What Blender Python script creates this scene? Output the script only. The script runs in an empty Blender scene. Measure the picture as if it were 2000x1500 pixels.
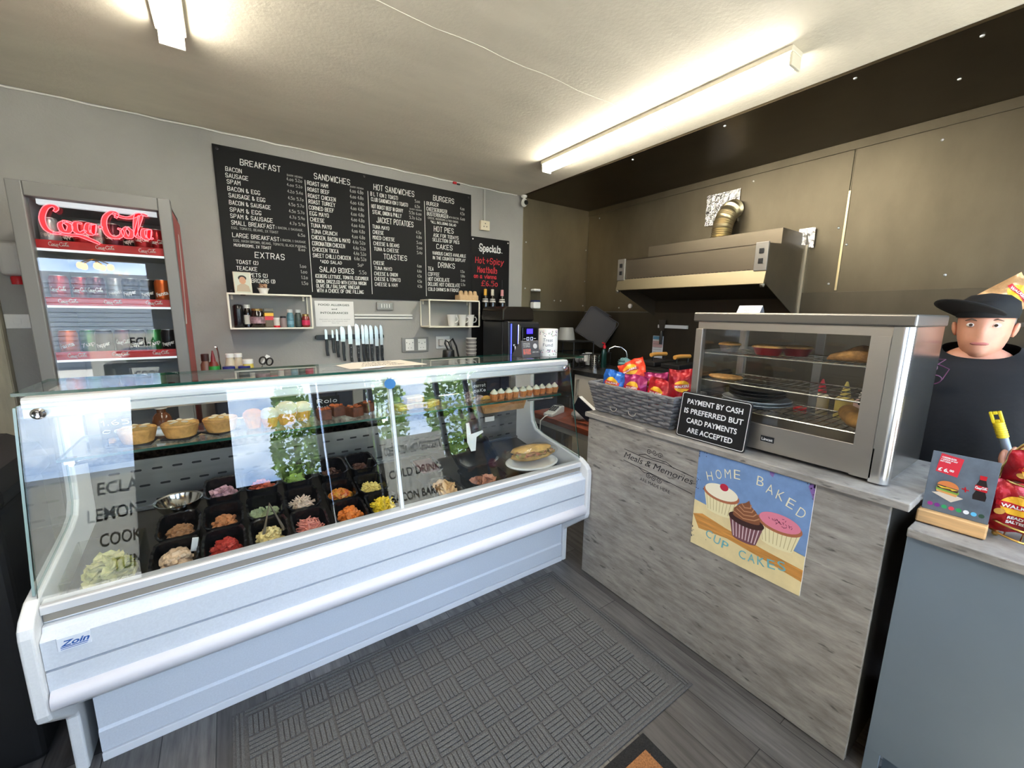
import bpy, bmesh, math, random
from mathutils import Vector, Matrix, Euler, noise as mnoise
D = bpy.data; SC = bpy.context.scene; COL = SC.collection
PI = math.pi; RNG = random.Random(7)
R3 = ((0.82187938, -0.569477, 0.0144994), (-0.08648741, -0.14989692, -0.98491159), (0.56305791, 0.80822451, -0.17244978))

# ---------------------------------------------------------------- camera, sky, exposure
cd = D.cameras.new('camera'); cam = D.objects.new('camera', cd); COL.objects.link(cam)
cd.sensor_fit = 'HORIZONTAL'; cd.sensor_width = 36.0; cd.lens = 794.85 / 2000 * 36.0; cd.clip_start = 0.02
r, d_, f_ = (Vector(v) for v in R3)
m = Matrix((r, -d_, -f_)).transposed().to_4x4(); m.translation = (0, 0, 1.48); cam.matrix_world = m
SC.camera = cam
SC.view_settings.view_transform = 'Standard'; SC.view_settings.look = 'None'
SC.view_settings.gamma = 1.0; SC.view_settings.use_curve_mapping = False
SC.view_settings.exposure = 1.0
SKY = 9.0           # brightness of the clouded sky outside
TUBE = 34.0         # LED tube emission
w = D.worlds.new('sky'); SC.world = w; w.use_nodes = True
nt = w.node_tree; nt.nodes.clear()
def N(t, ty, **k):
    n = t.nodes.new(ty)
    for a, b in k.items():
        if a.startswith('i_'):
            n.inputs[a[2:].replace('_', ' ')].default_value = b
        else: setattr(n, a, b)
    return n
tc = N(nt, 'ShaderNodeTexCoord'); mp = N(nt, 'ShaderNodeMapping'); mp.inputs['Scale'].default_value = (1.6, 1.6, 4.5)
mp.inputs['Location'].default_value = (3.3, 1.7, 0.4)
nz = N(nt, 'ShaderNodeTexNoise', i_Scale=2.2, i_Detail=8.0, i_Roughness=0.55)
rp = N(nt, 'ShaderNodeValToRGB'); e = rp.color_ramp.elements
e[0].position = 0.42; e[0].color = (0.24, 0.36, 0.60, 1); e[1].position = 0.68; e[1].color = (0.93, 1.0, 1.08, 1)
bg = N(nt, 'ShaderNodeBackground', i_Strength=SKY); wo = N(nt, 'ShaderNodeOutputWorld')
for a, b in ((tc.outputs['Generated'], mp.inputs[0]), (mp.outputs[0], nz.inputs[0]), (nz.outputs[0], rp.inputs[0]), (rp.outputs[0], bg.inputs[0]), (bg.outputs[0], wo.inputs[0])): nt.links.new(a, b)
SC.cycles.max_bounces = 10; SC.cycles.diffuse_bounces = 4; SC.cycles.glossy_bounces = 4
SC.cycles.transparent_max_bounces = 24; SC.cycles.transmission_bounces = 6
SC.cycles.caustics_reflective = False; SC.cycles.caustics_refractive = False
SC.cycles.sample_clamp_indirect = 6.0
sun = D.lights.new('sun', 'SUN'); sun.energy = 65.0; sun.angle = .01; sun.color = (1.0, .97, .92)
so = D.objects.new('sun', sun); COL.objects.link(so); so.rotation_euler = Vector((.06, -.255, .965)).to_track_quat('Z', 'Y').to_euler()
def portal(name, x, z, y, sx, sz):
    l = D.lights.new(name, 'AREA'); l.shape = 'RECTANGLE'; l.size = sx; l.size_y = sz; l.cycles.is_portal = True
    o = D.objects.new(name, l); COL.objects.link(o); o.location = (x, y, z); o.rotation_euler = (PI / 2, 0, 0)
portal('window_portal', -1.02, 1.175, -0.56, 0.8, 1.55)
portal('window_portal', 1.3, 1.22, -0.56, 2.8, 2.36)

# ---------------------------------------------------------------- materials
def lin(c):
    return tuple(((v / 255) / 12.92 if v / 255 <= .04045 else ((v / 255 + .055) / 1.055) ** 2.4) for v in c)
MATS = {}
def mat(name, col=(128, 128, 128), rough=.5, metal=0., noise=None, bump=None, emit=0., coat=0., spec=.5, alpha=1., trans=0., aniso=None, sss=0.):
    """noise=(scale, amount, stretch_xyz); bump=(scale, strength, stretch_xyz)"""
    if name in MATS: return MATS[name]
    m = D.materials.new(name); MATS[name] = m; m.use_nodes = True; t = m.node_tree
    p = t.nodes['Principled BSDF']; c = lin(col)
    p.inputs['Base Color'].default_value = (*c, 1); p.inputs['Roughness'].default_value = rough
    p.inputs['Metallic'].default_value = metal; p.inputs['Specular IOR Level'].default_value = spec
    p.inputs['Coat Weight'].default_value = coat; p.inputs['Coat Roughness'].default_value = .08
    p.inputs['Alpha'].default_value = alpha; p.inputs['Transmission Weight'].default_value = trans
    if sss: p.inputs['Subsurface Weight'].default_value = sss; p.inputs['Subsurface Radius'].default_value = (.01, .004, .002)
    if emit: p.inputs['Emission Color'].default_value = (*c, 1); p.inputs['Emission Strength'].default_value = emit
    if noise or bump:
        tc = N(t, 'ShaderNodeTexCoord')
    def nzn(sc, st, det=6):
        mp = N(t, 'ShaderNodeMapping'); mp.inputs['Scale'].default_value = st
        n = N(t, 'ShaderNodeTexNoise', i_Scale=sc, i_Detail=float(det), i_Roughness=.6)
        t.links.new(tc.outputs['Object'], mp.inputs[0]); t.links.new(mp.outputs[0], n.inputs[0]); return n
    if noise:
        st = noise[2] if len(noise) > 2 else (1, 1, 1); n = nzn(noise[0], st); a = noise[1]
        rp = N(t, 'ShaderNodeValToRGB'); e = rp.color_ramp.elements
        c2 = lin(noise[3]) if len(noise) > 3 else None
        e[0].position = .34; e[0].color = (*[max(0, v * (1 - a)) for v in c], 1)
        e[1].position = .68; e[1].color = (*(c2 or [v * (1 + a) for v in c]), 1)
        t.links.new(n.outputs[0], rp.inputs[0]); t.links.new(rp.outputs[0], p.inputs['Base Color'])
    if bump:
        st = bump[2] if len(bump) > 2 else (1, 1, 1); n = nzn(bump[0], st, 4)
        b = N(t, 'ShaderNodeBump', i_Strength=bump[1], i_Distance=.01)
        t.links.new(n.outputs[0], b.inputs['Height']); t.links.new(b.outputs[0], p.inputs['Normal'])
    return m
def glass(name, tint=(1, 1, 1), ior=1.5, rough=0.0):
    if name in MATS: return MATS[name]
    m = D.materials.new(name); MATS[name] = m; m.use_nodes = True; t = m.node_tree; t.nodes.clear()
    g = N(t, 'ShaderNodeNewGeometry'); mx = N(t, 'ShaderNodeMix', data_type='FLOAT')
    mx.inputs[2].default_value = ior; mx.inputs[3].default_value = 1 / ior
    fr = N(t, 'ShaderNodeFresnel'); tr = N(t, 'ShaderNodeBsdfTransparent'); tr.inputs[0].default_value = (*tint, 1)
    gl = N(t, 'ShaderNodeBsdfGlossy'); gl.inputs['Roughness'].default_value = rough; ms = N(t, 'ShaderNodeMixShader'); o = N(t, 'ShaderNodeOutputMaterial')
    for a, b in ((g.outputs['Backfacing'], mx.inputs[0]), (mx.outputs[0], fr.inputs[0]), (fr.outputs[0], ms.inputs[0]), (tr.outputs[0], ms.inputs[1]), (gl.outputs[0], ms.inputs[2]), (ms.outputs[0], o.inputs[0])): t.links.new(a, b)
    return m
def translucent(name, col, f=.5):
    m = D.materials.new(name); MATS[name] = m; m.use_nodes = True; t = m.node_tree; t.nodes.clear(); c = (*lin(col), 1)
    a = N(t, 'ShaderNodeBsdfDiffuse'); b = N(t, 'ShaderNodeBsdfTranslucent'); a.inputs[0].default_value = c; b.inputs[0].default_value = c
    ms = N(t, 'ShaderNodeMixShader'); ms.inputs[0].default_value = f; o = N(t, 'ShaderNodeOutputMaterial')
    for x, y in ((a.outputs[0], ms.inputs[1]), (b.outputs[0], ms.inputs[2]), (ms.outputs[0], o.inputs[0])): t.links.new(x, y)
    return m

GLASS = glass('clear_glass', (.97, .985, .98)); DGLASS = glass('display_glass', (.975, .99, .985), 1.52)
PLASTIC = glass('clear_plastic', (.93, .94, .94), 1.45, .05)
BLACK = mat('black_plastic', (18, 18, 19), .35); MATTE = mat('matte_black', (14, 14, 15), .75)
WHITE = mat('white_plastic', (228, 226, 220), .4); CHROME = mat('chrome', (215, 215, 215), .12, 1.)
STEEL = mat('brushed_steel', (160, 153, 140), .3, 1., (40, .12, (1, 1, .04)))
ENAMEL = mat('white_enamel', (208, 213, 219), .35, 0, (180, .05))
ALU = mat('aluminium', (205, 205, 203), .38, 1.)
GREEN_EDGE = mat('green_glass_edge', (18, 70, 58), .15, spec=.6)
INK = mat('black_ink', (22, 22, 24), .7); PAPER = mat('white_paper', (232, 230, 226), .8); CHALK = mat('white_chalk', (232, 232, 226), .9)
RED = mat('red_gloss', (190, 20, 32), .35); YEL = mat('yellow_print', (236, 178, 40), .45); GOLD = mat('gold_wire', (200, 165, 95), .3, 1.)

# ---------------------------------------------------------------- mesh building
class MB:
    def __init__(s): s.bm = bmesh.new(); s.mats = []
    def face(s, pts, mi=0):
        try:
            f = s.bm.faces.new([s.bm.verts.new(p) for p in pts]); f.material_index = mi; return f
        except ValueError: pass
    def box(s, x0, x1, y0, y1, z0, z1, mi=0, rot=None, piv=None):
        v = [Vector((x, y, z)) for x in (x0, x1) for y in (y0, y1) for z in (z0, z1)]
        if rot is not None:
            pv = Vector(piv) if piv else Vector(((x0 + x1) / 2, (y0 + y1) / 2, (z0 + z1) / 2)); mt = Euler(rot).to_matrix()
            v = [mt @ (p - pv) + pv for p in v]
        b = [s.bm.verts.new(p) for p in v]
        for q in ((0, 1, 3, 2), (4, 6, 7, 5), (0, 4, 5, 1), (2, 3, 7, 6), (0, 2, 6, 4), (1, 5, 7, 3)):
            s.bm.faces.new([b[i] for i in q]).material_index = mi
        return s
    def loft(s, rings, closed=True, caps=True, mi=0, wrap=False):
        rs = [[s.bm.verts.new(p) for p in r] for r in rings]; n = len(rs[0])
        pairs = list(zip(rs, rs[1:])) + ([(rs[-1], rs[0])] if wrap else [])
        for a, b in pairs:
            for i in range(n if closed else n - 1):
                j = (i + 1) % n
                try: s.bm.faces.new((a[i], a[j], b[j], b[i])).material_index = mi
                except ValueError: pass
        if caps and not wrap and closed:
            for r in (rs[0][::-1], rs[-1]):
                try: s.bm.faces.new(r).material_index = mi
                except ValueError: pass
        return s
    def prism(s, poly, axis, a, b, mi=0):
        f = {'x': lambda p, t: (t, p[0], p[1]), 'y': lambda p, t: (p[0], t, p[1]), 'z': lambda p, t: (p[0], p[1], t)}[axis]
        return s.loft([[f(p, a) for p in poly], [f(p, b) for p in poly]], mi=mi)
    def tube(s, pts, r, n=8, mi=0, wrap=False):
        P = [Vector(p) for p in pts]; rings = []; k = len(P)
        up = Vector((0, 0, 1)); prev = None
        for i, p in enumerate(P):
            if wrap: t = P[(i + 1) % k] - P[i - 1]
            else: t = P[min(i + 1, k - 1)] - P[max(i - 1, 0)]
            t.normalize()
            if prev is None:
                u = t.cross(up)
                if u.length < 1e-3: u = t.cross(Vector((1, 0, 0)))
            else: u = prev - t * prev.dot(t)
            u.normalize(); prev = u; v = t.cross(u); rr = r[i] if isinstance(r, (list, tuple)) else r
            rings.append([p + rr * (math.cos(2 * PI * j / n) * u + math.sin(2 * PI * j / n) * v) for j in range(n)])
        return s.loft(rings, mi=mi, wrap=wrap)
    def lathe(s, prof, c=(0, 0, 0), n=24, axis='z', mi=0, caps=True, sx=1, sy=1, wave=None):
        rings = []
        for r, z in prof:
            ring = []
            for j in range(n):
                a = 2 * PI * j / n; rr = r * (1 + (wave[1] * math.cos(wave[0] * a) if wave else 0))
                x, y = rr * math.cos(a) * sx, rr * math.sin(a) * sy
                ring.append({'z': (c[0] + x, c[1] + y, c[2] + z), 'y': (c[0] + x, c[1] + z, c[2] - y), 'x': (c[0] + z, c[1] + x, c[2] + y)}[axis])
            rings.append(ring)
        return s.loft(rings, caps=caps, mi=mi)
    def ball(s, c, r, n=10, mi=0, jit=0., rot=None):
        rx, ry, rz = r if isinstance(r, (tuple, list)) else (r, r, r); m = max(4, n // 2 + 1); rings = []
        mt = Euler(rot).to_matrix() if rot else None
        for i in range(1, m):
            th = PI * i / m; ring = []
            for j in range(n):
                a = 2 * PI * j / n; q = 1 + RNG.uniform(-jit, jit)
                p = Vector((rx * math.sin(th) * math.cos(a) * q, ry * math.sin(th) * math.sin(a) * q, -rz * math.cos(th) * q))
                ring.append((mt @ p if mt else p) + Vector(c))
            rings.append(ring)
        return s.loft(rings, mi=mi)
    def ribbon(s, pts, w, f, mi=0):
        """flat stroke along 2-D points, mapped to 3-D by f(u, v)"""
        P = [Vector(p) for p in pts]; P = [p for k, p in enumerate(P) if k == 0 or (p - P[k - 1]).length > 1e-7]
        if len(P) < 2: return s
        runs, cur = [], [P[0]]
        for k in range(1, len(P)):
            cur.append(P[k])
            if k < len(P) - 1 and (P[k] - P[k - 1]).normalized().dot((P[k + 1] - P[k]).normalized()) < -.05: runs.append(cur); cur = [P[k]]
        runs.append(cur)
        for R in runs:
            n = len(R); rows = []
            for k, p in enumerate(R):
                a = (R[k] - R[k - 1]).normalized() if k else None; b = (R[k + 1] - R[k]).normalized() if k < n - 1 else None
                t = ((a or b) + (b or a)).normalized(); q = Vector((-t.y, t.x)); m_ = 1 / max(.55, q.dot(Vector((-(b or a).y, (b or a).x)))); e_ = Vector((0, 0))
                if k == 0: e_ = -t * w * .4
                elif k == n - 1: e_ = t * w * .4
                rows.append((p + e_ + q * w / 2 * m_, p + e_ - q * w / 2 * m_))
            V = [(s.bm.verts.new(f(*l)), s.bm.verts.new(f(*r_))) for l, r_ in rows]
            for (a0, a1), (b0, b1) in zip(V, V[1:]):
                try: s.bm.faces.new((a0, a1, b1, b0)).material_index = mi
                except ValueError: pass
        return s
    def disc(s, u, v, ru, rv, f, n=20, mi=0, rot=0, a0=0, a1=2 * PI):
        pts = []
        for i in range(n):
            a = a0 + (a1 - a0) * i / (n if a1 - a0 > 6.2 else n - 1); x, y = ru * math.cos(a), rv * math.sin(a)
            pts.append(f(u + x * math.cos(rot) - y * math.sin(rot), v + x * math.sin(rot) + y * math.cos(rot)))
        s.face(pts, mi); return s
    def poly(s, pts, f, mi=0): s.face([f(*p) for p in pts], mi); return s
    def text(s, txt, f, u, v, w=None, h=None, align='l', bold=0., mi=0, shear=0., ang=0., sub=True):
        """built-in lettering mapped by f(u, v); v is the baseline, h the capital height, w the total width"""
        vs, fs, W = glyphs(txt, bold); sy = (h or .1); sx = w / W if w else sy
        ox = {'l': 0, 'c': -W * sx / 2, 'r': -W * sx}[align]; ca, sa = math.cos(ang), math.sin(ang)
        def q(p):
            x, y = ox + (p[0] + shear * p[1]) * sx, p[1] * sy
            return f(u + x * ca - y * sa, v + x * sa + y * ca)
        bv = [s.bm.verts.new(q(p)) for p in vs]
        for fc in fs:
            try: s.bm.faces.new([bv[i] for i in fc]).material_index = mi
            except ValueError: pass
        return s
    def hand(s, txt, f, u, v, w, h, lw, jit=.14, mi=0, slant=0.):
        """hand-lettered strokes"""
        x = 0; st = []
        for ch in txt:
            if ch == ' ': x += 3.2; continue
            g = STROKES.get(ch) or STROKES.get(ch.upper()) or '00 40'
            pp = [[(int(a[0]), int(a[1]) if a[1] != '-' else -int(a[2])) for a in k.split()] for k in g.split('|')]
            wd = max(a[0] for k in pp for a in k)
            for k in pp: st.append([(x + a[0] + RNG.uniform(-jit, jit), a[1] + RNG.uniform(-jit, jit)) for a in k])
            x += wd + 1.9
        k = w / max(1, x - 1.9)
        for p in st: s.ribbon([(u + (a + slant * b) * k, v + b * h / 6) for a, b in p], lw, f, mi)
        return s
    def build(s, name, mats, parent=None, smooth=False, bevel=0., world=False, loc=None, seg=2, sub=0, flip=True, angle=40):
        if flip: bmesh.ops.recalc_face_normals(s.bm, faces=s.bm.faces)
        off = None
        if world and parent is not None:
            q = parent; off = Vector((0, 0, 0))
            while q is not None: off += q.location; q = q.parent
        elif loc is not None and world: off = Vector(loc)
        if off is not None: bmesh.ops.translate(s.bm, vec=-off, verts=s.bm.verts)
        me = D.meshes.new(name); s.bm.to_mesh(me); s.bm.free()
        for m_ in (mats if isinstance(mats, (list, tuple)) else [mats]): me.materials.append(m_)
        o = D.objects.new(name, me); COL.objects.link(o)
        if parent is not None: o.parent = parent
        elif loc is not None: o.location = loc
        if smooth:
            for p in me.polygons: p.use_smooth = True
            if smooth != 'all':
                try: me.set_sharp_from_angle(angle=math.radians(angle))
                except Exception: pass
        if bevel:
            b = o.modifiers.new('bevel', 'BEVEL'); b.width = bevel; b.segments = seg; b.limit_method = 'ANGLE'; b.angle_limit = math.radians(40)
        if sub:
            b = o.modifiers.new('sub', 'SUBSURF'); b.levels = sub; b.render_levels = sub
        return o
GC = {}
def glyphs(txt, bold):
    k = (txt, bold)
    if k in GC: return GC[k]
    c = D.curves.new('t', 'FONT'); c.body = txt; c.size = 1; c.offset = bold; c.resolution_u = 3; c.fill_mode = 'FRONT'
    o = D.objects.new('t', c); COL.objects.link(o)
    dg = bpy.context.evaluated_depsgraph_get(); dg.update(); ev = o.evaluated_get(dg); me = ev.to_mesh()
    vs = [(v.co.x, v.co.y) for v in me.vertices]; fs = [tuple(p.vertices) for p in me.polygons]; ev.to_mesh_clear()
    D.objects.remove(o); D.curves.remove(c)
    if not vs: vs = [(0, 0)]; fs = []
    x0 = min(v[0] for v in vs); cap = .73
    vs = [((a - x0) / cap, b / cap) for a, b in vs]; GC[k] = (vs, fs, max(v[0] for v in vs) or 1); return GC[k]
STROKES = {'A': '00 26 40|12 32', 'B': '00 06 36 45 44 33 03|33 42 41 30 00', 'C': '45 36 16 05 01 10 30 41', 'D': '00 06 26 44 42 20 00', 'E': '46 06 00 40|03 33', 'F': '00 06 46|03 33', 'G': '45 36 16 05 01 10 30 41 42 22', 'H': '00 06|40 46|03 43', 'I': '00 06', 'J': '46 41 30 10 01', 'K': '00 06|46 03 40', 'L': '06 00 40', 'M': '00 06 23 46 40', 'N': '00 06 40 46', 'O': '16 05 01 10 30 41 45 36 16', 'P': '00 06 36 45 44 33 03', 'Q': '16 05 01 10 30 41 45 36 16|22 40', 'R': '00 06 36 45 44 33 03|23 40', 'S': '45 36 16 05 04 13 33 42 41 30 10 01', 'T': '06 46|26 20', 'U': '06 01 10 30 41 46', 'V': '06 20 46', 'W': '06 10 24 30 46', 'X': '06 40|00 46', 'Y': '06 23 46|23 20', 'Z': '06 46 00 40', '0': '14 03 01 10 20 31 33 24 14', '1': '05 16 10', '2': '05 16 25 24 00 30', '3': '05 16 25 24 13 22 21 10 01', '4': '20 26 02 32', '5': '36 06 04 24 33 31 20 00', '6': '26 04 01 10 20 31 32 23 02', '7': '06 36 10', '8': '13 04 05 16 26 35 34 23 13 02 01 10 20 31 32 23', '9': '33 13 04 05 16 26 35 33 20', '&': '40 04 05 16 25 24 02 01 10 20 42', '.': '00 01', ',': '10 0-1', '/': '00 26', '(': '16 04 02 10', ')': '06 14 12 00', '*': '04 26|06 24|15 13', '+': '13 53|35 31', '£': '45 36 26 15 10|00 40|03 33',
 'a': '34 14 03 01 10 20 33|34 31 40', 'b': '06 00|00 20 31 33 24 03', 'c': '33 24 14 03 01 10 20 31', 'e': '02 32 33 24 14 03 01 10 20 31', 'i': '04 00|05 06', 'l': '06 00', 'o': '14 03 01 10 20 31 33 24 14', 'p': '04 0-2|03 14 24 33 31 20 00', 's': '33 24 04 13 22 31 20 00', 't': '16 11 20 30|04 34', 'y': '04 20|44 0-2', 'n': '00 04|03 14 24 33 30', 'v': '04 20 44', 'r': '00 04|03 14 24'}
def XZ(y, x0=0., z0=0.): return lambda u, v: (x0 + u, y, z0 + v)
def YZ(x, y0=0., z0=0., s=-1): return lambda u, v: (x, y0 + s * u, z0 + v)
def XY(z): return lambda u, v: (u, v, z)

# ---------------------------------------------------------------- naming
def tag(o, label=None, cat=None, group=None, kind=None):
    for k, v in (('label', label), ('category', cat), ('group', group), ('kind', kind)):
        if v: o[k] = v
    return o
def thing(name, label, cat, loc=(0, 0, 0), rz=0., group=None, rot=None):
    o = D.objects.new(name, None); COL.objects.link(o); o.location = loc; o.empty_display_size = .05
    o.rotation_euler = rot or (0, 0, rz); return tag(o, label, cat, group)
def single(o, label, cat, group=None, kind=None): return tag(o, label, cat, group, kind)
def struct(o): o['kind'] = 'structure'; return o
def kids(o): return [c for c in D.objects if c.parent == o]
def dup(o, loc, label, group=None, rz=None, rot=None, parts=None):
    if parts is None: parts = [(c, kids(c)) for c in kids(o)]
    r = o.copy(); COL.objects.link(r); r.location = loc
    if rz is not None: r.rotation_euler = (0, 0, rz)
    if rot is not None: r.rotation_euler = rot
    r['label'] = label
    if group: r['group'] = group
    for c, sub in parts:
        n = c.copy(); COL.objects.link(n); n.parent = r
        for g in sub: h = g.copy(); COL.objects.link(h); h.parent = n
    return r

# ================================================================ SETTING
BW, RX, CZ, FY = 3.05, 3.02, 2.48, -0.5      # back wall, right wall, ceiling, front wall
PAINT = mat('grey_wall_paint', (157, 155, 150), .75, 0, (3, .05), (90, .12))
def wood_planks():
    m = D.materials.new('grey_plank_floor'); m.use_nodes = True; t = m.node_tree; p = t.nodes['Principled BSDF']
    tc = N(t, 'ShaderNodeTexCoord'); mp = N(t, 'ShaderNodeMapping'); mp.inputs['Rotation'].default_value = (0, 0, PI / 2)
    br = N(t, 'ShaderNodeTexBrick', offset=.37); br.inputs['Scale'].default_value = 1.0
    br.inputs['Brick Width'].default_value = 1.25; br.inputs['Row Height'].default_value = .155; br.inputs['Mortar Size'].default_value = .0015
    br.inputs['Color1'].default_value = (*lin((76, 72, 69)), 1); br.inputs['Color2'].default_value = (*lin((124, 120, 116)), 1); br.inputs['Mortar'].default_value = (*lin((40, 38, 37)), 1)
    mp2 = N(t, 'ShaderNodeMapping'); mp2.inputs['Scale'].default_value = (22, 1.6, 1)
    nz = N(t, 'ShaderNodeTexNoise', i_Scale=2.0, i_Detail=8.0, i_Roughness=.65)
    rp = N(t, 'ShaderNodeValToRGB'); rp.color_ramp.elements[0].position = .3; rp.color_ramp.elements[0].color = (.36, .36, .36, 1); rp.color_ramp.elements[1].position = .7; rp.color_ramp.elements[1].color = (1.15, 1.15, 1.15, 1)
    mx = N(t, 'ShaderNodeMix', data_type='RGBA', blend_type='MULTIPLY'); mx.inputs[0].default_value = 1
    for a, b in ((tc.outputs['Object'], mp.inputs[0]), (mp.outputs[0], br.inputs[0]), (tc.outputs['Object'], mp2.inputs[0]), (mp2.outputs[0], nz.inputs[0]), (nz.outputs[0], rp.inputs[0]), (br.outputs[0], mx.inputs[6]), (rp.outputs[0], mx.inputs[7]), (mx.outputs[2], p.inputs['Base Color'])): t.links.new(a, b)
    p.inputs['Roughness'].default_value = .42; return m
struct(MB().box(-2.0, 3.12, FY - .15, 3.15, -.1, 0).build('floor', wood_planks()))
struct(MB().box(-2.0, 3.12, FY - .15, 3.15, CZ, CZ + .1).build('ceiling', mat('ceiling_paint', (214, 206, 188), .7, 0, (2.2, .06, (1, 2.5, 1)), (60, .15))))
struct(MB().box(-2.0, 3.12, BW, BW + .1, 0, CZ).build('wall_back', PAINT))
struct(MB().box(RX, RX + .1, FY, BW, 0, CZ).build('wall_right', mat('plaster', (150, 148, 140), .8)))
struct(MB().box(-2.1, -2.0, FY, BW, 0, CZ).build('wall_left', PAINT))
# front wall of the shop: piers, sills, lintel; unseen middle pier added to darken the glass reflection
b = MB(); y0, y1 = FY - .15, FY
b.box(-2.0, -1.42, y0, y1, 0, CZ).box(-.58, -.09, y0, y1, 0, CZ).box(2.72, 3.02, y0, y1, 0, CZ).box(-1.42, -.58, y0, y1, 0, .4).box(-1.42, -.58, y0, y1, 1.95, CZ).box(-.09, 2.72, y0, y1, 2.38, CZ).box(-.09, .6, y0, y1, 0, .93)
struct(b.build('wall_front', mat('wall_with_added_pier', (62, 62, 66), .7)))
FRAME = mat('dark_window_frame', (70, 74, 78), .4)
def window(n, x0, x1, z0, z1, posts=()):
    f = MB(); y = FY - .08
    for a, c in ((x0, x0 + .04), (x1 - .04, x1)) + tuple((p - .02, p + .02) for p in posts): f.box(a, c, y - .025, y + .025, z0, z1)
    f.box(x0, x1, y - .025, y + .025, z0, z0 + .04).box(x0, x1, y - .025, y + .025, z1 - .04, z1)
    o = f.build('window_%d' % n, FRAME); struct(o)
    MB().box(x0 + .04, x1 - .04, y - .003, y + .003, z0 + .04, z1 - .04).build('pane', GLASS, o)
window(1, -1.42, -.58, .4, 1.95); window(2, -.09, .6, .93, 2.38)
window(3, 1.04, 2.72, .04, 2.38, (1.74, 2.09))
b = MB().box(.62, 1.02, FY - .1, FY - .06, 0, 2.38); 
for k in range(3): b.box(.68 + .12 * k, .71 + .12 * k, FY - .06, FY - .045, .1, 2.3)
d1 = struct(b.build('door_2', mat('dark_door', (44, 44, 48), .4)))
MB().tube([(.97, FY - .06, 1.0), (.97, FY - .01, 1.0), (.97, FY - .01, 1.3), (.97, FY - .06, 1.3)], .01).build('door_handle', CHROME, d1)
# papers in the shop windows, lettered to be read from the street
PT = translucent('backlit_paper', (186, 183, 174), .55)
OUT = lambda y: (lambda u, v: (u, y, v))
def poster(x0, x1, z0, z1, rows, label, h, al='c'):
    p = thing('window_poster', label, 'poster', ((x0 + x1) / 2, FY - .074, z0)); yy = FY - .0745
    MB().poly([(x0, z0), (x1, z0), (x1, z1), (x0, z1)], XZ(yy)).build('sheet', PT, p, world=True)
    n = len(rows)
    for i, s in enumerate(rows): MB().text(s, OUT(yy + .0012), (x0 + x1) / 2 if al == 'c' else x1 - .015, z1 - (i + .72) * (z1 - z0) / n, w=min((x1 - x0) * .92, len(s) * h * .62), h=h, align=al, bold=.02).build('lettering', INK, p, world=True)
poster(-1.12, -.59, .54, 1.22, ['ECLA', 'LEMON', 'COOK', 'TUN'], 'white paper poster listing cakes in the left front window', .085, 'r')
poster(1.08, 1.70, .28, 1.16, ['COFFEE - TEA - HOT CHOCOLATE', 'COLD DRINKS', 'BACON BARMS -', 'SAUSAGE ROLLS'], 'white paper poster listing hot drinks in the right front window', .08)
# back-wall door frame at the far left
b = MB().box(-1.72, -.887, BW - .04, BW, 0, 2.1)
for k in range(5): b.box(-1.70 + .165 * k, -1.55 + .165 * k, BW - .045, BW - .04, .05, 2.05)
struct(b.build('door_1', mat('beige_door_paint', (172, 164, 142), .6, 0, (9, .15, (3, 3, .5))), bevel=.004))
# stainless cladding of the cooking corner
CLAD = mat('stainless_cladding', (106, 98, 82), .5, 1., (2.5, .16, (1, 1, .5)), (130, .04, (1, 1, .04)))
def sheet(n, *boxes, m=CLAD):
    b = MB()
    for q in boxes: b.box(*q)
    return struct(b.build('trim_%d' % n, m, bevel=.0015))
sheet(1, (2.215, RX - .006, BW - .006, BW, 1.505, CZ - .012), m=mat('brightened_back_steel', (150, 139, 116), .5, 1., (2.5, .16, (1, 1, .5)), (130, .04, (1, 1, .04))))  # same steel as CLAD, its brighter reflection put into a lighter colour
sheet(2, (2.215, RX - .012, BW - .012, BW, 0, 1.503))
sheet(3, (RX - .008, RX, .955, BW - .008, 1.505, CZ - .06))
sheet(4, (RX - .008, RX, FY, .95, 1.505, CZ - .06), (RX - .01, RX, .947, .953, 1.5, CZ - .06))
sheet(5, (RX - .03, RX - .009, 1.12, BW - .013, 0, 1.50), (RX - .03, RX - .009, FY, 1.12, 0, 1.63), m=mat('dark_stainless', (92, 86, 74), .45, 1., (3, .15, (1, 1, .4))))
sheet(11, (RX - .014, RX - .01, .944, .956, 1.64, 2.20), m=mat('seam_steel', (200, 182, 140), .4, 1.))
sheet(6, (2.19, RX, FY, BW, CZ - .012, CZ), m=mat('dark_reflection_steel', (72, 64, 50), .34, 1., (2, .2)))  # dark reflection of the floor put into the steel colour
sheet(7, (RX - .012, RX, FY, BW, CZ - .06, CZ - .012))
b = MB()
for i in range(5):
    for (yy, zz) in ((BW - .03 - .0, 0),): pass
for y_, z_ in ((2.6, 1.54), (2.2, 1.56), (2.9, 2.38), (1.5, 2.38), (.98, 2.0), (.93, 1.9), (.6, 2.36), (.99, 1.68), (.5, 1.7)): b.lathe([(.007, 0), (.006, -.004), (.002, -.006)], (RX - .008, y_, z_), 8, 'x')
for x_, z_ in ((2.25, 2.1), (2.25, 1.7), (2.99, 2.1), (2.99, 1.8), (2.6, 1.6), (2.68, 1.6), (2.98, 1.56)): b.lathe([(.007, 0), (.006, -.004), (.002, -.006)], (x_, BW - .006, z_), 8, 'y')
for x_, y_ in ((2.25, 1.9), (2.25, 1.3), (2.25, .75), (2.28, .4), (2.6, .5)): b.lathe([(.007, 0), (.006, -.004), (.002, -.006)], (x_, y_, CZ - .012), 8)
struct(b.build('trim_8', ALU))
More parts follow.
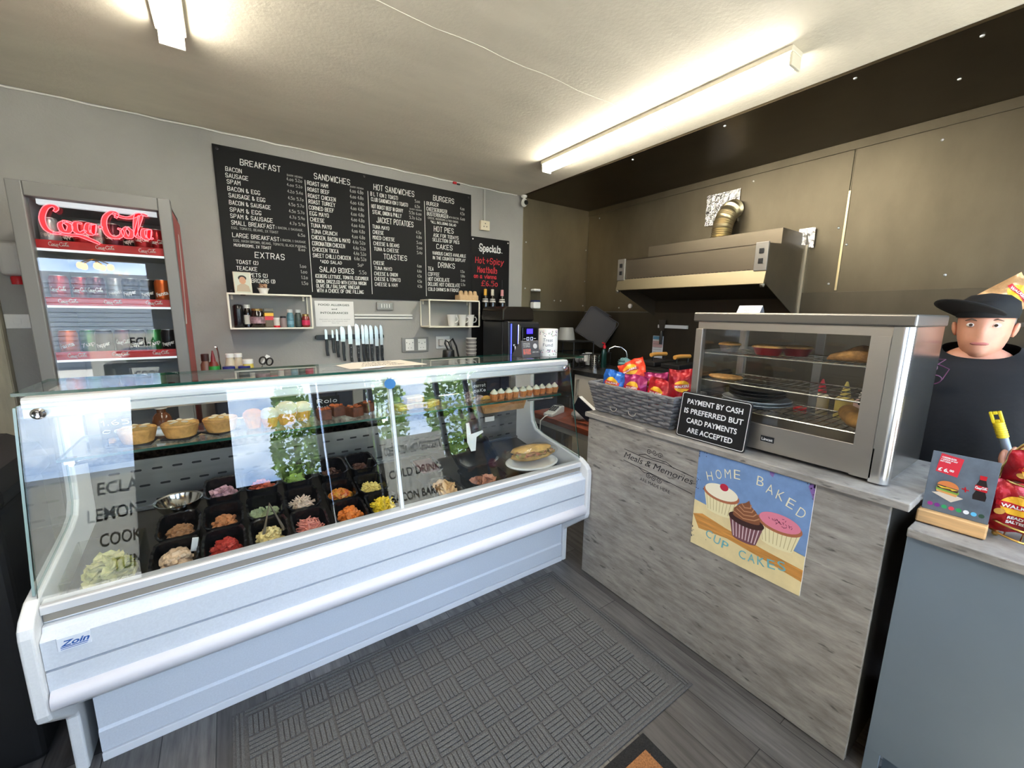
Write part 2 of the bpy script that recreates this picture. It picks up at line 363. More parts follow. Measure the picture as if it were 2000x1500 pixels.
# ceiling joints and the coving wire
b = MB(); pts = [(-2 + .1 * i, 1.52 + .006 * math.sin(i * 1.7), CZ - .0005) for i in range(42)]; b.tube(pts, .0012, 4)
struct(b.build('trim_9', mat('filler_white', (222, 218, 206), .8)))
b = MB(); b.tube([(-2 + .09 * i, BW - .012, CZ - .01 + .003 * math.sin(i * 2.1)) for i in range(47)], .004, 6)
struct(b.build('trim_10', WHITE))
# pendant flex clip (red and dark connector on the cable)
b = thing('cable_connector', 'tiny red and dark connector clipped on the white ceiling cable', 'connector', (1.55, BW - .016, CZ - .016))
MB().box(1.53, 1.56, BW - .024, BW - .008, CZ - .024, CZ - .008).build('red_half', RED, b, world=True, bevel=.003)
MB().box(1.565, 1.59, BW - .022, BW - .01, CZ - .026, CZ - .014).build('dark_half', BLACK, b, world=True, bevel=.003)
# outside: pavement, trees, building, car (seen in the glass)
struct(MB().box(-14, 14, -22, FY - .15, -.12, -.02).build('ground', mat('pavement', (120, 118, 114), .9, 0, (2, .2))))
def tree(x, y, h, rad, name, label, n=2600, seed=1):
    t = thing(name, label, 'tree', (x, y, -.02)); rg = random.Random(seed)
    MB().tube([(0, 0, 0), (.03, 0, h * .3), (0, .03, h * .6)], [.09, .07, .04]).build('trunk', mat('bark', (70, 58, 46), .9), t)
    b = MB()
    for _ in range(n):
        a, c = rg.uniform(0, 2 * PI), rg.uniform(-1, 1); q = rad * rg.uniform(.55, 1) ** .6; s_ = math.sqrt(1 - c * c)
        p = Vector((q * s_ * math.cos(a), q * s_ * math.sin(a), h * .62 + c * q * h * .42 / rad)); e = Euler((rg.uniform(0, 6), rg.uniform(0, 6), rg.uniform(0, 6))).to_matrix()
        k = rg.uniform(.05, .10); b.face([p + e @ Vector(v) * k for v in ((-.5, 0, 0), (0, -.9, 0.1), (.5, 0, 0), (0, .9, .1))])
    b.build('foliage', mat('leaves', (138, 168, 74), .6, 0, (3, .5)), t)
tree(.95, -6.2, 3.2, .45, 'slim_tree', 'slim green tree outside the shop window', 1400, 3)
tree(2.3, -5.4, 3.6, .8, 'leafy_tree', 'broad leafy tree outside, left one of the pair', 2400, 1)
tree(4.3, -5.2, 3.3, .8, 'leafy_tree', 'broad leafy tree outside, right one of the pair', 2000, 2)
b = thing('building', 'low building with roller shutter across the street', 'building', (-4, -9.5, -.02))
MB().box(-9, -.6, -10.5, -9.5, -.02, 2.3).build('wall', mat('pale_render', (150, 150, 150), .9), b, world=True)
s_ = MB()
for k in range(16): s_.box(-8, -1.2, -9.5, -9.46, .3 + .115 * k, .4 + .115 * k)
s_.build('shutter', mat('shutter_grey', (150, 154, 158), .6), b, world=True)
t = thing('pendant_lamp', 'small pendant cluster of warm bulbs by the shop window', 'lamp', (-.92, -.2, CZ))
MB().tube([(-.92, -.2, CZ), (-.92, -.2, 1.9)], .006, 6).build('cord', MATTE, t, world=True)
for k in range(5): a = 1.257 * k; MB().tube([(-.92, -.2, 1.9), (-.92 + .09 * math.cos(a), -.2 + .09 * math.sin(a), 1.86)], .005, 6).build('arm', mat('brass', (170, 130, 60), .3, 1.), t, world=True); MB().ball((-.92 + .10 * math.cos(a), -.2 + .10 * math.sin(a), 1.83), (.024, .024, .03), 10).build('bulb', mat('warm_bulb', (255, 190, 90), .4, emit=30.), t, world=True, smooth=True)
# battens
def batten(x, y0, y1, label):
    t = thing('ceiling_batten_light', label, 'light', (x, (y0 + y1) / 2, CZ))
    MB().box(x - .045, x + .045, y0, y1, CZ - .022, CZ).build('housing', mat('batten_white', (214, 208, 190), .5), t, world=True, bevel=.004)
    p = [(x + .03 * math.cos(a), CZ - .028 - .034 * math.sin(a)) for a in [PI * k / 8 for k in range(9)]]
    MB().prism([(x - .034, CZ - .022), (x - .03, CZ - .05), (x - .018, CZ - .062), (x + .018, CZ - .062), (x + .03, CZ - .05), (x + .034, CZ - .022)], 'y', y0 + .012, y1 - .012).build('diffuser', mat('led_diffuser', (255, 248, 233), .5, emit=TUBE), t, world=True)
    for a, c in ((y0, y0 + .012), (y1 - .012, y1)): MB().box(x - .038, x + .038, a, c, CZ - .068, CZ - .022).build('end_cap', mat('batten_white'), t, world=True, bevel=.003)
batten(1.862, .815, 2.31, 'long white batten light by the steel ceiling panel')
batten(-.075, .58, 2.09, 'white batten light at the top left of the ceiling')

# ================================================================ DISPLAY COUNTER
cx0, cx1 = -.49, 1.55
dc = thing('display_counter', 'long white refrigerated serve-over counter with slanted glass front', 'display counter', (.53, 1.9, 0))
CAPP = [(2.45, 0), (1.664, 0), (1.664, .205), (1.655, .222), (1.64, .23), (1.515, .335), (1.495, .352), (1.487, .375), (1.487, .615), (1.492, .64), (1.51, .66), (1.56, .685), (1.9, .735), (1.965, .755), (2.0, .80), (2.012, .86), (2.02, 1.2), (2.20, 1.2), (2.20, .9), (2.45, .88)]
CAPM = mat('white_cap_plastic', (226, 226, 224), .4, 0, (150, .03))
for a, c in ((cx0 - .032, cx0), (cx1, cx1 + .032)): MB().prism(CAPP, 'x', a, c).build('end_cap', CAPM, dc, world=True, bevel=.007, seg=3)
# front shell: two stepped bands with a groove, then the return under the nose
MB().prism([(1.56, .61), (1.535, .61), (1.528, .597), (1.507, .588), (1.503, .584), (1.503, .4985), (1.522, .4975), (1.522, .4915), (1.503, .4905), (1.503, .43), (1.512, .405), (1.512, .37), (1.53, .352), (1.66, .25), (1.69, .25), (1.59, .40), (1.59, .61)], 'x', cx0 + .001, cx1 - .001).build('front_panel', ENAMEL, dc, world=True)
MB().prism([(1.512, .435), (1.495, .432), (1.482, .42), (1.478, .405), (1.482, .388), (1.495, .376), (1.512, .373)], 'x', cx0 + .004, cx1 - .004).build('bumper_rail', mat('pale_bumper', (212, 210, 214), .4), dc, world=True, smooth=True)
MB().prism([(1.70, .26), (1.678, .26), (1.678, .118), (1.672, .108), (1.672, .034), (1.70, .034)], 'x', cx0 + .03, cx1 - .002).build('base_panel', ENAMEL, dc, world=True)
MB().box(cx0 + .03, cx1 - .002, 1.666, 1.70, 0, .03).build('kick_strip', mat('white_kick', (226, 228, 230), .35), dc, world=True, bevel=.002)
MB().prism([(1.545, .668), (1.541, .664), (1.541, .643), (1.552, .640), (1.552, .612), (1.60, .612), (1.60, .64), (1.582, .668)], 'x', cx0 + .001, cx1 - .001).build('sill_rail', mat('white_aluminium', (226, 227, 228), .32, .35), dc, world=True)
MB().prism([(1.552, .639), (1.549, .637), (1.549, .619), (1.552, .616)], 'x', cx0 + .002, cx1 - .002).build('taupe_strip', mat('taupe_strip', (146, 138, 126), .5), dc, world=True)
# deck, slotted back panel, granite ledge
MB().prism([(1.60, .57), (2.165, .65), (2.165, .625), (1.60, .545)], 'x', cx0 + .001, cx1 - .001).build('deck', mat('deck_steel', (88, 86, 82), .45, 1., (6, .15)), dc, world=True)
bp = MB(); SL = mat('slot_dark', (20, 20, 22), .8)
bp.box(cx0 + .001, cx1 - .001, 2.165, 2.18, .62, .865).box(cx0 + .001, cx1 - .001, 2.15, 2.165, .652, .662)
for row in range(3):
    z = .685 + .068 * row
    for k in range(31):
        x = cx0 + .05 + .0655 * k + (.02 if row == 1 else 0)
        if x < cx1 - .06: bp.poly([(x + dx, z + dz) for dx, dz in ((0, 0), (.004, -.0045), (.032, -.0045), (.036, 0), (.032, .0045), (.004, .0045))], XZ(2.1642), 1)
bp.build('slotted_back_panel', [mat('satin_steel', (128, 128, 126), .38, 1., (8, .1, (.3, 1, 3))), SL], dc, world=True)
MB().box(cx0 + .001, cx1 - .001, 2.165, 2.42, .868, .898).box(cx0 + .001, cx1 - .001, 2.165, 2.177, .868, .935).build('granite_ledge', mat('speckled_granite', (70, 66, 62), .3, 0, (55, .75, (1, 1, 1), (176, 168, 152))), dc, world=True)
MB().box(cx0 + .001, cx1 - .001, 2.36, 2.45, 0, .868).box(cx0 + .001, cx1 - .001, 1.70, 2.36, 0.25, .54).build('cabinet_body', mat('dark_body', (40, 42, 46), .6), dc, world=True)
rf = MB(); rf.box(cx0 + .001, cx1 - .001, 2.18, 2.205, 1.175, 1.203)
for x in (cx0 + .01, -.20, .51, 1.2, cx1 - .04): rf.box(x, x + .05, 2.182, 2.203, .90, 1.175)
rf.build('rear_frame', mat('grey_frame', (128, 126, 122), .4, .5), dc, world=True)
# glass
def gpane(name, pts, th, axis_x=None, m=DGLASS):
    """pane from 4 corner points, with thickness; rim faces carry the green edge"""
    P = [Vector(p) for p in pts]; n = (P[1] - P[0]).cross(P[2] - P[0]).normalized() * th; b = MB(); Q = [p + n for p in P]
    b.face(P, 0); b.face(Q[::-1], 0)
    for i in range(len(P)):
        j = (i + 1) % len(P); b.face([P[i], Q[i], Q[j], P[j]], 1)
    bmesh.ops.remove_doubles(b.bm, verts=b.bm.verts, dist=1e-6)
    return b.build(name, [m, GREEN_EDGE], dc, world=True)
gb, gt = (1.562, .667), (1.672, 1.206)
for a, c in ((cx0 - .004, .530), (.545, cx1 + .004)): gpane('front_glass', [(a, *gb), (c, *gb), (c, *gt), (a, *gt)], .006)
MB().prism([(gb[0] - .004, gb[1]), (gb[0] + .012, gb[1]), (gt[0] + .012, gt[1] - .04), (gt[0] - .004, gt[1] - .04)], 'x', .529, .546).build('glass_joint', mat('white_joint', (222, 222, 220), .4), dc, world=True)
SIDE = [(1.572, .69), (1.679, 1.2), (2.0, 1.2), (1.995, .86), (1.985, .80), (1.96, .765), (1.9, .745)]
for x in (cx0 - .016, cx1 + .008):
    b = MB(); b.prism(SIDE, 'x', x, x + .006)
    for f in b.bm.faces:
        if abs(f.normal.x) < .5: f.normal_update(); f.material_index = 1 if abs(f.normal.x) < .5 else 0
    b.build('side_glass', [DGLASS, mat('pale_glass_edge', (120, 150, 146), .2)], dc, world=True)
tg = gpane('top_glass', [(-.505, 1.68, 1.232), (1.665, 1.672, 1.232), (1.665, 1.975, 1.232), (-.505, 1.975, 1.232)], .009)
MB().prism([(1.690, 1.225), (1.682, 1.218), (1.682, 1.198), (1.688, 1.194), (1.683, 1.19), (1.672 + .012, 1.168), (1.70, 1.16), (1.77, 1.165), (1.77, 1.225)], 'x', cx0 + .0, cx1).build('top_rail', mat('white_aluminium'), dc, world=True)
gpane('glass_shelf', [(cx0 + .04, 1.705, 1.022), (cx1 - .02, 1.705, 1.022), (cx1 - .02, 1.99, 1.022), (cx0 + .04, 1.99, 1.022)], .009)
for x in (cx0 + .035, cx1 - .035):
    MB().lathe([(.016, 0), (.016, -.004), (.011, -.008), (.004, -.006)], (x, 1.662, 1.183), 16, 'y').build('glass_screw', CHROME, dc, world=True, smooth=True)
for x in (cx0 + .06, .53, cx1 - .04): MB().box(x - .012, x + .012, 1.73, 1.76, 1.03 - .024, 1.022).tube([(x, 1.745, 1.0), (x, 1.99, .94)], .006).build('shelf_bracket', CHROME, dc, world=True)
MB().disc(.537, 1.181, .024, .021, lambda u, v: (u, 1.66 + (v - 1.181) * .2 - .0005 + .0, v), 20).build('blue_tape', mat('blue_tape', (38, 104, 160), .6), dc, world=True)
b = MB(); b.box(-.457, -.392, 1.4995, 1.503, .545, .583); BLU = mat('logo_blue', (36, 88, 160), .5)
b2 = MB().text('Zoin', XZ(1.499), -.452, .558, w=.055, h=.016, bold=.03, shear=.35).box(-.452, -.398, 1.4985, 1.4994, .5535, .5555).box(-.452, -.40, 1.4985, 1.4994, .549, .550)
st = b.build('maker_badge', mat('badge_white', (224, 228, 234), .4), dc, world=True); b2.build('badge_lettering', BLU, dc, world=True)
b = MB().box(1.30, 1.37, 2.161, 2.164, .79, .82); st = b.build('price_sticker', PAPER, dc, world=True)

# ---- food on the glass shelf
CRUST = mat('pie_crust', (206, 150, 82), .7, 0, (26, .32), (60, .3)); CREAM = mat('pale_icing', (240, 226, 196), .6, 0, (40, .06))
BROWN = mat('brownie', (104, 56, 32), .6, 0, (40, .4)); ORANGE = mat('orange_sponge', (226, 150, 58), .7, 0, (60, .2))
SZ = 1.0315
def pie(x, y, r, label):
    t = thing('fruit_pie', label, 'pie', (x, y, SZ + .006), RNG.uniform(0, 6))
    MB().box(-r * .82, r * .82, -r * .82, r * .82, -.006, 0).build('slate_mat', mat('slate', (38, 36, 36), .5), t)
    MB().lathe([(r * .80, 0), (r * .92, .018), (r, .036), (r * 1.04, .041), (r, .047), (r * .9, .046)], n=40, wave=(13, .012)).build('crust', CRUST, t, smooth=True)
    b = MB()
    b.lathe([(r * .94, .043), (r * .75, .049), (r * .4, .053), (.002, .055)], n=28, wave=(5, .03)); b.build('filling', mat('custard_top', (226, 178, 104), .55, 0, (30, .35)), t, smooth=True)
    b = MB()
    for k in range(5): a = k * 1.3; b.ball((r * .45 * math.cos(a), r * .45 * math.sin(a), .053), (r * .34, r * .16, .0025), 8, 0, .2, (0, 0, a))
    b.build('icing_drizzle', CREAM, t, smooth=True)
pie(-.276, 1.785, .049, 'round golden pie with icing, leftmost on the glass shelf')
pie(-.165, 1.795, .052, 'round golden pie between two others on the glass shelf')
pie(-.05, 1.805, .052, 'round golden pie beside the orange muffins on the glass shelf')
def muffin(x, y, s, m, label, group=None):
    t = thing('muffin', label, 'muffin', (x, y, SZ), RNG.uniform(0, 6), group)
    MB().lathe([(.022 * s, 0), (.027 * s, .02 * s), (.032 * s, .042 * s)], n=24, wave=(12, .04)).build('case', ORANGE, t, smooth=True)
    MB().lathe([(.032 * s, .04 * s), (.036 * s, .05 * s), (.033 * s, .063 * s), (.02 * s, .075 * s), (.003, .079 * s)], n=20, wave=(4, .05)).build('crown', m, t, smooth=True)
muffin(.052, 1.80, .95, ORANGE, 'orange muffin next to the rightmost pie on the shelf')
muffin(.105, 1.79, .95, CREAM, 'pale muffin second from the pies on the shelf')
muffin(.165, 1.80, 1.15, CREAM, 'largest pale muffin, right of the orange one on the shelf')
muffin(.225, 1.83, 1.0, CREAM, 'pale muffin at the right end of the muffins, by the brownies')
for k, (x, y) in enumerate(((.30, 1.80), (.36, 1.84), (.42, 1.79), (.48, 1.84))):
    t = thing('brownie_slice', ['square brownie slice nearest the muffins', 'second square brownie slice from the muffins', 'square brownie slice in front of the last one', 'square brownie slice nearest the flapjacks'][k], 'brownie', (x, y, SZ), .2 * k, 'brownies on the glass shelf')
    MB().box(-.026, .026, -.03, .03, 0, .042).build('sponge', BROWN, t, bevel=.004)
    b = MB()
    for q in range(9): b.ball((RNG.uniform(-.02, .02), RNG.uniform(-.022, .022), .044), (.008, .007, .006), 6, 0, .2)
    b.build('caramel_topping', mat('caramel', (190, 96, 46), .45, 0, (60, .3)), t, smooth=True)
for k, (x, y, z, rz) in enumerate(((.64, 1.79, 0, .3), (.72, 1.80, 0, -.2), (.69, 1.80, .03, .1), (.77, 1.79, 0, .5))):
    t = thing('flapjack', ['golden flapjack bar at the left of its heap', 'golden flapjack bar in the middle of its heap', 'golden flapjack bar lying on top of the heap', 'golden flapjack bar at the right of its heap'][k], 'flapjack', (x, y, SZ + z), rz, 'flapjacks on the glass shelf')
    MB().box(-.045, .045, -.025, .025, 0, .02).build('oat_layer', mat('oats', (216, 166, 74), .7, 0, (90, .4), (120, .6)), t, bevel=.004)
    MB().box(-.044, .044, -.024, .024, .02, .028).build('topping', mat('golden_top', (236, 206, 128), .5, 0, (50, .2)), t, bevel=.003)
ROCKY = mat('rocky_road', (120, 84, 74), .6, 0, (60, .6, (1, 1, 1), (216, 190, 180)))
for k in range(6):
    x, y, z = 0.965 + .028 * (k % 4), 1.77 + .03 * (k % 2), .012 + (.026 if k > 3 else 0)
    o = MB().ball((0, 0, 0), (.019, .017, .014), 8, 0, .28).build('rocky_road_piece', ROCKY, loc=(x, y, SZ + z)); single(o, 'knobbly chocolate rocky road piece heaped left of the mini cupcakes', 'rocky road', 'rocky road pieces')
o = MB().box(-.05, .05, -.02, .02, 0, .012).build('shortbread_bar', mat('oats'), loc=(1.06, 1.80, SZ + .001), bevel=.003); single(o, 'golden shortbread bar lying behind the first mini cupcake', 'shortbread')
CAKE = mat('cupcake_sponge', (196, 120, 62), .7, 0, (70, .2), (120, .4)); BUTTER = mat('buttercream', (246, 238, 206), .55)
MCX = [1.108 + .0462 * k for k in range(10)]
ORD = ['first', 'second', 'third', 'fourth', 'fifth', 'sixth', 'seventh', 'eighth', 'ninth', 'tenth']
mc = None
for k, x in enumerate(MCX):
    lb = '%s mini cupcake from the left in the row of ten with cream swirls' % ORD[k]; loc = (x, 1.752 + .006 * (k % 2), SZ)
    if mc is None:
        mc = thing('mini_cupcake', lb, 'cupcake', loc, 0, 'mini cupcakes on the glass shelf')
        MB().lathe([(.016, 0), (.0195, .016), (.022, .031)], n=24, wave=(12, .05)).build('case', CAKE, mc, smooth=True)
        b = MB(); pts = []
        for i in range(60): a = i * .42; rr = .017 * (1 - i / 66); pts.append((rr * math.cos(a), rr * math.sin(a), .034 + .022 * i / 60))
        b.tube(pts, [.0062 - .003 * i / 60 for i in range(60)], 6).ball((0, 0, .036), (.02, .02, .009), 12); b.build('buttercream_swirl', BUTTER, mc, smooth=True)
    else: dup(mc, loc, lb, rz=k * .9)
# handwritten slate tags
def slate(x, y, lines, label, w_=.085):
    t = thing('slate_tag', label, 'tag', (x, y, SZ)); b = MB().box(x - w_ / 2, x + w_ / 2, y, y + .004, SZ, SZ + .075); b.build('board', MATTE, t, world=True, bevel=.001)
    for i, s in enumerate(lines): MB().hand(s, XZ(y - .0008), x - w_ * .42, SZ + .075 - .028 * (i + 1), w_ * .8, .016, .0022).build('chalk_writing', CHALK, t, world=True)
slate(-.345, 1.90, ['1.65', 'cell'], 'small black slate tag behind the leftmost pie')
slate(.335, 1.90, ['Rolo', 'Brownie'], 'small black slate tag above the brownies', .1)
slate(1.11, 1.90, ['carrot', 'cake'], 'small black slate tag behind the mini cupcakes', .09)
o = MB().box(-.06, .06, -.05, .05, 0, .012).build('chopping_board', mat('pale_wood', (206, 182, 140), .6, 0, (4, .2, (1, 14, 1))), loc=(-.2, 2.26, .9005), bevel=.003)
o.scale = (1.6, 1, 1.4); single(o, 'pale wooden board lying on the granite ledge under the pies', 'board')
wb = thing('bread_tray', 'brown paper-lined wooden tray under the shelf at the right', 'tray', (1.22, 1.90, .945))
MB().prism([(-.13, .0), (.13, 0), (.15, .045), (.142, .045), (.124, .007), (-.124, .007), (-.142, .045), (-.15, .045)], 'y', -.08, .08).build('tray_body', mat('brown_paper', (170, 122, 72), .7, 0, (14, .3, (1, 5, 1))), wb)
for s_ in (-.08, .08): MB().box(-.13, .13, s_ - .004, s_ + .004, .0, .03).build('end_wall', mat('brown_paper'), wb)
ck = thing('cooking_oil_bottle', 'glass bottle with white cap seen behind the pies', 'bottle', (-.27, 2.30, .9))
MB().lathe([(.035, 0), (.036, .004), (.036, .09), (.028, .115), (.016, .128), (.016, .145)], n=20).build('bottle_body', mat('amber_liquid', (96, 52, 26), .15), ck, smooth=True)
MB().lathe([(.021, .145), (.021, .17), (.019, .172)], n=18).build('cap', WHITE, ck, smooth=True); MB().lathe([(.0366, .03), (.0366, .075)], n=20, caps=False).build('paper_label', PAPER, ck, smooth=True)

# ---- food trays on the deck
TB = mat('black_tray_plastic', (16, 16, 18), .22)
def tray_mesh(hx, hy, h):
    b = MB()
    def ring(sx, sy, z, wav=0.):
        pts = []; n = 64
        for i in range(n):
            a = 2 * PI * i / n; c, s_ = math.cos(a), math.sin(a); k = (abs(c) ** 5 + abs(s_) ** 5) ** (-1 / 5)
            q = 1 + wav * math.sin(16 * a); pts.append((sx * c * k * q, sy * s_ * k * q, z + (wav * .08 * math.cos(16 * a))))
        return pts
    b.loft([ring(hx * .9, hy * .92, 0), ring(hx * .97, hy * .97, h - .006, .012), ring(hx * 1.06, hy * 1.05, h, .02), ring(hx * 1.06, hy * 1.05, h + .004, .02), ring(hx * .94, hy * .95, h + .001, .012), ring(hx * .87, hy * .9, .004)])
    return b
tray0 = None
def deckz(y): return .571 + .1415 * (y - 1.60)
def tray(x, y, dz, label):
    global tray0
    loc = (x, y, deckz(y) + dz + .004)
    if tray0 is None:
        tray0 = tray_mesh(.062, .084, .062).build('food_tray', TB, loc=loc, smooth=True); tray0.rotation_euler = (.14, 0, 0)
        single(tray0, label, 'tray', 'black food trays in the counter'); return tray0
    o = tray0.copy(); COL.objects.link(o); o.location = loc; o['label'] = label; return o
def heap(name, label, cat, x, y, z, rx, ry, h, style, m, n=60, s=.012, tilt=.14):
    b = MB()
    b.lathe([(1, 0), (.8, .45), (.45, .8), (.01, 1)], n=14)
    for v in b.bm.verts: v.co = Vector((v.co.x * rx * .9, v.co.y * ry * .9, v.co.z * h * .8))
    for _ in range(n):
        q = .86 * math.sqrt(RNG.random()); a = RNG.uniform(0, 2 * PI); px, py = q * math.cos(a), q * math.sin(a); pz = (1 - q * q) * h * .85 + .002
        c = (px * rx, py * ry, pz); e = (RNG.uniform(-.6, .6), RNG.uniform(-.6, .6), RNG.uniform(0, 6))
        if style == 'shred': L = s * RNG.uniform(.8, 1.8); b.box(c[0] - L, c[0] + L, c[1] - s * .18, c[1] + s * .18, c[2], c[2] + s * .3, rot=e)
        elif style == 'lump': k = s * RNG.uniform(.7, 1.3); b.ball(c, (k, k * .8, k * .7), 7, 0, .15, e)
        elif style == 'chunk': k = s * RNG.uniform(.5, 1.0); b.box(c[0] - k, c[0] + k, c[1] - k * .8, c[1] + k * .8, c[2] - k * .4, c[2] + k * .5, rot=e)
        elif style == 'leaf': k = s * RNG.uniform(.7, 1.6); b.ball(c, (k, k * .8, k * .12), 7, 0, .25, (e[0] * 1.5, e[1] * 1.5, e[2]))
    o = b.build(name, m, loc=(x, y, z), smooth=(style in ('lump',))); o.rotation_euler = (tilt, 0, 0)
    return single(o, label, cat, kind='stuff')
def F(n, c, a=.3): return mat('food_' + n, c, .55, 0, (70, a), sss=0)
XS = [-.213, -.075, .065, .205, .358, .497, .80]
ROWS = [1.702, 1.882, 2.05]
spec = [  # column, row, contents
 (0, 0, 'chicken_filling', 'chunky mayonnaise chicken filling in the front left tray', 'filling', 'lump', F('chicken', (216, 184, 150)), 46, .014, .062),
 (0, 1, 'tuna_filling', 'brown flaked tuna heap behind the chicken filling', 'filling', 'chunk', F('tuna', (168, 122, 84)), 60, .010, .05),
 (1, 0, 'diced_tomato', 'red diced tomato heap in a front tray', 'salad', 'chunk', F('tomato', (178, 52, 40)), 60, .010, .05),
 (1, 1, 'coronation_filling', 'orange brown coronation filling heap in a middle tray', 'filling', 'lump', F('coronation', (196, 128, 80)), 40, .011, .05),
 (1, 2, 'sliced_red_onion', 'purple and white sliced red onion heap at the back', 'salad', 'leaf', F('onion', (186, 144, 152), .45), 50, .014, .05),
 (2, 0, 'egg_mayonnaise', 'pale yellow egg mayonnaise heap beside the folded card', 'filling', 'chunk', F('egg', (226, 204, 140)), 60, .010, .055),
 (2, 1, 'cucumber_slices', 'pale cucumber slices heap in a middle tray', 'salad', 'leaf', F('cucumber', (150, 160, 120)), 30, .016, .035),
 (2, 2, 'sliced_pepper', 'orange red sliced pepper heap in a back tray', 'salad', 'leaf', F('pepper', (198, 92, 60)), 40, .014, .05),
 (3, 0, 'grated_ham', 'pink shredded ham heap in a front tray', 'filling', 'shred', F('ham', (222, 140, 122)), 60, .011, .05),
 (3, 1, 'shredded_chicken', 'pale shredded chicken heap in a middle tray', 'filling', 'shred', F('shred', (222, 196, 172)), 70, .012, .06),
 (3, 2, 'gherkin_slices', 'green gherkin slices heap in a back tray', 'salad', 'leaf', F('gherkin', (118, 146, 62)), 40, .013, .05),
 (4, 0, 'spiced_chicken', 'orange spiced chicken heap in a front tray', 'filling', 'lump', F('spiced', (216, 116, 40)), 40, .014, .062),
 (4, 1, 'mixed_peppers', 'bright red and yellow mixed pepper heap in a middle tray', 'salad', 'chunk', mat('food_mixpep', (206, 44, 34), .4, 0, (40, .3, (1, 1, 1), (226, 170, 52))), 60, .013, .06),
 (4, 2, 'olive_slices', 'dark brown sliced meat heap in a back tray', 'filling', 'leaf', F('olive', (82, 52, 42)), 30, .014, .03),
 (5, 0, 'sweetcorn', 'bright yellow grated cheese heap in a front tray', 'cheese', 'shred', F('corn', (238, 204, 44), .15), 110, .014, .07),
 (5, 1, 'grated_cheese', 'pale yellow grated cheese heap behind the bright yellow one', 'cheese', 'shred', F('cheese', (232, 206, 118), .15), 90, .012, .05),
 (5, 2, 'pickle', 'dark glossy pickle heap in a back tray', 'pickle', 'lump', F('pickle', (70, 38, 26)), 24, .012, .035),
 (6, 0, 'sliced_chicken', 'beige sliced chicken breast heap in front of the clear bag', 'filling', 'leaf', F('breast', (214, 172, 118), .15), 34, .026, .07)]
names = {'sweetcorn': 'grated_yellow_cheese', 'grated_ham': 'shredded_ham', 'olive_slices': 'sliced_meat'}
cname = ['leftmost', 'second', 'third', 'fourth', 'fifth', 'sixth', 'seventh']; rname = ['front', 'middle', 'back']
for c_, r_, nm, lb, ct, sty, mm, n_, s_, h_ in spec:
    x, y = XS[c_], ROWS[r_]; dz = .0 if r_ < 2 else .03
    tray(x, y, dz, 'black crinkle-edged tray in the %s row, %s column from the left' % (rname[r_], cname[c_]))
    heap(names.get(nm, nm), lb, ct, x, y - .004, deckz(y) + dz + (.013 if r_ else .02), .050, .068, h_ * (.75 if r_ else .85), sty, mm, n_, s_)
# steel bowl on an upturned tray at the back left
t = thing('steel_bowl', 'round steel mixing bowl behind the left food trays', 'bowl', (-.222, 2.035, .655))
MB().lathe([(.045, 0), (.066, .03), (.074, .055), (.08, .058), (.08, .061), (.072, .058), (.062, .03), (.04, .004)], n=40).build('bowl_shell', mat('polished_steel', (196, 192, 184), .14, 1.), t, smooth=True)
# lettuce box at the far left
t = thing('lettuce_box', 'clear plastic box at the far left of the deck', 'box', (-.385, 1.73, deckz(1.73) + .004), rot=(.14, 0, 0))
b = MB(); b.box(-.085, .085, -.10, .12, 0, .004)
for q in ((-.085, -.082, -.10, .12), (.082, .085, -.10, .12), (-.082, .082, -.10, -.097), (-.082, .082, .117, .12)): b.box(*q, .004, .10)
b.build('tub', glass('clear_box', (.9, .92, .9), 1.35), t)
heap('shredded_lettuce', 'green shredded lettuce filling the clear box', 'salad', -.385, 1.735, deckz(1.735) + .012, .062, .08, .075, 'leaf', mat('food_lettuce', (158, 164, 74), .5, 0, (30, .4, (1, 1, 1), (206, 196, 128))), 90, .02)
# card holder with tongs
t = thing('folded_card', 'clear folded card standing in front of the middle trays', 'card', (.13, 1.60, .585))
MB().box(.0, .29, 1.598, 1.60, .60, .655).build('card_sheet', glass('frosted_card', (.72, .72, .74), 1.4, .3), t, world=True)
t = thing('serving_tongs', 'dark angled tongs handle standing in the egg tray', 'tongs', (.085, 1.72, .62))
MB().tube([(.045, 1.69, .64), (.075, 1.745, .735), (.115, 1.70, .635)], .006, 6).build('handle', STEEL, t, world=True)
for x, y, lb in ((-.16, 1.705, 'white handled knife stuck in the front left tray'), (.535, 2.04, 'steel spoon handle standing in the back pickle tray')):
    t = thing('serving_knife', lb, 'knife', (x, y, deckz(y) + .05)); MB().box(-.009, .009, -.002, .002, 0, .055, rot=(.2, .2, 0)).build('handle', WHITE if x < 0 else STEEL, t, bevel=.001)
    MB().box(-.006, .006, -.001, .001, -.03, .003, rot=(.2, .2, 0)).build('blade', STEEL, t)
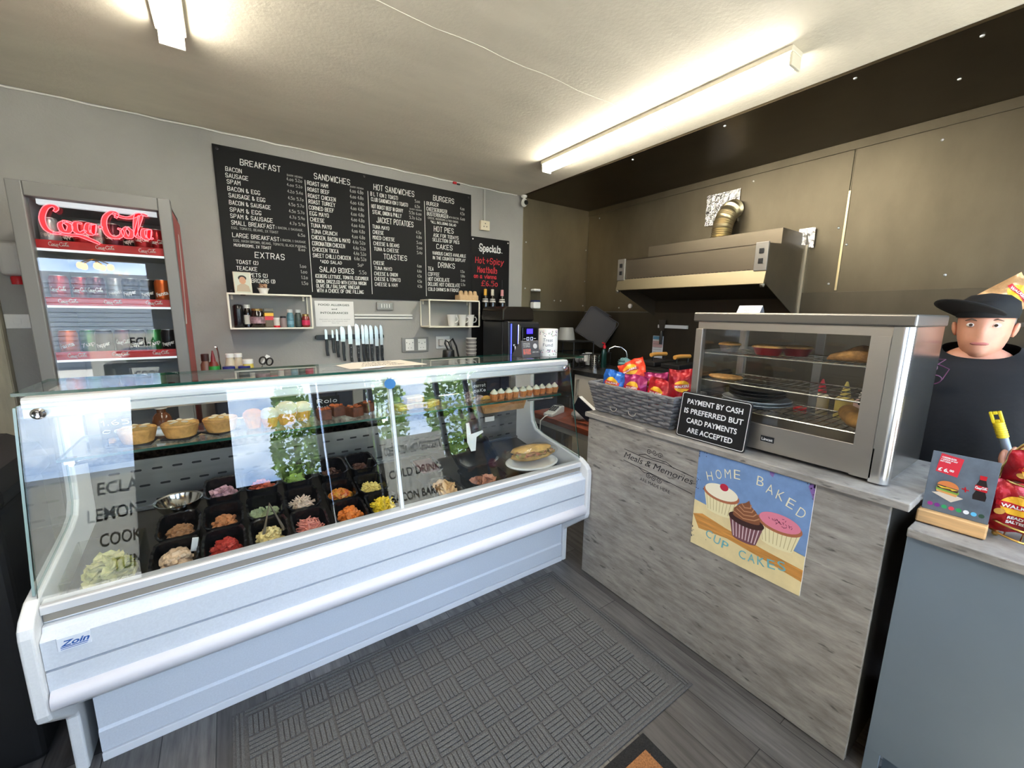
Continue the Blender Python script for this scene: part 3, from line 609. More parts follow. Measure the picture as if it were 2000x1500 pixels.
# black clamshell box
t = thing('clamshell_box', 'open black clamshell takeaway box with a ribbed lid', 'takeaway box', (1.025, 1.735, deckz(1.735) + .004), rot=(.14, 0, .05))
tray_mesh(.105, .095, .06).build('base', TB, t, smooth=True)
l = tray_mesh(.115, .105, .05); 
for k in range(26): a = -.09 + .0072 * k; l.box(a, a + .003, -.075, .08, .0, .0025)
l = l.build('ribbed_lid', TB, t, smooth=True); l.location = (0, .125, .105); l.rotation_euler = (.42, 0, 0)
heap('sliced_ham', 'brown sliced ham lying inside the black clamshell box', 'ham', 1.025, 1.71, deckz(1.71) + .016, .07, .045, .035, 'leaf', F('slham', (176, 116, 88)), 30, .024)
tray(.80, 1.93, .0, 'black crinkle-edged tray behind the sliced chicken, under clear film')
o = MB().box(-.055, .055, -.07, .07, 0, .05).build('salami_pack', mat('dark_red_pack', (70, 30, 32), .5), loc=(.80, 1.94, deckz(1.93) + .018), bevel=.012, seg=3); o.rotation_euler = (.14, 0, 0); single(o, 'dark red film-wrapped meat pack in the tray behind the chicken', 'meat pack')
t = thing('plastic_hook', 'white price hook hanging above the black clamshell box', 'hook', (.955, 1.72, .79))
MB().prism([(0, 0), (.025, .0), (.03, .07), (.07, .09), (.065, .10), (.0, .09), (-.012, .15), (-.03, .15), (-.022, .05)], 'y', 0, .002).build('hook_plate', WHITE, t)
# wrapped sandwich on an orange dish
t = thing('orange_dish', 'oval orange dish with a white rim at the right of the deck', 'dish', (1.375, 1.765, deckz(1.765) + .003), rot=(.14, 0, -.12))
MB().lathe([(.06, 0), (.10, .028), (.105, .032), (.096, .03), (.05, .005)], n=36, sx=1.25, sy=.8).build('dish_body', mat('orange_glaze', (214, 140, 66), .3), t, smooth=True)
MB().lathe([(.098, .036), (.108, .034), (.112, .04), (.104, .046), (.096, .04)], n=36, sx=1.25, sy=.8).build('white_rim', WHITE, t, smooth=True)
t.scale = (1.18, 1.1, 1.1)
t = thing('wrapped_baguette', 'film-wrapped salad baguette lying on the orange dish', 'sandwich', (1.375, 1.765, deckz(1.765) + .064), rot=(.14, 0, -.12))
MB().ball((0, 0, .018), (.115, .043, .022), 18, 0, .03).build('lower_bread', mat('bread', (224, 178, 104), .6, 0, (20, .25)), t, smooth=True)
b = MB()
for k in range(40): b.ball((RNG.uniform(-.10, .10), RNG.uniform(-.046, -.01), .036 + RNG.uniform(0, .008)), (.017, .013, .006), 7, 0, .3, (RNG.uniform(-.5, .5), RNG.uniform(-.5, .5), 0))
b.build('salad_layer', mat('food_mixed', (166, 176, 84), .5, 0, (36, .5, (1, 1, 1), (196, 120, 96))), t, smooth=True)
MB().ball((0, .01, .045), (.112, .04, .018), 18, 0, .04).build('upper_bread', mat('bread'), t, smooth=True)
fl = MB().ball((0, 0, .034), (.135, .054, .04), 20, 0, .09).build('cling_film', glass('cling_film', (.96, .96, .96), 1.4, .12), t)
t.scale = (1.18, 1.1, 1.15)

# ================================================================ DRINKS FRIDGE
fx0, fx1, fy0, fz = -.655, -.163, 2.48, 1.965
df = thing('drinks_fridge', 'tall grey glass-door drinks fridge with a red neon logo', 'fridge', ((fx0 + fx1) / 2, 2.75, 0))
GB = mat('fridge_grey', (110, 109, 106), .45); SIDER = mat('fridge_side_red', (178, 56, 50), .4)
b = MB(); b.box(fx0 + .012, fx0 + .03, fy0 + .05, 3.03, .02, fz).box(fx0 + .03, fx1 - .012, 3.0, 3.03, .02, fz).box(fx0 + .03, fx1 - .012, fy0 + .05, 3.0, fz - .05, fz).box(fx0 + .03, fx1 - .012, fy0 + .05, 3.0, .02, .2)
b.build('cabinet', mat('fridge_inner', (196, 198, 198), .5), df, world=True)
MB().box(fx1 - .026, fx1 - .012, fy0 + .05, 3.03, .02, fz - .002).build('right_side', mat('fridge_inner'), df, world=True)
s = MB().box(fx1 - .012, fx1 - .006, fy0 + .052, 3.03, .2, fz - .03).build('red_side_panel', SIDER, df, world=True)
t = MB().poly([(0, 0), (.10, .12), (.16, .32), (.20, .46), (.25, .46), (.22, .3), (.14, .1), (.08, 0)], YZ(fx1 - .0055, 2.62, 1.4, 1)); t.build('white_ribbon', WHITE, df, world=True)
dr = MB(); a = .045
dr.box(fx0, fx0 + a, fy0, fy0 + .05, .22, fz - .004).box(fx1 - a, fx1, fy0, fy0 + .05, .22, fz - .004).box(fx0 + a, fx1 - a, fy0, fy0 + .05, fz - .06, fz - .004).box(fx0 + a, fx1 - a, fy0, fy0 + .05, .22, .3)
door = dr.build('door_frame', GB, df, world=True, bevel=.004)
g = MB(); g.box(fx0 + a, fx0 + a + .008, fy0 - .001, fy0 + .004, .3, fz - .06).box(fx0 + a, fx1 - a, fy0 - .001, fy0 + .004, fz - .068, fz - .06).box(fx1 - a - .004, fx1 - a, fy0 - .001, fy0 + .004, .3, fz - .06).build('gasket', BLACK, door, world=False) if False else g.build('gasket', BLACK, df, world=True)
MB().box(fx0 + a, fx1 - a, fy0 + .015, fy0 + .021, .3, fz - .06).build('door_glass', glass('fridge_glass', (.95, .96, .96), 1.7), df, world=True)
LED = mat('fridge_led', (226, 236, 240), .5, emit=.4)
SHZ = [1.728, 1.495, 1.262, 1.03]
SHR = mat('shelf_strip_red', (196, 40, 44), .4)
COKE = [[(2.2, 4.6), (2.6, 5.2), (2.0, 5.6), (1.0, 5.0), (.3, 3.2), (.6, 1.4), (1.7, .7), (2.8, 1.0)], [(3.4, 3.0), (2.7, 2.4), (2.9, 1.3), (3.7, 1.2), (4.1, 2.2), (3.4, 3.0), (4.6, 2.8)], [(5.9, 2.9), (5.0, 2.9), (4.8, 1.6), (5.5, 1.1), (6.3, 1.7)], [(7.6, 2.9), (6.8, 2.9), (6.5, 1.6), (7.1, 1.1), (7.6, 2.0), (7.7, 3.0), (7.5, 1.4), (8.1, 1.2)], [(8.4, 2.5), (9.0, 2.6)],
        [(11.3, 4.6), (11.6, 5.4), (10.8, 5.6), (9.7, 4.6), (9.3, 3.0), (9.7, 1.3), (10.8, .8), (11.8, 1.3), (12.0, 2.3), (11.4, 2.6)], [(12.9, 3.0), (12.3, 2.3), (12.6, 1.2), (13.3, 1.2), (13.6, 2.2), (12.9, 3.0)], [(14.0, 1.5), (14.8, 3.6), (15.4, 5.4), (14.9, 5.6), (14.4, 3.6), (14.3, 1.6), (15.0, 1.2)], [(16.4, 2.9), (15.6, 2.8), (15.4, 1.6), (16.0, 1.1), (16.5, 2.0), (16.6, 3.0), (16.4, 1.4), (17.1, 1.3)], [(10.9, 5.4), (12.2, 4.9), (13.6, 4.9), (15.4, 5.8), (16.6, 5.6)], [(1.5, .8), (3.6, .6), (5.4, .6), (7.2, -.1), (8.2, -.6)]]
def smoothp(p, n=5):
    o = []
    for i in range(len(p) - 1):
        a, b_, c, d = p[max(0, i - 1)], p[i], p[i + 1], p[min(len(p) - 1, i + 2)]
        for k in range(n):
            t = k / n; o.append(tuple(.5 * (2 * b_[j] + (c[j] - a[j]) * t + (2 * a[j] - 5 * b_[j] + 4 * c[j] - d[j]) * t * t + (3 * b_[j] - a[j] - 3 * c[j] + d[j]) * t ** 3) for j in (0, 1)))
    return o + [p[-1]]
def script_logo(b, f, x0, z0, w_, h_, lw, mi=0, n=4):
    for st in COKE: b.ribbon([(x0 + p[0] * w_ / 17.2, z0 + p[1] * h_ / 6) for p in smoothp(st, n)], lw, f, mi)
# neon script on the door: red filled letters with glowing outline tubes
nx, nz, nw, nh = -.575, 1.755, .34, .13
b = MB(); tb = MB(); fN = XZ(fy0 - .002)
for st in COKE:
    p = [(nx + q[0] * nw / 17.2, nz + q[1] * nh / 6) for q in smoothp(st, 6)]; n = len(p); L_, R_ = [], []
    for i, q in enumerate(p):
        a0, a1 = p[max(0, i - 1)], p[min(n - 1, i + 1)]; dx, dy = a1[0] - a0[0], a1[1] - a0[1]; l = math.hypot(dx, dy) or 1; wd = .0075 * (.55 + .6 * abs(dy) / l) * (.5 + .5 * math.sin(PI * min(1, max(0, (i + 1) / (n + 1)))))
        L_.append((q[0] - dy / l * wd, q[1] + dx / l * wd)); R_.append((q[0] + dy / l * wd, q[1] - dx / l * wd))
    for i in range(n - 1): b.poly([L_[i], R_[i], R_[i + 1], L_[i + 1]], fN)
    tb.tube([(u, fy0 - .004, v) for u, v in L_ + R_[::-1]], .0014, 5, wrap=True)
lg = b.build('neon_logo', mat('neon_red_fill', (196, 34, 44), .4, emit=.5), df, world=True)
tb.build('neon_tube', mat('neon_glow', (255, 70, 78), .4, emit=2.6), lg, world=True)
for i, z in enumerate(SHZ):
    MB().box(fx0 + .032, fx1 - .028, fy0 + .075, 2.99, z - .012, z - .004).build('shelf', mat('fridge_inner'), df, world=True)
    q = MB().box(fx0 + .032, fx1 - .028, fy0 + .066, fy0 + .072, z - .012, z + .022).build('shelf_strip', SHR, df, world=True)
    for k in range(3):
        l = MB(); script_logo(l, XZ(fy0 + .0648), fx0 + .075 + .14 * k, z - .003, .06, .019, .0016, n=3); l.build('strip_lettering', WHITE, q, world=True)
    MB().box(fx0 + .034, fx1 - .03, fy0 + .066, fy0 + .08, z - .022, z - .0125).build('light_strip', LED, df, world=True)
MB().box(fx0 + .06, fx1 - .06, fy0 + .07, fy0 + .1, fz - .075, fz - .052).build('top_light', LED, df, world=True)
# cans and bottles
CANS = {'red': (170, 24, 32), 'silver': (176, 178, 180), 'plum': (92, 24, 44), 'orange': (206, 96, 36), 'green': (52, 120, 62), 'black': (26, 26, 30), 'blue': (40, 70, 150)}
protos = {}
def can(x, y, z, col, label):
    if col not in protos:
        t = thing('drink_can', label, 'can', (x, y, z), 0, 'drink cans in the fridge'); protos[col] = t
        MB().lathe([(.024, .002), (.031, .012), (.031, .103), (.026, .116)], n=20).build('can_body', mat('can_' + col, CANS[col], .3, .55), t, smooth=True)
        MB().lathe([(.024, 0), (.024, .002), (.02, .003)], n=20).lathe([(.026, .116), (.026, .119), (.024, .118), (.02, .116)], n=20).build('metal_lid', ALU, t, smooth=True)
        f = lambda u, v: (.0315 * math.sin(u / .0315), -.0315 * math.cos(u / .0315), v)
        b = MB()
        if col in ('red', 'plum'): script_logo(b, f, -.026, .05, .052, .022, .0022, n=3)
        else: b.text({'silver': 'Pepsi', 'orange': 'Fanta', 'black': 'Pepper', 'green': '7up', 'blue': 'Iron'}[col], f, 0, .045, w=.05, h=.018, align='c', bold=.03, ang=.3)
        b.build('can_lettering', WHITE, t, world=False); return t
    return dup(protos[col], (x, y, z), label)
rows = [['silver', 'black', 'red', 'silver', 'plum', 'black', 'red', 'red'], ['red', 'red', 'plum', 'silver', 'black', 'black', 'orange'], ['orange', 'green', 'black', 'plum', 'black', 'green', 'black'], ['red', 'plum', 'blue', 'black', 'silver', 'red']]
sn = ['top', 'second', 'third', 'bottom visible']
for i, rw in enumerate(rows):
    n = len(rw)
    for k, c_ in enumerate(rw):
        x = fx0 + .075 + (fx1 - fx0 - .15) * k / (n - 1); can(x, fy0 + .116 + .046 * (k % 2), SHZ[i] - .0035, c_, '%s drink can, %s from the left on the %s fridge shelf' % (c_, ORD[k], sn[i]))
# ================================================================ MENU BOARDS
T_BRK="""BREAKFAST~146~2315~206~31;BACON~71~2269~77~22;SAUSAGE~68~2234~110~22;SPAM~72~2200~64~22;BACON & EGG~72~2162~161~22;SAUSAGE & EGG~74~2125~183~22;BACON & SAUSAGE~73~2086~209~22;SPAM & EGG~73~2046~157~22;SPAM & SAUSAGE~72~2010~216~23;SMALL BREAKFAST~74~1973~222~23;2 BACON, 2 SAUSAGE,~303~1978~153~12;EGG, TOMATO, BEANS, 2X TOAST~72~1948~242~13;6.50~425~1945~40~17;LARGE BREAKFAST~73~1902~243~23;2 BACON, 2 SAUSAGE~323~1906~143~12;EGG, HASH BROWN, BEANS, TOMATO, BLACK PUDDING,~76~1876~394~13;MUSHROOMS, 2X TOAST~76~1849~192~15;8.00~422~1855~37~17;EXTRAS~179~1791~158~33;TOAST (2)~78~1749~113~21;TEACAKE~77~1711~105~22;CRUMPETS (2)~77~1675~158~22;HASH BROWNS (3)~77~1641~197~23;1.00~423~1750~35~19;1.00~426~1715~36~19;1.20~427~1679~36~19;1.50~426~1642~37~19;BARM VIENNA~388~2300~86~10;4.00 5.20~384~2274~85~17;4.00 5.20~384~2241~85~16;4.20 5.40~384~2202~85~17;4.50 5.70~384~2163~86~17;4.50 5.70~384~2125~86~17;4.50 5.70~384~2085~86~17;4.70 5.90~384~2049~86~17;4.70 5.90~383~2011~87~17"""
T_SAND="""SANDWICHES~543~2312~219~34;ROAST HAM~500~2269~122~23;ROAST BEEF~500~2231~129~22;ROAST CHICKEN~500~2192~165~23;ROAST TURKEY~501~2157~159~23;CORNED BEEF~501~2121~149~22;EGG MAYO~503~2085~113~23;CHEESE~504~2048~83~23;TUNA MAYO~505~2012~124~23;TUNA CRUNCH~505~1974~157~23;CHICKEN, BACON & MAYO~506~1937~238~24;CORONATION CHICKEN~506~1899~202~24;CHICKEN TIKKA~506~1861~159~24;SWEET CHILLI CHICKEN~505~1823~237~24;*ADD SALAD~548~1789~134~19;50P~789~1784~37~19;SALAD BOXES~541~1732~217~32;5.50~796~1733~48~24;ICEBERG LETTUCE, TOMATO, CUCUMBER~513~1693~342~21;ONION, DRIZZLED WITH EXTRA VIRGIN~515~1659~324~21;OLIVE OIL/ BALSAMIC VINEGAR~514~1629~277~21;WITH A CHOICE OF ONE FILLING~516~1598~302~22;BARM VIENNA~764~2298~87~10;4.00 4.80~760~2267~87~21;4.00 4.80~760~2231~87~20;4.00 4.80~760~2193~87~21;4.00 4.80~760~2156~86~21;4.00 4.80~760~2119~86~21;4.00 4.80~760~2083~86~22;4.00 4.80~760~2046~86~21;4.00 4.80~760~2009~86~22;4.00 4.80~760~1971~85~22;4.40 5.20~763~1935~82~21;4.40 5.20~764~1896~82~22;4.40 5.20~765~1860~82~22;4.40 5.20~767~1825~80~22"""
T_HOT="""HOT SANDWICHES~922~2311~292~36;B L T (ON 2 TOAST)~898~2269~192~24;CLUB SANDWICH (ON 3 TOAST)~901~2234~263~23;HOT ROAST BEEF IN GRAVY~901~2188~225~24;STEAK, ONION & PHILLY~907~2151~206~24;5.00~1220~2274~37~19;6.50~1219~2238~37~19;5.50 6.00~1174~2187~93~20;5.70 6.20~1175~2153~91~20;BARM VIENNA~1179~2218~92~9;JACKET POTATOES~932~2097~270~35;TUNA MAYO~902~2053~117~23;CHEESE~903~2017~75~23;MIXED CHEESE~901~1980~155~23;CHEESE & BEANS~905~1940~184~23;TUNA & CHEESE~906~1903~179~23;4.50~1224~2054~37~20;4.80~1225~2021~40~20;5.00~1226~1981~41~20;5.00~1226~1944~42~20;5.40~1227~1908~40~20;TOASTIES~972~1851~173~34;CHEESE~899~1807~75~23;TUNA MAYO~902~1770~126~23;CHEESE & ONION~901~1732~170~23;CHEESE & TOMATO~901~1695~189~24;CHEESE & HAM~902~1658~164~23;4.00~1225~1810~34~21;4.40~1225~1772~33~21;4.50~1225~1736~33~20;4.50~1225~1697~34~20;4.50~1225~1660~34~21"""
T_BUR="""BURGERS~1367~2312~172~35;BURGER~1312~2270~95~24;CHEESEBURGER~1311~2231~168~25;BUSTERBURGER~1314~2197~173~24;WITH BACON,~1493~2201~91~13;CHEESE, MUSHROOMS & FRIED ONIONS~1320~2173~255~14;*ALL INCLUDING SALAD~1343~2145~212~17;4.00~1595~2276~36~21;4.50~1595~2239~37~21;6.00~1597~2200~37~21;HOT PIES~1368~2089~165~36;ASK FOR TODAYS~1363~2048~213~24;SELECTION OF PIES~1356~2015~227~23;CAKES~1386~1961~136~35;VARIOUS CAKES AVAILABLE~1353~1916~289~22;IN THE COUNTER DISPLAY~1356~1881~281~22;DRINKS~1399~1823~141~36;TEA~1313~1794~44~26;COFFEE~1313~1754~93~25;HOT CHOCOLATE~1312~1716~181~26;DELUXE HOT CHOCOLATE~1311~1679~275~25;COLD DRINKS IN FRIDGE~1312~1641~265~23;1.50~1593~1794~36~19;1.80~1596~1759~36~19;2.00~1597~1726~36~18;2.50~1598~1691~36~19"""
T_SPW="""Specials~1772~1981~205~55"""
T_SPR="""Hot+Spicy~1734~1883~275~47;Meatballs~1753~1809~191~47;on a vienna~1720~1763~219~31;£6.50~1791~1702~159~41"""

BOARD = mat('chalkboard', (13, 12, 12), .6, spec=.25)
FADED = mat('faded_chalk', (170, 170, 164), .9)
def board_text(tab, parent, y, m, nm='lettering', lw=.0028):
    for L in tab.split(';'):
        t, x, z, w_, h_ = L.split('~'); x, z, w_, h_ = (int(q) / 1000 for q in (x, z, w_, h_))
        big = h_ >= .027
        MB().hand(t, XZ(y), x, z, w_, h_, (lw * 1.35 if big else lw * max(.55, min(1, h_ / .02))), .16, slant=.06).build('heading' if big else ('price' if t[0].isdigit() and '.' in t[:3] else nm), m if (m is not CHALK or big or (h_ > .014 and not t[0].isdigit())) else FADED, parent, world=True)
mb = thing('menu_board', 'large black menu board with white hand lettering on the back wall', 'menu board', (.857, BW, 1.56))
MB().box(.017, 1.694, BW - .008, BW - .001, 1.561, 2.403).build('panel', BOARD, mb, world=True)
for tb_ in (T_BRK, T_SAND, T_HOT, T_BUR): board_text(tb_, mb, BW - .0088, CHALK)
for x in (.488, .88, 1.295): MB().box(x - .0015, x + .0015, BW - .0092, BW - .0082, 1.598, 2.294).build('divider_line', CHALK, mb, world=True)
for x, z in ((.04, 2.38), (.86, 2.385), (1.67, 2.38), (.04, 1.585), (1.67, 1.585)): MB().lathe([(.007, 0), (.006, -.003), (.002, -.004)], (x, BW - .008, z), 10, 'y').build('screw_cap', BLACK, mb, world=True)
sb = thing('specials_board', 'small black specials board beside the big menu board', 'menu board', (1.88, BW, 1.09))
MB().box(1.698, 2.07, BW - .007, BW - .001, 1.09, 2.09).build('panel', BOARD, sb, world=True)
board_text(T_SPW, sb, BW - .0078, CHALK, lw=.006); board_text(T_SPR, sb, BW - .0078, mat('red_chalk', (196, 52, 60), .9), lw=.0045)
MB().tube([(1.76, BW - .008, 2.0), (1.85, BW - .008, 1.992), (1.97, BW - .008, 1.985), (2.0, BW - .008, 1.982)], .0013, 4).build('underline', CHALK, sb, world=True)
for x in (1.71, 2.055): MB().lathe([(.006, 0), (.005, -.003), (.002, -.004)], (x, BW - .007, 2.07), 10, 'y').build('screw_cap', WHITE, sb, world=True)

# ================================================================ BACK COUNTER AND WALL ITEMS
BZ = 1.05
bc = thing('back_counter', 'dark base cabinet with a grey worktop along the back wall', 'counter', (.95, 2.8, 0))
MB().box(-.10, 2.35, 2.58, 3.04, BZ - .04, BZ).build('worktop', mat('grey_worktop', (120, 116, 110), .4, 0, (12, .2)), bc, world=True, bevel=.004)
MB().box(-.09, 2.3, 2.62, 3.03, 0, BZ - .041).build('carcass', mat('dark_navy', (34, 38, 48), .4), bc, world=True)
for k in range(4):
    x = -.08 + .595 * k; q = MB().box(x, x + .585, 2.60, 2.62, .12, BZ - .05).build('door', mat('navy_door', (44, 48, 60), .35), bc, world=True, bevel=.002)
    MB().tube([(x + .06, 2.6, .9), (x + .06, 2.575, .9), (x + .22, 2.575, .9), (x + .22, 2.6, .9)], .005, 6).build('handle', ALU, q, world=True)
def jar(name, label, cat, loc, prof, m, capprof=None, capm=None, lab=None, labm=None, group=None, capname='lid', sq=None, n=20):
    t = thing(name, label, cat, loc, 0, group)
    o = MB().lathe(prof, n=n).build('jar_body' if 'jar' in name else 'bottle_body', m, t, smooth=True)
    if capprof: MB().lathe(capprof, n=n).build(capname, capm, t, smooth=True)
    if lab: MB().lathe([(lab[0], lab[1]), (lab[0], lab[2])], n=n, caps=False).build('paper_label', labm, t, smooth=True)
    return t
def wire_shelf(x0, x1, label):
    t = thing('wall_shelf', label, 'shelf', ((x0 + x1) / 2, BW, 1.365)); W_ = mat('cream_metal', (226, 220, 202), .45); y0 = 2.875; s = .0045
    for z in (1.366, 1.566):
        b = MB(); b.box(x0, x1, y0 - s, y0 + s, z - s, z + s).build('front_rail', W_, t, world=True); b = MB().box(x0, x1, BW - .012, BW - .003, z - s, z + s).build('back_rail', W_, t, world=True)
        for x in (x0, x1): MB().box(x - s, x + s, y0 + s, BW - .012, z - s, z + s).build('side_rail', W_, t, world=True)
    for x in (x0, x1):
        for y in (y0, BW - .0075): MB().box(x - s, x + s, y - s, y + s, 1.366 + s, 1.566 - s).build('upright', W_, t, world=True)
    MB().box(x0 + s, x1 - s, y0 + s, BW - .012, 1.3635, 1.3685).build('bottom_panel', W_, t, world=True); MB().box(x0 + s, x1 - s, y0 + s, BW - .012, 1.5635, 1.5685).build('top_panel', W_, t, world=True)
    for x in (x0 + .02, x1 - .02): MB().box(x - .006, x + .006, BW - .012, BW - .009, 1.535, 1.562).build('hanging_bracket', W_, t, world=True)
wire_shelf(.018, .449, 'left cream metal wall shelf holding jars and bottles'); wire_shelf(1.245, 1.672, 'right cream metal wall shelf holding white mugs')
S1 = 1.3687; SY = 2.96
DARKG = mat('dark_glass', (20, 16, 14), .12, coat=.5)
jar('vinegar_bottle', 'tall black bottle at the left end of the jar shelf', 'bottle', (.062, SY, S1), [(.027, 0), (.028, .003), (.028, .10), (.027, .125), (.02, .135), (.003, .138)], mat('black_bottle', (16, 16, 18), .25))
t = jar('sauce_bottle', 'dark sauce bottle with white cap beside the tall black bottle', 'bottle', (.108, SY + .015, S1), [(.02, 0), (.021, .08), (.016, .105), (.013, .115)], DARKG, [(.0165, .115), (.0165, .135), (.014, .137)], WHITE, (.0214, .02, .075), mat('cream_label', (202, 196, 186), .6), capname='cap')
jar('coffee_jar', 'wide dark jar with gold lid and pale label on the shelf', 'jar', (.157, SY - .01, S1), [(.036, 0), (.04, .01), (.04, .075), (.03, .095), (.029, .10)], DARKG, [(.03, .10), (.031, .112), (.028, .114)], mat('gold_lid', (168, 138, 84), .3, .8), (.0405, .025, .065), mat('bramble_label', (150, 120, 128), .6, 0, (40, .7)))
t = thing('gravy_tub', 'square jar with red and yellow label on the shelf', 'jar', (.218, SY, S1))
MB().box(-.025, .025, -.022, .022, 0, .095).build('tub_body', mat('tan_tub', (92, 78, 52), .4), t, bevel=.006); MB().box(-.024, .024, -.0235, -.0222, .045, .068).build('red_label', RED, t); MB().box(-.024, .024, -.0235, -.0222, .07, .088).build('yellow_label', YEL, t); MB().box(-.026, .026, -.023, .023, .096, .115).build('lid', mat('grey_lid', (96, 92, 80), .4), t, bevel=.003)
jar('spice_pot', 'short cream and red spice pot on the shelf', 'jar', (.256, SY - .02, S1), [(.017, 0), (.0175, .05), (.016, .054)], mat('cream_label'), [(.0178, .05), (.018, .058), (.016, .06)], WHITE, (.0178, .0, .012), RED)
jar('pepper_pot', 'short grey shaker with black lid on the shelf', 'jar', (.293, SY - .015, S1), [(.018, 0), (.0185, .052), (.016, .058)], mat('mauve_grey', (134, 118, 116), .6), [(.017, .058), (.017, .068), (.013, .07)], BLACK)
for k, (x, c_) in enumerate(((.335, (84, 128, 140)), (.38, (52, 66, 62)))):
    jar('herb_jar', ['slim clear herb jar with blue label on the shelf', 'slim clear herb jar with dark green contents on the shelf'][k], 'jar', (x, SY, S1), [(.019, 0), (.02, .005), (.02, .075), (.014, .088), (.014, .092)], mat('herb_%d' % k, c_, .35, 0, (60, .4)), [(.0165, .092), (.0165, .11), (.014, .112)], mat('clear_lid', (186, 190, 186), .3), (.0204, .018, .04), mat('aqua_label', (120, 160, 178), .5) if k == 0 else mat('dk_label', (60, 72, 62), .5))
jar('jam_jar', 'red jam jar with gold lid at the right end of the shelf', 'jar', (.422, SY - .01, S1), [(.02, 0), (.024, .006), (.024, .055), (.019, .066), (.018, .07)], mat('jam_red', (120, 36, 30), .2, coat=.5), [(.0195, .07), (.0195, .082), (.017, .084)], mat('gold_lid'), (.0244, .014, .045), mat('pink_label', (196, 36, 80), .5))
# things on top of the left shelf
T1 = 1.5688
t = thing('photo_frame', 'small silver photo frame leaning on the left wall shelf', 'photo frame', (.10, 2.945, T1), rot=(-.2, 0, .12))
MB().box(-.045, .045, 0, .008, 0, .13).build('frame', mat('silver_frame', (206, 200, 184), .3, .7), t, bevel=.002)
MB().box(-.039, .039, -.0012, 0, .007, .123).build('photo', mat('photo_backdrop', (196, 200, 184), .5), t)
MB().poly([(-.035, .012), (.035, .012), (.03, .045), (.012, .058), (-.012, .058), (-.03, .045)], XZ(-.0017)).build('printed_shirt', mat('print_shirt', (176, 160, 138), .6), t)
MB().disc(0, .078, .017, .022, XZ(-.0017)).build('printed_face', mat('print_face', (196, 150, 120), .6), t); MB().disc(0, .092, .021, .017, XZ(-.0016)).build('printed_hair', mat('print_hair', (40, 32, 28), .6), t)
MB().prism([(.01, 0), (.05, 0), (.008, .09)], 'x', -.012, .012).build('stand_leg', mat('brown_card', (80, 56, 40), .7), t)
t = thing('ramekin_pot', 'small white pot with red and beige petals on the left wall shelf', 'pot', (.20, 2.94, T1))
MB().lathe([(.02, 0), (.024, .02), (.03, .032), (.032, .036), (.028, .034), (.02, .006)], n=24, wave=(12, .02)).build('pot', WHITE, t, smooth=True)
b = MB()
for k in range(30): a, q = RNG.uniform(0, 6.28), RNG.uniform(0, .022); b.ball((q * math.cos(a), q * math.sin(a), .04 + RNG.uniform(0, .018)), (.009, .006, .004), 6, 0, .2, (RNG.uniform(-1, 1), RNG.uniform(-1, 1), 0))
b.build('dried_petals', mat('petals', (150, 60, 44), .7, 0, (50, .5, (1, 1, 1), (222, 190, 150))), t)
o = MB().box(-.03, .03, -.02, .02, 0, .004).build('phone', mat('grey_phone', (130, 128, 122), .4), loc=(.33, 2.93, T1), bevel=.001); single(o, 'small flat grey slab lying on the left wall shelf', 'phone')
# mugs, egg box
mug = None
for k, (x, y) in enumerate(((1.452, 2.93), (1.508, 2.985), (1.548, 2.93), (1.625, 2.94))):
    lb = '%s white mug from the left on the right wall shelf' % ORD[k]
    if mug is None:
        mug = thing('mug', lb, 'mug', (x, y, S1), 0, 'white mugs on the shelf')
        MB().lathe([(.021, 0), (.023, .003), (.034, .088), (.035, .09), (.032, .088), (.02, .006)], n=28).build('cup', mat('white_china', (216, 214, 208), .25), mug, smooth=True)
        MB().tube([(.03, 0, .07), (.045, -.008, .072), (.053, -.012, .055), (.047, -.009, .035), (.028, 0, .028)], .0045, 8).build('handle', mat('white_china'), mug, smooth=True)
    else: dup(mug, (x, y, S1), lb)
t = thing('egg_box', 'beige egg box standing on the right wall shelf', 'egg box', (1.60, 2.95, T1))
MB().box(-.085, .085, -.045, .045, 0, .045).build('box_base', mat('egg_card', (186, 156, 116), .8, 0, (60, .1)), t, bevel=.008)
b = MB()
for i in range(4): b.lathe([(.02, 0), (.014, .03), (.006, .034)], (-.062 + .0415 * i, -.02, .043), 10)
b.build('cone_row', mat('egg_card'), t, smooth=True)
# notice
t = thing('allergy_notice', 'white food allergies notice on the wall by the left shelf', 'notice', (.621, BW, 1.369))
MB().box(.496, .747, BW - .003, BW - .001, 1.369, 1.541).build('sheet', PAPER, t, world=True)
GN = mat('notice_green', (72, 84, 72), .7)
for s, z, h, ww in (('FOOD ALLERGIES', 1.509, .013, .2), ('and', 1.482, .011, .036), ('INTOLERANCES', 1.455, .013, .18)): MB().text(s, XZ(BW - .0036), .618, z, w=ww, h=h, align='c', bold=.02).build('heading', GN, t, world=True)
for i, s in enumerate(('Please speak to our staff about the ingredients', 'in your meal, when making your order.', 'Thank You')): MB().text(s, XZ(BW - .0036), .62, 1.415 - .0125 * i, w=(.2, .165, .05)[i], h=.0055, align='c').build('small_lettering', mat('grey_print', (120, 120, 120), .7), t, world=True)
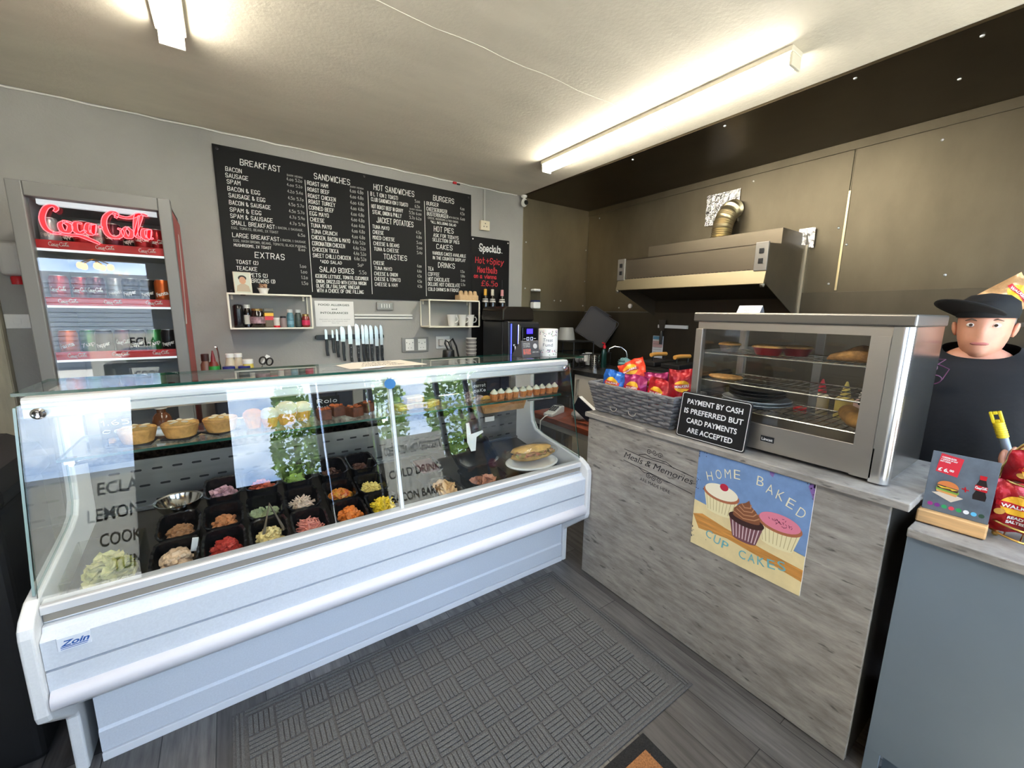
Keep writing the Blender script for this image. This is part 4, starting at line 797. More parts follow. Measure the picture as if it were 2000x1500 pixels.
# knife rack
o = MB().prism([(.484, 1.287), (.494, 1.279), (.94, 1.279), (.95, 1.287), (.95, 1.303), (.94, 1.312), (.494, 1.312), (.484, 1.303)], 'y', BW - .018, BW - .001).build('magnetic_knife_rack', BLACK, loc=(.717, BW, 1.295), world=True, bevel=.002)
single(o, 'black magnetic strip on the back wall holding knives', 'knife rack')
KN = [(.552, 1.352, 1.282, 1.168, .008, 0), (.594, 1.346, 1.29, 1.186, .006, 0), (.622, 1.352, 1.27, 1.154, .007, 0), (.660, 1.37, 1.263, 1.127, .0155, 0), (.709, 1.381, 1.245, 1.117, .014, 1), (.759, 1.388, 1.235, 1.114, .016, 1), (.797, 1.381, 1.243, 1.112, .010, 0), (.823, 1.381, 1.241, 1.107, .013, 1), (.856, 1.378, 1.24, 1.105, .013, 1), (.894, 1.374, 1.225, 1.102, .013, 1), (.929, 1.38, 1.232, 1.11, .011, 1)]
for k, (x, zt, zm, zb, hw, riv) in enumerate(KN):
    t = thing('kitchen_knife', '%s knife from the left on the magnetic strip, black handled' % (ORD + ['eleventh'])[k], 'knife', (x, BW - .021, zm), 0, 'knives on the magnetic strip')
    L = zt - zm
    MB().prism([(-hw, 0), (hw, 0), (hw, L * .72), (hw * .5, L * .92), (-hw * .55, L), (-hw, L * .9)], 'y', -.001, .001).build('blade', mat('knife_steel', (206, 208, 208), .28, .85), t)
    hl = zm - zb; hb = MB().prism([(-.008, 0), (.010, 0), (.012, -hl * .3), (.009, -hl * .7), (.014, -hl), (-.005, -hl), (-.009, -hl * .6)], 'y', -.006, .006).build('handle', BLACK, t, bevel=.0025) if True else MB().prism([(-hw * .55, 0), (hw * .6, 0), (hw * .75, -hl * .3), (hw * .55, -hl * .7), (hw * .95, -hl), (-hw * .2, -hl * 1.0), (-hw * .45, -hl * .6)] if hw < .012 else [(-.006, 0), (.008, 0), (.0085, -hl * .4), (.0065, -hl * .75), (.011, -hl), (-.003, -hl), (-.006, -hl * .6)], 'y', -.006, .006).build('handle', BLACK, t, bevel=.0025)
    if riv:
        for q in range(3): MB().lathe([(.002, 0), (.0015, -.001)], (.001, -.006, -hl * (.18 + .27 * q)), 8, 'y').build('rivet', CHROME, hb)
# sockets and switches
def plate(name, label, cat, x0, x1, z0, z1, m, y=BW, th=.01): return thing(name, label, cat, ((x0 + x1) / 2, y, z0)), MB().box(x0, x1, y - th, y - .001, z0, z1)
t, b = plate('double_socket', 'grey metal double power socket on the wall below the mug shelf', 'socket', 1.087, 1.304, 1.166, 1.282, None)
b.build('back_plate', mat('grey_metal_plate', (140, 138, 134), .45, .4), t, world=True, bevel=.004)
for x in (1.115, 1.215):
    q = MB().box(x, x + .068, BW - .0125, BW - .01, 1.18, 1.268).build('socket_face', WHITE, t, world=True, bevel=.002); h = MB()
    for dx, dz, sx, sz in ((.03, .06, .004, .008), (.018, .03, .006, .004), (.042, .03, .006, .004), (.006, .07, .006, .006), (.054, .07, .006, .006)): MB().box(x + dx, x + dx + sx, BW - .013, BW - .0124, 1.18 + dz - .012, 1.18 + dz - .012 + sz).build('hole', BLACK, q, world=True)
t, b = plate('switch_bank', 'grey metal four-gang switch under the menu board', 'switch', .906, 1.03, 1.484, 1.545, None, th=.018)
b.build('back_plate', mat('grey_metal_plate'), t, world=True, bevel=.007)
for k in range(4): MB().box(.937 + .019 * k, .944 + .019 * k, BW - .022, BW - .018, 1.502, 1.53).build('rocker', WHITE, t, world=True, bevel=.001)
for z, lb in ((1.443, 'upper white cable trunking running to the switch'), (1.422, 'lower white cable trunking running under the first')):
    o = MB().box(.748, 1.176, BW - .014, BW - .001, z, z + .012).build('cable_trunking', WHITE, loc=(.96, BW, z), world=True, bevel=.002); single(o, lb, 'trunking')
t, b = plate('wall_socket', 'white socket with two plugs above the flask', 'socket', 1.37, 1.49, 1.185, 1.285, None)
b.build('face_plate', WHITE, t, world=True, bevel=.003)
for x in (1.385, 1.445): MB().box(x, x + .035, BW - .045, BW - .0105, 1.21, 1.262).build('plug', mat('pale_plug', (206, 202, 194), .4), t, world=True, bevel=.006)
t, b = plate('ceiling_socket', 'cream single socket fed by a conduit from the ceiling', 'socket', 1.773, 1.858, 2.145, 2.22, None, th=.03)
b.build('socket_box', mat('cream_plastic', (226, 214, 186), .45), t, world=True, bevel=.003)
for dx, dz in ((.037, .05), (.024, .026), (.05, .026)): MB().box(1.773 + dx, 1.773 + dx + .009, BW - .0306, BW - .0299, 2.145 + dz, 2.151 + dz).build('hole', BLACK, t, world=True)
MB().box(1.808, 1.826, BW - .014, BW - .001, 2.2205, CZ - .016).build('conduit', mat('grey_conduit', (176, 174, 168), .5), t, world=True, bevel=.003)
t = thing('security_camera', 'small white and black camera hanging at the ceiling corner', 'camera', (2.18, BW - .06, CZ))
MB().lathe([(.026, 0), (.026, -.012), (.012, -.02), (.012, -.034)], (2.18, BW - .06, CZ - .013), 16).build('mount', WHITE, t, world=True, smooth=True)
MB().ball((2.18, BW - .065, 2.408), (.026, .03, .034), 16).build('camera_body', WHITE, t, world=True, smooth=True); MB().lathe([(.02, -.026), (.018, -.033), (.003, -.034)], (2.179, BW - .065, 2.405), 18, 'y').build('lens', BLACK, t, world=True, smooth=True)
t = thing('soap_dispenser', 'clear and white soap dispenser on the steel wall', 'dispenser', (2.34, BW - .006, 1.52))
b = MB(); b.box(2.302, 2.378, BW - .08, BW - .014, 1.52, 1.58).build('base', WHITE, t, world=True, bevel=.01); MB().box(2.305, 2.375, BW - .075, BW - .014, 1.58, 1.596).build('blue_band', mat('navy_band', (30, 44, 84), .4), t, world=True, bevel=.004)
MB().box(2.305, 2.375, BW - .075, BW - .014, 1.596, 1.675).build('tank', glass('tank', (.8, .8, .8), 1.4, .1), t, world=True, bevel=.006); MB().box(2.302, 2.378, BW - .08, BW - .014, 1.675, 1.697).build('cap', WHITE, t, world=True, bevel=.01)
t, b = plate('light_switch', 'white double switch plate left of the drinks fridge', 'switch', -.885, -.80, 1.368, 1.438, None); b.build('face_plate', WHITE, t, world=True, bevel=.003)
MB().box(-.855, -.83, BW - .0135, BW - .0101, 1.39, 1.416).build('rocker', WHITE, t, world=True, bevel=.001)
t = thing('fire_alarm', 'white call point with red base left of the drinks fridge', 'alarm', (-.825, BW, 1.58))
MB().box(-.865, -.785, BW - .04, BW - .001, 1.62, 1.78).build('housing', mat('pale_housing', (190, 188, 184), .5), t, world=True, bevel=.02, seg=3); MB().lathe([(.022, 0), (.024, .03), (.02, .038)], (-.81, BW - .03, 1.58), 18).build('red_beacon', RED, t, world=True, smooth=True)
# condiments on the back counter
CY = 2.74; SAUCE = mat('chilli_sauce', (112, 36, 26), .3); MAYO = mat('mayo_jar', (222, 210, 180), .4); NAVY = mat('navy_lid', (28, 36, 110), .4)
jar('sauce_bottle', 'brown sauce bottle with dark cap at the left of the condiments', 'bottle', (-.113, CY, BZ), [(.022, 0), (.023, .13), (.014, .15)], mat('brown_sauce', (112, 76, 62), .3), [(.018, .15), (.018, .185), (.016, .187)], mat('brown_cap', (60, 36, 30), .4), capname='cap')
jar('chilli_sauce_bottle', 'red chilli sauce bottle with green ring and pointed nozzle', 'bottle', (-.078, CY - .01, BZ), [(.024, 0), (.025, .12), (.016, .145)], SAUCE, [(.012, .145), (.01, .165), (.003, .205)], mat('nozzle_red', (120, 40, 40), .4), (.0256, .09, .122), mat('green_ring', (40, 140, 60), .4), capname='nozzle')
t = thing('drinking_straw', 'bent metal straw standing among the condiments', 'straw', (-.045, CY, BZ)); MB().tube([(0, 0, 0), (-.008, 0, .20), (-.012, 0, .222), (-.02, 0, .222)], .004, 6).build('tube', mat('polished_steel'), t)
for k, (x, y, lb) in enumerate(((-.012, CY - .06, 'left mayonnaise jar with navy lid'), (.058, CY - .07, 'right mayonnaise jar with navy lid, in front'))): jar('mayonnaise_jar', lb, 'jar', (x, y, BZ), [(.026, 0), (.028, .08), (.026, .09)], MAYO, [(.029, .09), (.029, .118), (.027, .12)], NAVY)
for k, (x, lb) in enumerate(((-.003, 'left pale dressing bottle with white cap'), (.036, 'right pale dressing bottle with white cap'))): jar('dressing_bottle', lb, 'bottle', (x, CY + .03, BZ), [(.024, 0), (.025, .12), (.018, .15), (.016, .16)], mat('pale_dressing', (196, 184, 160), .4), [(.02, .16), (.02, .18), (.018, .182)], WHITE, capname='cap')
jar('mustard_bottle', 'yellow mustard bottle with white cap beside the scissors pot', 'bottle', (.078, CY - .05, BZ), [(.025, 0), (.027, .09), (.025, .125), (.022, .13)], mat('mustard', (206, 186, 84), .4), [(.026, .13), (.026, .152), (.024, .154)], WHITE, capname='cap')
t = thing('utensil_pot', 'small steel pot at the right of the condiments', 'pot', (.145, CY, BZ)); MB().lathe([(.04, 0), (.044, .085), (.046, .09), (.042, .086), (.037, .005)], n=28).build('pot_shell', mat('polished_steel'), t, smooth=True)
t = thing('scissors', 'black handled scissors standing in the small steel pot', 'scissors', (.155, CY, BZ + .08), rot=(0, .25, 0))
for s_ in (-1, 1):
    MB().tube([(s_ * .017 + .016 * math.cos(a), 0, .055 + .021 * math.sin(a)) for a in [2 * PI * k / 14 for k in range(14)]], .005, 6, wrap=True).build('handle_loop', BLACK, t, smooth=True); MB().prism([(s_ * .008, .035), (s_ * .014, .038), (-s_ * .004, -.06), (-s_ * .006, -.06)], 'y', -.001 + .002 * s_, .001 + .002 * s_).build('blade', STEEL, t)
t = thing('spatula', 'white rubber spatula standing in the small steel pot', 'spatula', (.125, CY + .01, BZ + .06), rot=(0, .5, 0)); MB().box(-.012, .012, -.004, .004, .06, .12).build('blade', WHITE, t, bevel=.004); MB().tube([(0, 0, -.04), (0, 0, .06)], .004, 6).build('handle', STEEL, t)
# bottles of syrup on a small ledge by the coffee machine
led = thing('syrup_ledge', 'black ledge behind the coffee machine carrying syrup bottles', 'shelf', (1.88, BW - .05, 1.44)); MB().box(1.74, 2.07, BW - .11, BW - .009, 1.44, 1.455).build('board', MATTE, led, world=True, bevel=.002)
for k, (x, cc) in enumerate(((1.798, (214, 160, 50)), (1.868, (208, 200, 176)), (1.965, (206, 140, 140)))):
    t = thing('syrup_bottle', ['dark syrup bottle with a yellow neck, leftmost of three', 'dark syrup bottle with a cream neck, middle of three', 'dark syrup bottle with a pink neck, rightmost of three'][k], 'bottle', (x, BW - .06, 1.4551), 0, 'syrup bottles')
    MB().lathe([(.028, 0), (.029, .10), (.024, .13), (.013, .16), (.011, .175)], n=20).build('bottle_body', DARKG, t, smooth=True); MB().lathe([(.0135, .165), (.0125, .215), (.010, .217)], n=16).build('neck_wrap', mat('neck_%d' % k, cc, .5), t, smooth=True)
    MB().lathe([(.0275, .11), (.0225, .138)], n=20, caps=False).build('paper_label', mat('cream_label'), t, smooth=True); MB().tube([(0, 0, .215), (0, 0, .30)], .0018, 6).build('pump_straw', BLACK, t)
# flask kettle, cups, coffee machine
t = thing('flask_kettle', 'black coffee flask with a looped handle on the back counter', 'flask', (1.39, 2.86, BZ)); MB().lathe([(.052, 0), (.055, .02), (.047, .11), (.045, .135), (.042, .14)], n=24).build('flask_body', BLACK, t, smooth=True)
MB().tube([(.03, 0, .14), (.01, 0, .20), (.035, 0, .225), (.065, 0, .17), (.085, 0, .09), (.09, 0, .04)], .008, 8).build('handle', BLACK, t, smooth=True); MB().tube([(-.005, 0, .14), (-.03, .0, .19), (-.025, 0, .215), (0, 0, .20), (.02, 0, .15)], .006, 8).build('cable_loop', BLACK, t, smooth=True)
cups = None
for k in range(6):
    lb = '%s ribbed paper cup from the bottom of the stack' % ORD[k]; loc = (1.557, 2.80, BZ + .001 + .028 * k)
    if cups is None:
        cups = thing('paper_cup', lb, 'cup', loc, 0, 'stack of ribbed paper cups')
        MB().lathe([(.029, 0), (.040, .085), (.042, .087), (.042, .091), (.039, .09), (.0285, .004)], n=24).build('cup_wall', mat('cup_card', (196, 192, 182), .6), cups, smooth=True); MB().lathe([(.0372, .062), (.0402, .084)], n=24, caps=False).build('grey_band', mat('grey_band', (120, 116, 112), .6), cups, smooth=True)
    else: dup(cups, loc, lb)
cm = thing('coffee_machine', 'black and silver coffee machine with a blue lit display', 'coffee machine', (1.88, 2.7, BZ))
MB().box(1.69, 1.985, 2.56, 2.85, BZ, 1.42).build('housing', mat('machine_black', (24, 24, 26), .4), cm, world=True, bevel=.015, seg=3)
MB().prism([(1.70, BZ + .01), (1.98, BZ + .01), (1.988, 1.412), (1.69, 1.42)], 'y', 2.49, 2.56).build('front_door', mat('machine_dark', (34, 34, 36), .35), cm, world=True, bevel=.012)
MB().box(1.772, 1.80, 2.474, 2.489, BZ + .09, 1.395).build('silver_trim', mat('polished_steel'), cm, world=True, bevel=.006); MB().box(1.716, 1.722, 2.482, 2.4899, BZ + .03, 1.40).build('blue_light_strip', mat('blue_led', (70, 80, 255), .4, emit=1.5), cm, world=True, bevel=.002)
MB().box(1.812, 1.955, 2.474, 2.489, 1.13, 1.375).build('touch_panel', mat('gloss_black', (12, 12, 14), .1), cm, world=True, bevel=.004); MB().box(1.852, 1.908, 2.472, 2.4738, 1.325, 1.362).build('display', mat('blue_screen', (58, 44, 255), .3, emit=1.4), cm, world=True)
for i in range(3):
    for j in range(2):
        b = MB(); x, z = 1.863 + .036 * j, 1.288 - .034 * i
        for q in ((x - .011, x - .008, z - .012, z + .012), (x + .008, x + .011, z - .012, z + .012), (x - .008, x + .008, z + .009, z + .012), (x - .008, x + .008, z - .012, z - .009)): b.box(q[0], q[1], 2.472, 2.4738, q[2], q[3])
        b.build('button', mat('button_glow', (190, 200, 240), .4, emit=.5), cm, world=True)
        MB().box(x + (-.04 if j == 0 else .02), x + (-.02 if j == 0 else .04), 2.4725, 2.4739, z - .002, z + .002).build('button_caption', WHITE, cm, world=True)
MB().prism([(1.665, 1.4205), (1.965, 1.4215), (1.955, 1.50), (1.93, 1.527), (1.70, 1.525), (1.67, 1.50)], 'y', 2.53, 2.83).build('bean_hopper', mat('smoked_hopper', (52, 46, 40), .18, .6), cm, world=True, bevel=.012, seg=3)
MB().lathe([(.012, 0), (.012, -.012), (.008, -.014)], (1.745, 2.489, 1.24), 14, 'y').build('door_lock', CHROME, cm, world=True, smooth=True)
MB().tube([(1.745, 2.472, 1.235), (1.743, 2.466, 1.21), (1.738, 2.47, 1.16)], .005, 6).build('key', mat('pale_plug'), cm, world=True)
t = thing('takeaway_cup_stack', 'dark stacked cup lids beside the coffee machine', 'cup lids', (1.62, 2.56, BZ)); MB().lathe([(.03, 0), (.034, .02), (.03, .022), (.034, .045), (.03, .047), (.034, .07), (.03, .072), (.034, .10), (.02, .12)], n=20).build('lid_column', BLACK, t, smooth=True)
# on the top glass
TZ = 1.2415
t = thing('card_machine', 'grey contactless payment terminal in front of the coffee machine', 'card machine', (1.345, 1.80, TZ)); MB().prism([(1.755, 0), (1.85, 0), (1.85, .012), (1.775, .085), (1.762, .085)], 'x', -.055, .055).build('housing', mat('terminal_grey', (92, 90, 92), .4), None) if False else MB().prism([(-.05, 0), (.05, 0), (.05, .012), (-.02, .09), (-.035, .09)], 'x', -.058, .058).build('housing', mat('terminal_grey', (72, 70, 72), .4), t, bevel=.004)
sl = lambda u, v: (u, -.0505 + v * .15 / .9 - .0008, v + .006)
MB().poly([(-.052, .012), (-.002, .012), (-.002, .042), (-.052, .042)], sl).build('picture_label', mat('label_collage', (176, 150, 140), .6, 0, (90, .6, (1, 1, 1), (200, 90, 80))), t); b = MB()
for i, s in enumerate(('CONTACTLESS', 'PAYMENTS', 'ACCEPTED')): b.text(s, sl, -.05, .068 - .009 * i, w=.045, h=.006)
b.build('lettering', WHITE, t); MB().disc(.03, .055, .014, .014, sl).build('contactless_mark', mat('pale_print', (190, 188, 188), .6), t); MB().text('CREDIT CARDS', sl, .008, .02, w=.042, h=.006).build('small_lettering', WHITE, t)
t = thing('donation_tin', 'white floral fund tin standing on the right end of the top glass', 'tin', (1.50, 1.80, TZ)); MB().lathe([(.055, 0), (.055, .146)], n=40).build('tin_body', mat('tin_white', (232, 230, 226), .35), t, smooth=True); MB().lathe([(.0555, .146), (.055, .151), (.05, .152)], n=40).build('lid', WHITE, t, smooth=True)
fT = lambda u, v: (.0554 * math.sin(u / .0554 - .69), -.0554 * math.cos(u / .0554 - .69), v)
for s, z, h in (('Treat', .082, .019), ('Fund', .055, .019)): MB().text(s, fT, 0, z, w=.056, h=h, align='c').build('lettering', mat('slate_print', (84, 90, 104), .6), t)
fl = [mat('flower_pink', (214, 150, 160), .6), mat('flower_green', (110, 140, 110), .6), mat('flower_navy', (84, 84, 110), .6), mat('flower_mauve', (160, 120, 160), .6)]; b = MB()
for k in range(64):
    v = RNG.choice((RNG.uniform(.004, .036), RNG.uniform(.112, .142))); u = RNG.uniform(-.08, .08); b.disc(u, v, RNG.uniform(.0012, .003), RNG.uniform(.003, .007), fT, 8, RNG.randrange(4), RNG.uniform(0, 6))
b.build('flower_print', fl, t)
t = thing('paper_menu', 'printed paper notice lying flat on the middle of the top glass', 'paper', (.55, 1.87, TZ)); MB().prism([(.375, 1.885), (.40, 1.74), (.74, 1.745), (.69, 1.96), (.46, 1.95)], 'z', TZ, TZ + .001).build('sheet', mat('buff_paper', (206, 196, 182), .8), t, world=True)
for i, s in enumerate(('PLEASE', 'NOTE OUR', 'PAYMENT TERMS')): MB().text(s, XY(TZ + .0015), .56, 1.90 - .05 * i, w=.13 + .03 * i, h=.02, align='c', bold=.02).build('lettering', INK, t, world=True)
o = MB().prism([(.43, 1.71), (.52, 1.72), (.56, 1.765), (.47, 1.76)], 'z', TZ + .0022, TZ + .003).build('paper_slip', PAPER, loc=(.49, 1.74, TZ + .002), world=True); single(o, 'small white slip lying over the edge of the paper notice', 'paper')

# ================================================================ KITCHEN SIDE (right wall)
SZ2 = 1.0
su = thing('sink_unit', 'pale sink cupboard with a dark steel worktop along the right wall', 'sink unit', (2.72, 2.45, 0))
MB().box(2.44, 2.985, 2.03, 2.575, SZ2 - .03, SZ2).build('worktop', mat('dark_worktop', (58, 54, 50), .3, .3), su, world=True, bevel=.003) 
MB().box(2.47, 2.98, 2.04, 2.57, .05, SZ2 - .031).build('carcass', mat('pale_carcass', (160, 156, 146), .5), su, world=True)
for y in (2.045, 2.31):
    q = MB().box(2.452, 2.47, y, y + .255, .1, SZ2 - .04).build('door', mat('cream_door', (186, 180, 166), .45), su, world=True, bevel=.002); MB().tube([(2.452, y + .2, .78), (2.43, y + .2, .78), (2.43, y + .2, .92), (2.452, y + .2, .92)], .006, 8).build('handle', STEEL, q, world=True)
MB().box(2.436, 2.442, 2.03, 2.575, SZ2 - .03, SZ2 + .001).build('front_edge', STEEL, su, world=True, bevel=.001)
MB().lathe([(.15, .004), (.145, .004), (.12, .001), (.05, .0005)], (2.66, 2.19, SZ2 + .0), 32, caps=False).build('basin_rim', mat('polished_steel'), su, world=True, smooth=True)
MB().tube([(2.88, 2.36, SZ2), (2.88, 2.36, 1.1), (2.87, 2.37, 1.16), (2.84, 2.40, 1.195), (2.80, 2.44, 1.20), (2.77, 2.47, 1.18), (2.765, 2.475, 1.15)], .0085, 10).build('swan_tap', CHROME, su, world=True, smooth=True)
for y in (2.32, 2.42): MB().lathe([(.012, 0), (.012, .035), (.019, .04), (.019, .055), (.008, .06)], (2.88, y, SZ2), 12).build('tap_knob', CHROME, su, world=True, smooth=True)
hi = .03
dk = thing('dish_rack', 'black wire dish rack in the back corner', 'dish rack', (2.72, 2.80, 1.0)); MW = mat('black_wire', (20, 20, 20), .5)
b = MB().box(2.44, 2.985, 2.60, 3.03, 0, 1.0)
cu = single(b.build('corner_cupboard', mat('dark_worktop'), loc=(2.72, 2.8, 0), world=True, bevel=.003), 'dark cupboard in the back corner under the dish rack', 'cupboard')
for z in (1.01, 1.12): MB().tube([(2.48, 2.62, z), (2.96, 2.62, z), (2.96, 2.98, z), (2.48, 2.98, z)], .005, 6, wrap=True).build('rim_wire', MW, dk, world=True)
for k in range(9):
    x = 2.49 + .058 * k; MB().tube([(x, 2.62, 1.12), (x, 2.62, 1.01), (x, 2.98, 1.01), (x, 2.98, 1.12)], .003, 5).build('cross_wire', MW, dk, world=True)
for (x, y) in ((2.50, 2.63), (2.94, 2.63), (2.5, 2.97), (2.94, 2.97)): MB().tube([(x, y, 1.0), (x, y, 1.012)], .006, 6).build('foot', MW, dk, world=True)
dkt = thing('upper_rack', 'black wire tier above the dish rack holding a tub', 'rack', (2.8, 2.9, 1.0))
for x, y in ((2.46, 2.60), (2.70, 2.60), (2.46, 3.01), (2.70, 3.01)): MB().tube([(x, y, 1.0), (x, y, 1.235)], .005, 6).build('post', MW, dkt, world=True)
MB().tube([(2.46, 2.60, 1.235), (2.70, 2.60, 1.235), (2.70, 3.01, 1.235), (2.46, 3.01, 1.235)], .005, 6, wrap=True).build('rim_wire', MW, dkt, world=True)
for k in range(4): x = 2.5 + .05 * k; MB().tube([(x, 2.60, 1.235), (x, 3.01, 1.235)], .003, 5).build('cross_wire', MW, dkt, world=True)
t = thing('plastic_tub', 'upturned frosted plastic tub on the wire rack', 'tub', (2.585, 2.84, 1.2405)); MB().lathe([(.085, 0), (.082, .008), (.066, .10), (.06, .112), (.002, .114)], n=28).build('tub_wall', mat('frosted_plastic', (150, 150, 146), .4, alpha=.75), t, smooth=True)
BT = mat('dark_tray_metal', (62, 58, 54), .45, .3)
tr0 = None
for k in range(3):
    loc = (2.825 + .022 * k + (.03 if k == 2 else 0), 2.79 + .024 * k - (.02 if k == 2 else 0), 1.245); lb = ['dark baking tray nearest the room, leaning on the rack', 'dark baking tray in the middle of the three leaning trays', 'dark baking tray leaning nearest the steel wall'][k]
    if tr0 is None:
        tr0 = thing('baking_tray', lb, 'tray', loc, 0, 'leaning baking trays', rot=(.12, .55, -.72))
        b = MB(); hx, hz = .15, .135; O = []
        for cx, cz, a in ((hx, hz, 0), (-hx, hz, PI / 2), (-hx, -hz, PI), (hx, -hz, 1.5 * PI)):
            for q in range(5): an = a + PI / 2 * q / 4; O.append((cx * .86 + .02 * math.cos(an), cz * .86 + .02 * math.sin(an) + hz))
        b.loft([[(u, 0, v) for u, v in O], [(u * 1.02, -.022, (v - hz) * 1.02 + hz) for u, v in O], [(u * 1.05, -.022, (v - hz) * 1.05 + hz) for u, v in O], [(u * 1.02, .003, (v - hz) * 1.03 + hz) for u, v in O]]); b.build('tray_pan', BT, tr0, smooth=True)
    else: dup(tr0, loc, lb, rot=(.12, .55, -.72))
t = thing('white_mug', 'white mug lying in the dish rack', 'mug', (2.62, 2.72, 1.062), rot=(1.2, .4, 0)); MB().lathe([(.028, 0), (.03, .003), (.038, .085), (.04, .087), (.036, .084), (.026, .006)], n=24).build('cup', mat('white_china'), t, smooth=True); MB().tube([(.033, 0, .07), (.055, 0, .068), (.06, 0, .045), (.032, 0, .025)], .005, 8).build('handle', mat('white_china'), t, smooth=True)
t = thing('white_beaker', 'white beaker standing in the dish rack', 'cup', (2.735, 2.69, 1.0135)); MB().lathe([(.026, 0), (.032, .11), (.033, .112), (.03, .11), (.024, .004)], n=24).build('cup', mat('white_china'), t, smooth=True)
t = thing('cutlery_holder', 'perforated steel cutlery holder beside the sink', 'holder', (2.60, 2.48, SZ2 + .001)); MB().lathe([(.045, 0), (.046, .13), (.048, .132), (.044, .13), (.042, .004)], n=28).build('holder_wall', mat('polished_steel'), t, smooth=True)
b = MB()
for i in range(6):
    for j in range(14):
        a = 2 * PI * j / 14; f = lambda u, v, a=a: (.0468 * math.cos(a + u / .0468), .0468 * math.sin(a + u / .0468), v); b.disc(0, .022 + .018 * i, .005, .005, f, 8)
b.build('hole_pattern', mat('slot_dark'), t)
t = thing('washing_up_bottle', 'dark green washing up bottle with a red cap by the sink', 'bottle', (2.78, 2.54, SZ2 + .001)); MB().lathe([(.03, 0), (.032, .05), (.027, .10), (.03, .14), (.016, .175)], n=20, sy=.65).build('bottle_body', mat('dark_green_liquid', (22, 52, 44), .15), t, smooth=True); MB().lathe([(.014, .175), (.013, .20), (.006, .205), (.006, .22)], n=14).build('cap', RED, t, smooth=True); MB().tube([(0, 0, .218), (-.03, 0, .225)], .006, 8).build('trigger', RED, t)
t = thing('cleaning_cloth', 'crumpled pale blue cloth by the tap', 'cloth', (2.80, 2.32, SZ2 + .018)); b = MB().ball((0, 0, .05), (.055, .05, .042), 16, 0, .22); b.build('fabric', mat('aqua_cloth', (118, 160, 160), .9, 0, (30, .15)), t, smooth=True)
# griddle
gd = thing('griddle', 'stainless griddle with two dark press plates beside the sink', 'griddle', (2.72, 1.78, 0)); GS = mat('worn_steel', (110, 105, 95), .4, 1.)
MB().box(2.48, 2.985, 1.50, 2.02, .05, .97).build('stand', mat('dark_body'), gd, world=True); MB().box(2.46, 2.985, 1.49, 2.025, .985, 1.085).build('body', GS, gd, world=True, bevel=.006)
MB().box(2.448, 2.46, 1.80, 2.01, .995, 1.07).build('drip_drawer', GS, gd, world=True, bevel=.003); MB().box(2.448, 2.46, 1.50, 1.785, .995, 1.07).build('control_panel', mat('dark_panel', (74, 70, 64), .4, .6), gd, world=True, bevel=.003)
MB().lathe([(.022, 0), (.02, -.018), (.006, -.02)], (2.448, 1.66, 1.035), 16, 'x').build('knob', CHROME, gd, world=True, smooth=True)
for z in (1.02, 1.045): MB().lathe([(.004, 0), (.003, -.003)], (2.448, 1.735, z), 8, 'x').build('pilot_light', BLACK, gd, world=True)
MB().box(2.47, 2.975, 1.50, 2.02, 1.085, 1.10).build('hot_plate', mat('black_iron', (20, 19, 18), .5), gd, world=True)
for k, y in enumerate((1.92, 1.72)):
    t = thing('grill_press', ['dark grill press with a wooden handle, left of the pair', 'dark grill press with a wooden handle, right of the pair'][k], 'grill press', (2.70, y, 1.101)); MB().box(-.14, .15, -.075, .075, 0, .035).build('iron_plate', mat('black_iron'), t, bevel=.006, seg=2)
    MB().tube([(-.06, 0, .033), (-.06, 0, .075)], .006, 6).build('front_stem', mat('black_iron'), t); MB().tube([(.08, 0, .033), (.08, 0, .075)], .006, 6).build('rear_stem', mat('black_iron'), t); MB().tube([(-.085, 0, .08), (-.02, 0, .084), (.10, 0, .08)], .015, 10).build('wooden_handle', mat('honey_wood', (196, 140, 66), .5), t, smooth=True)
# strip with spatula, notice
t = thing('magnetic_tool_strip', 'white magnetic strip on the wall under the hood', 'tool strip', (2.985, 2.0, 1.375)); MB().box(2.974, 2.989, 1.87, 2.14, 1.373, 1.40).build('bar', WHITE, t, world=True, bevel=.002)
t = thing('metal_spatula', 'steel spatula with black handle hanging on the white strip', 'spatula', (2.97, 2.095, 1.40)); MB().prism([(-.035, .04), (.035, .04), (.022, -.05), (-.022, -.05)], 'x', -.001, .001).build('blade', mat('worn_steel'), t); MB().tube([(0, 0, -.05), (-.002, 0, -.08), (-.002, 0, -.16)], [.008, .014, .013], 8).build('handle', BLACK, t, smooth=True)
t = thing('cleaning_chart', 'narrow printed chart on the wall beside the griddle', 'notice', (2.988, 2.14, 1.12)); MB().box(2.985, 2.989, 2.085, 2.185, 1.12, 1.305).build('sheet', PAPER, t, world=True)
MB().box(2.9838, 2.9848, 2.088, 2.182, 1.275, 1.302).build('blue_header', mat('chart_blue', (96, 150, 180), .6), t, world=True); MB().box(2.9838, 2.9848, 2.088, 2.182, 1.21, 1.262).build('pink_section', mat('chart_pink', (200, 160, 154), .6), t, world=True)
b = MB()
for z in (1.268, 1.235, 1.205, 1.19, 1.165, 1.15, 1.14): b.box(2.983, 2.984, 2.092, 2.178, z, z + .0025)
b.build('ruled_print', mat('grey_print'), t, world=True)
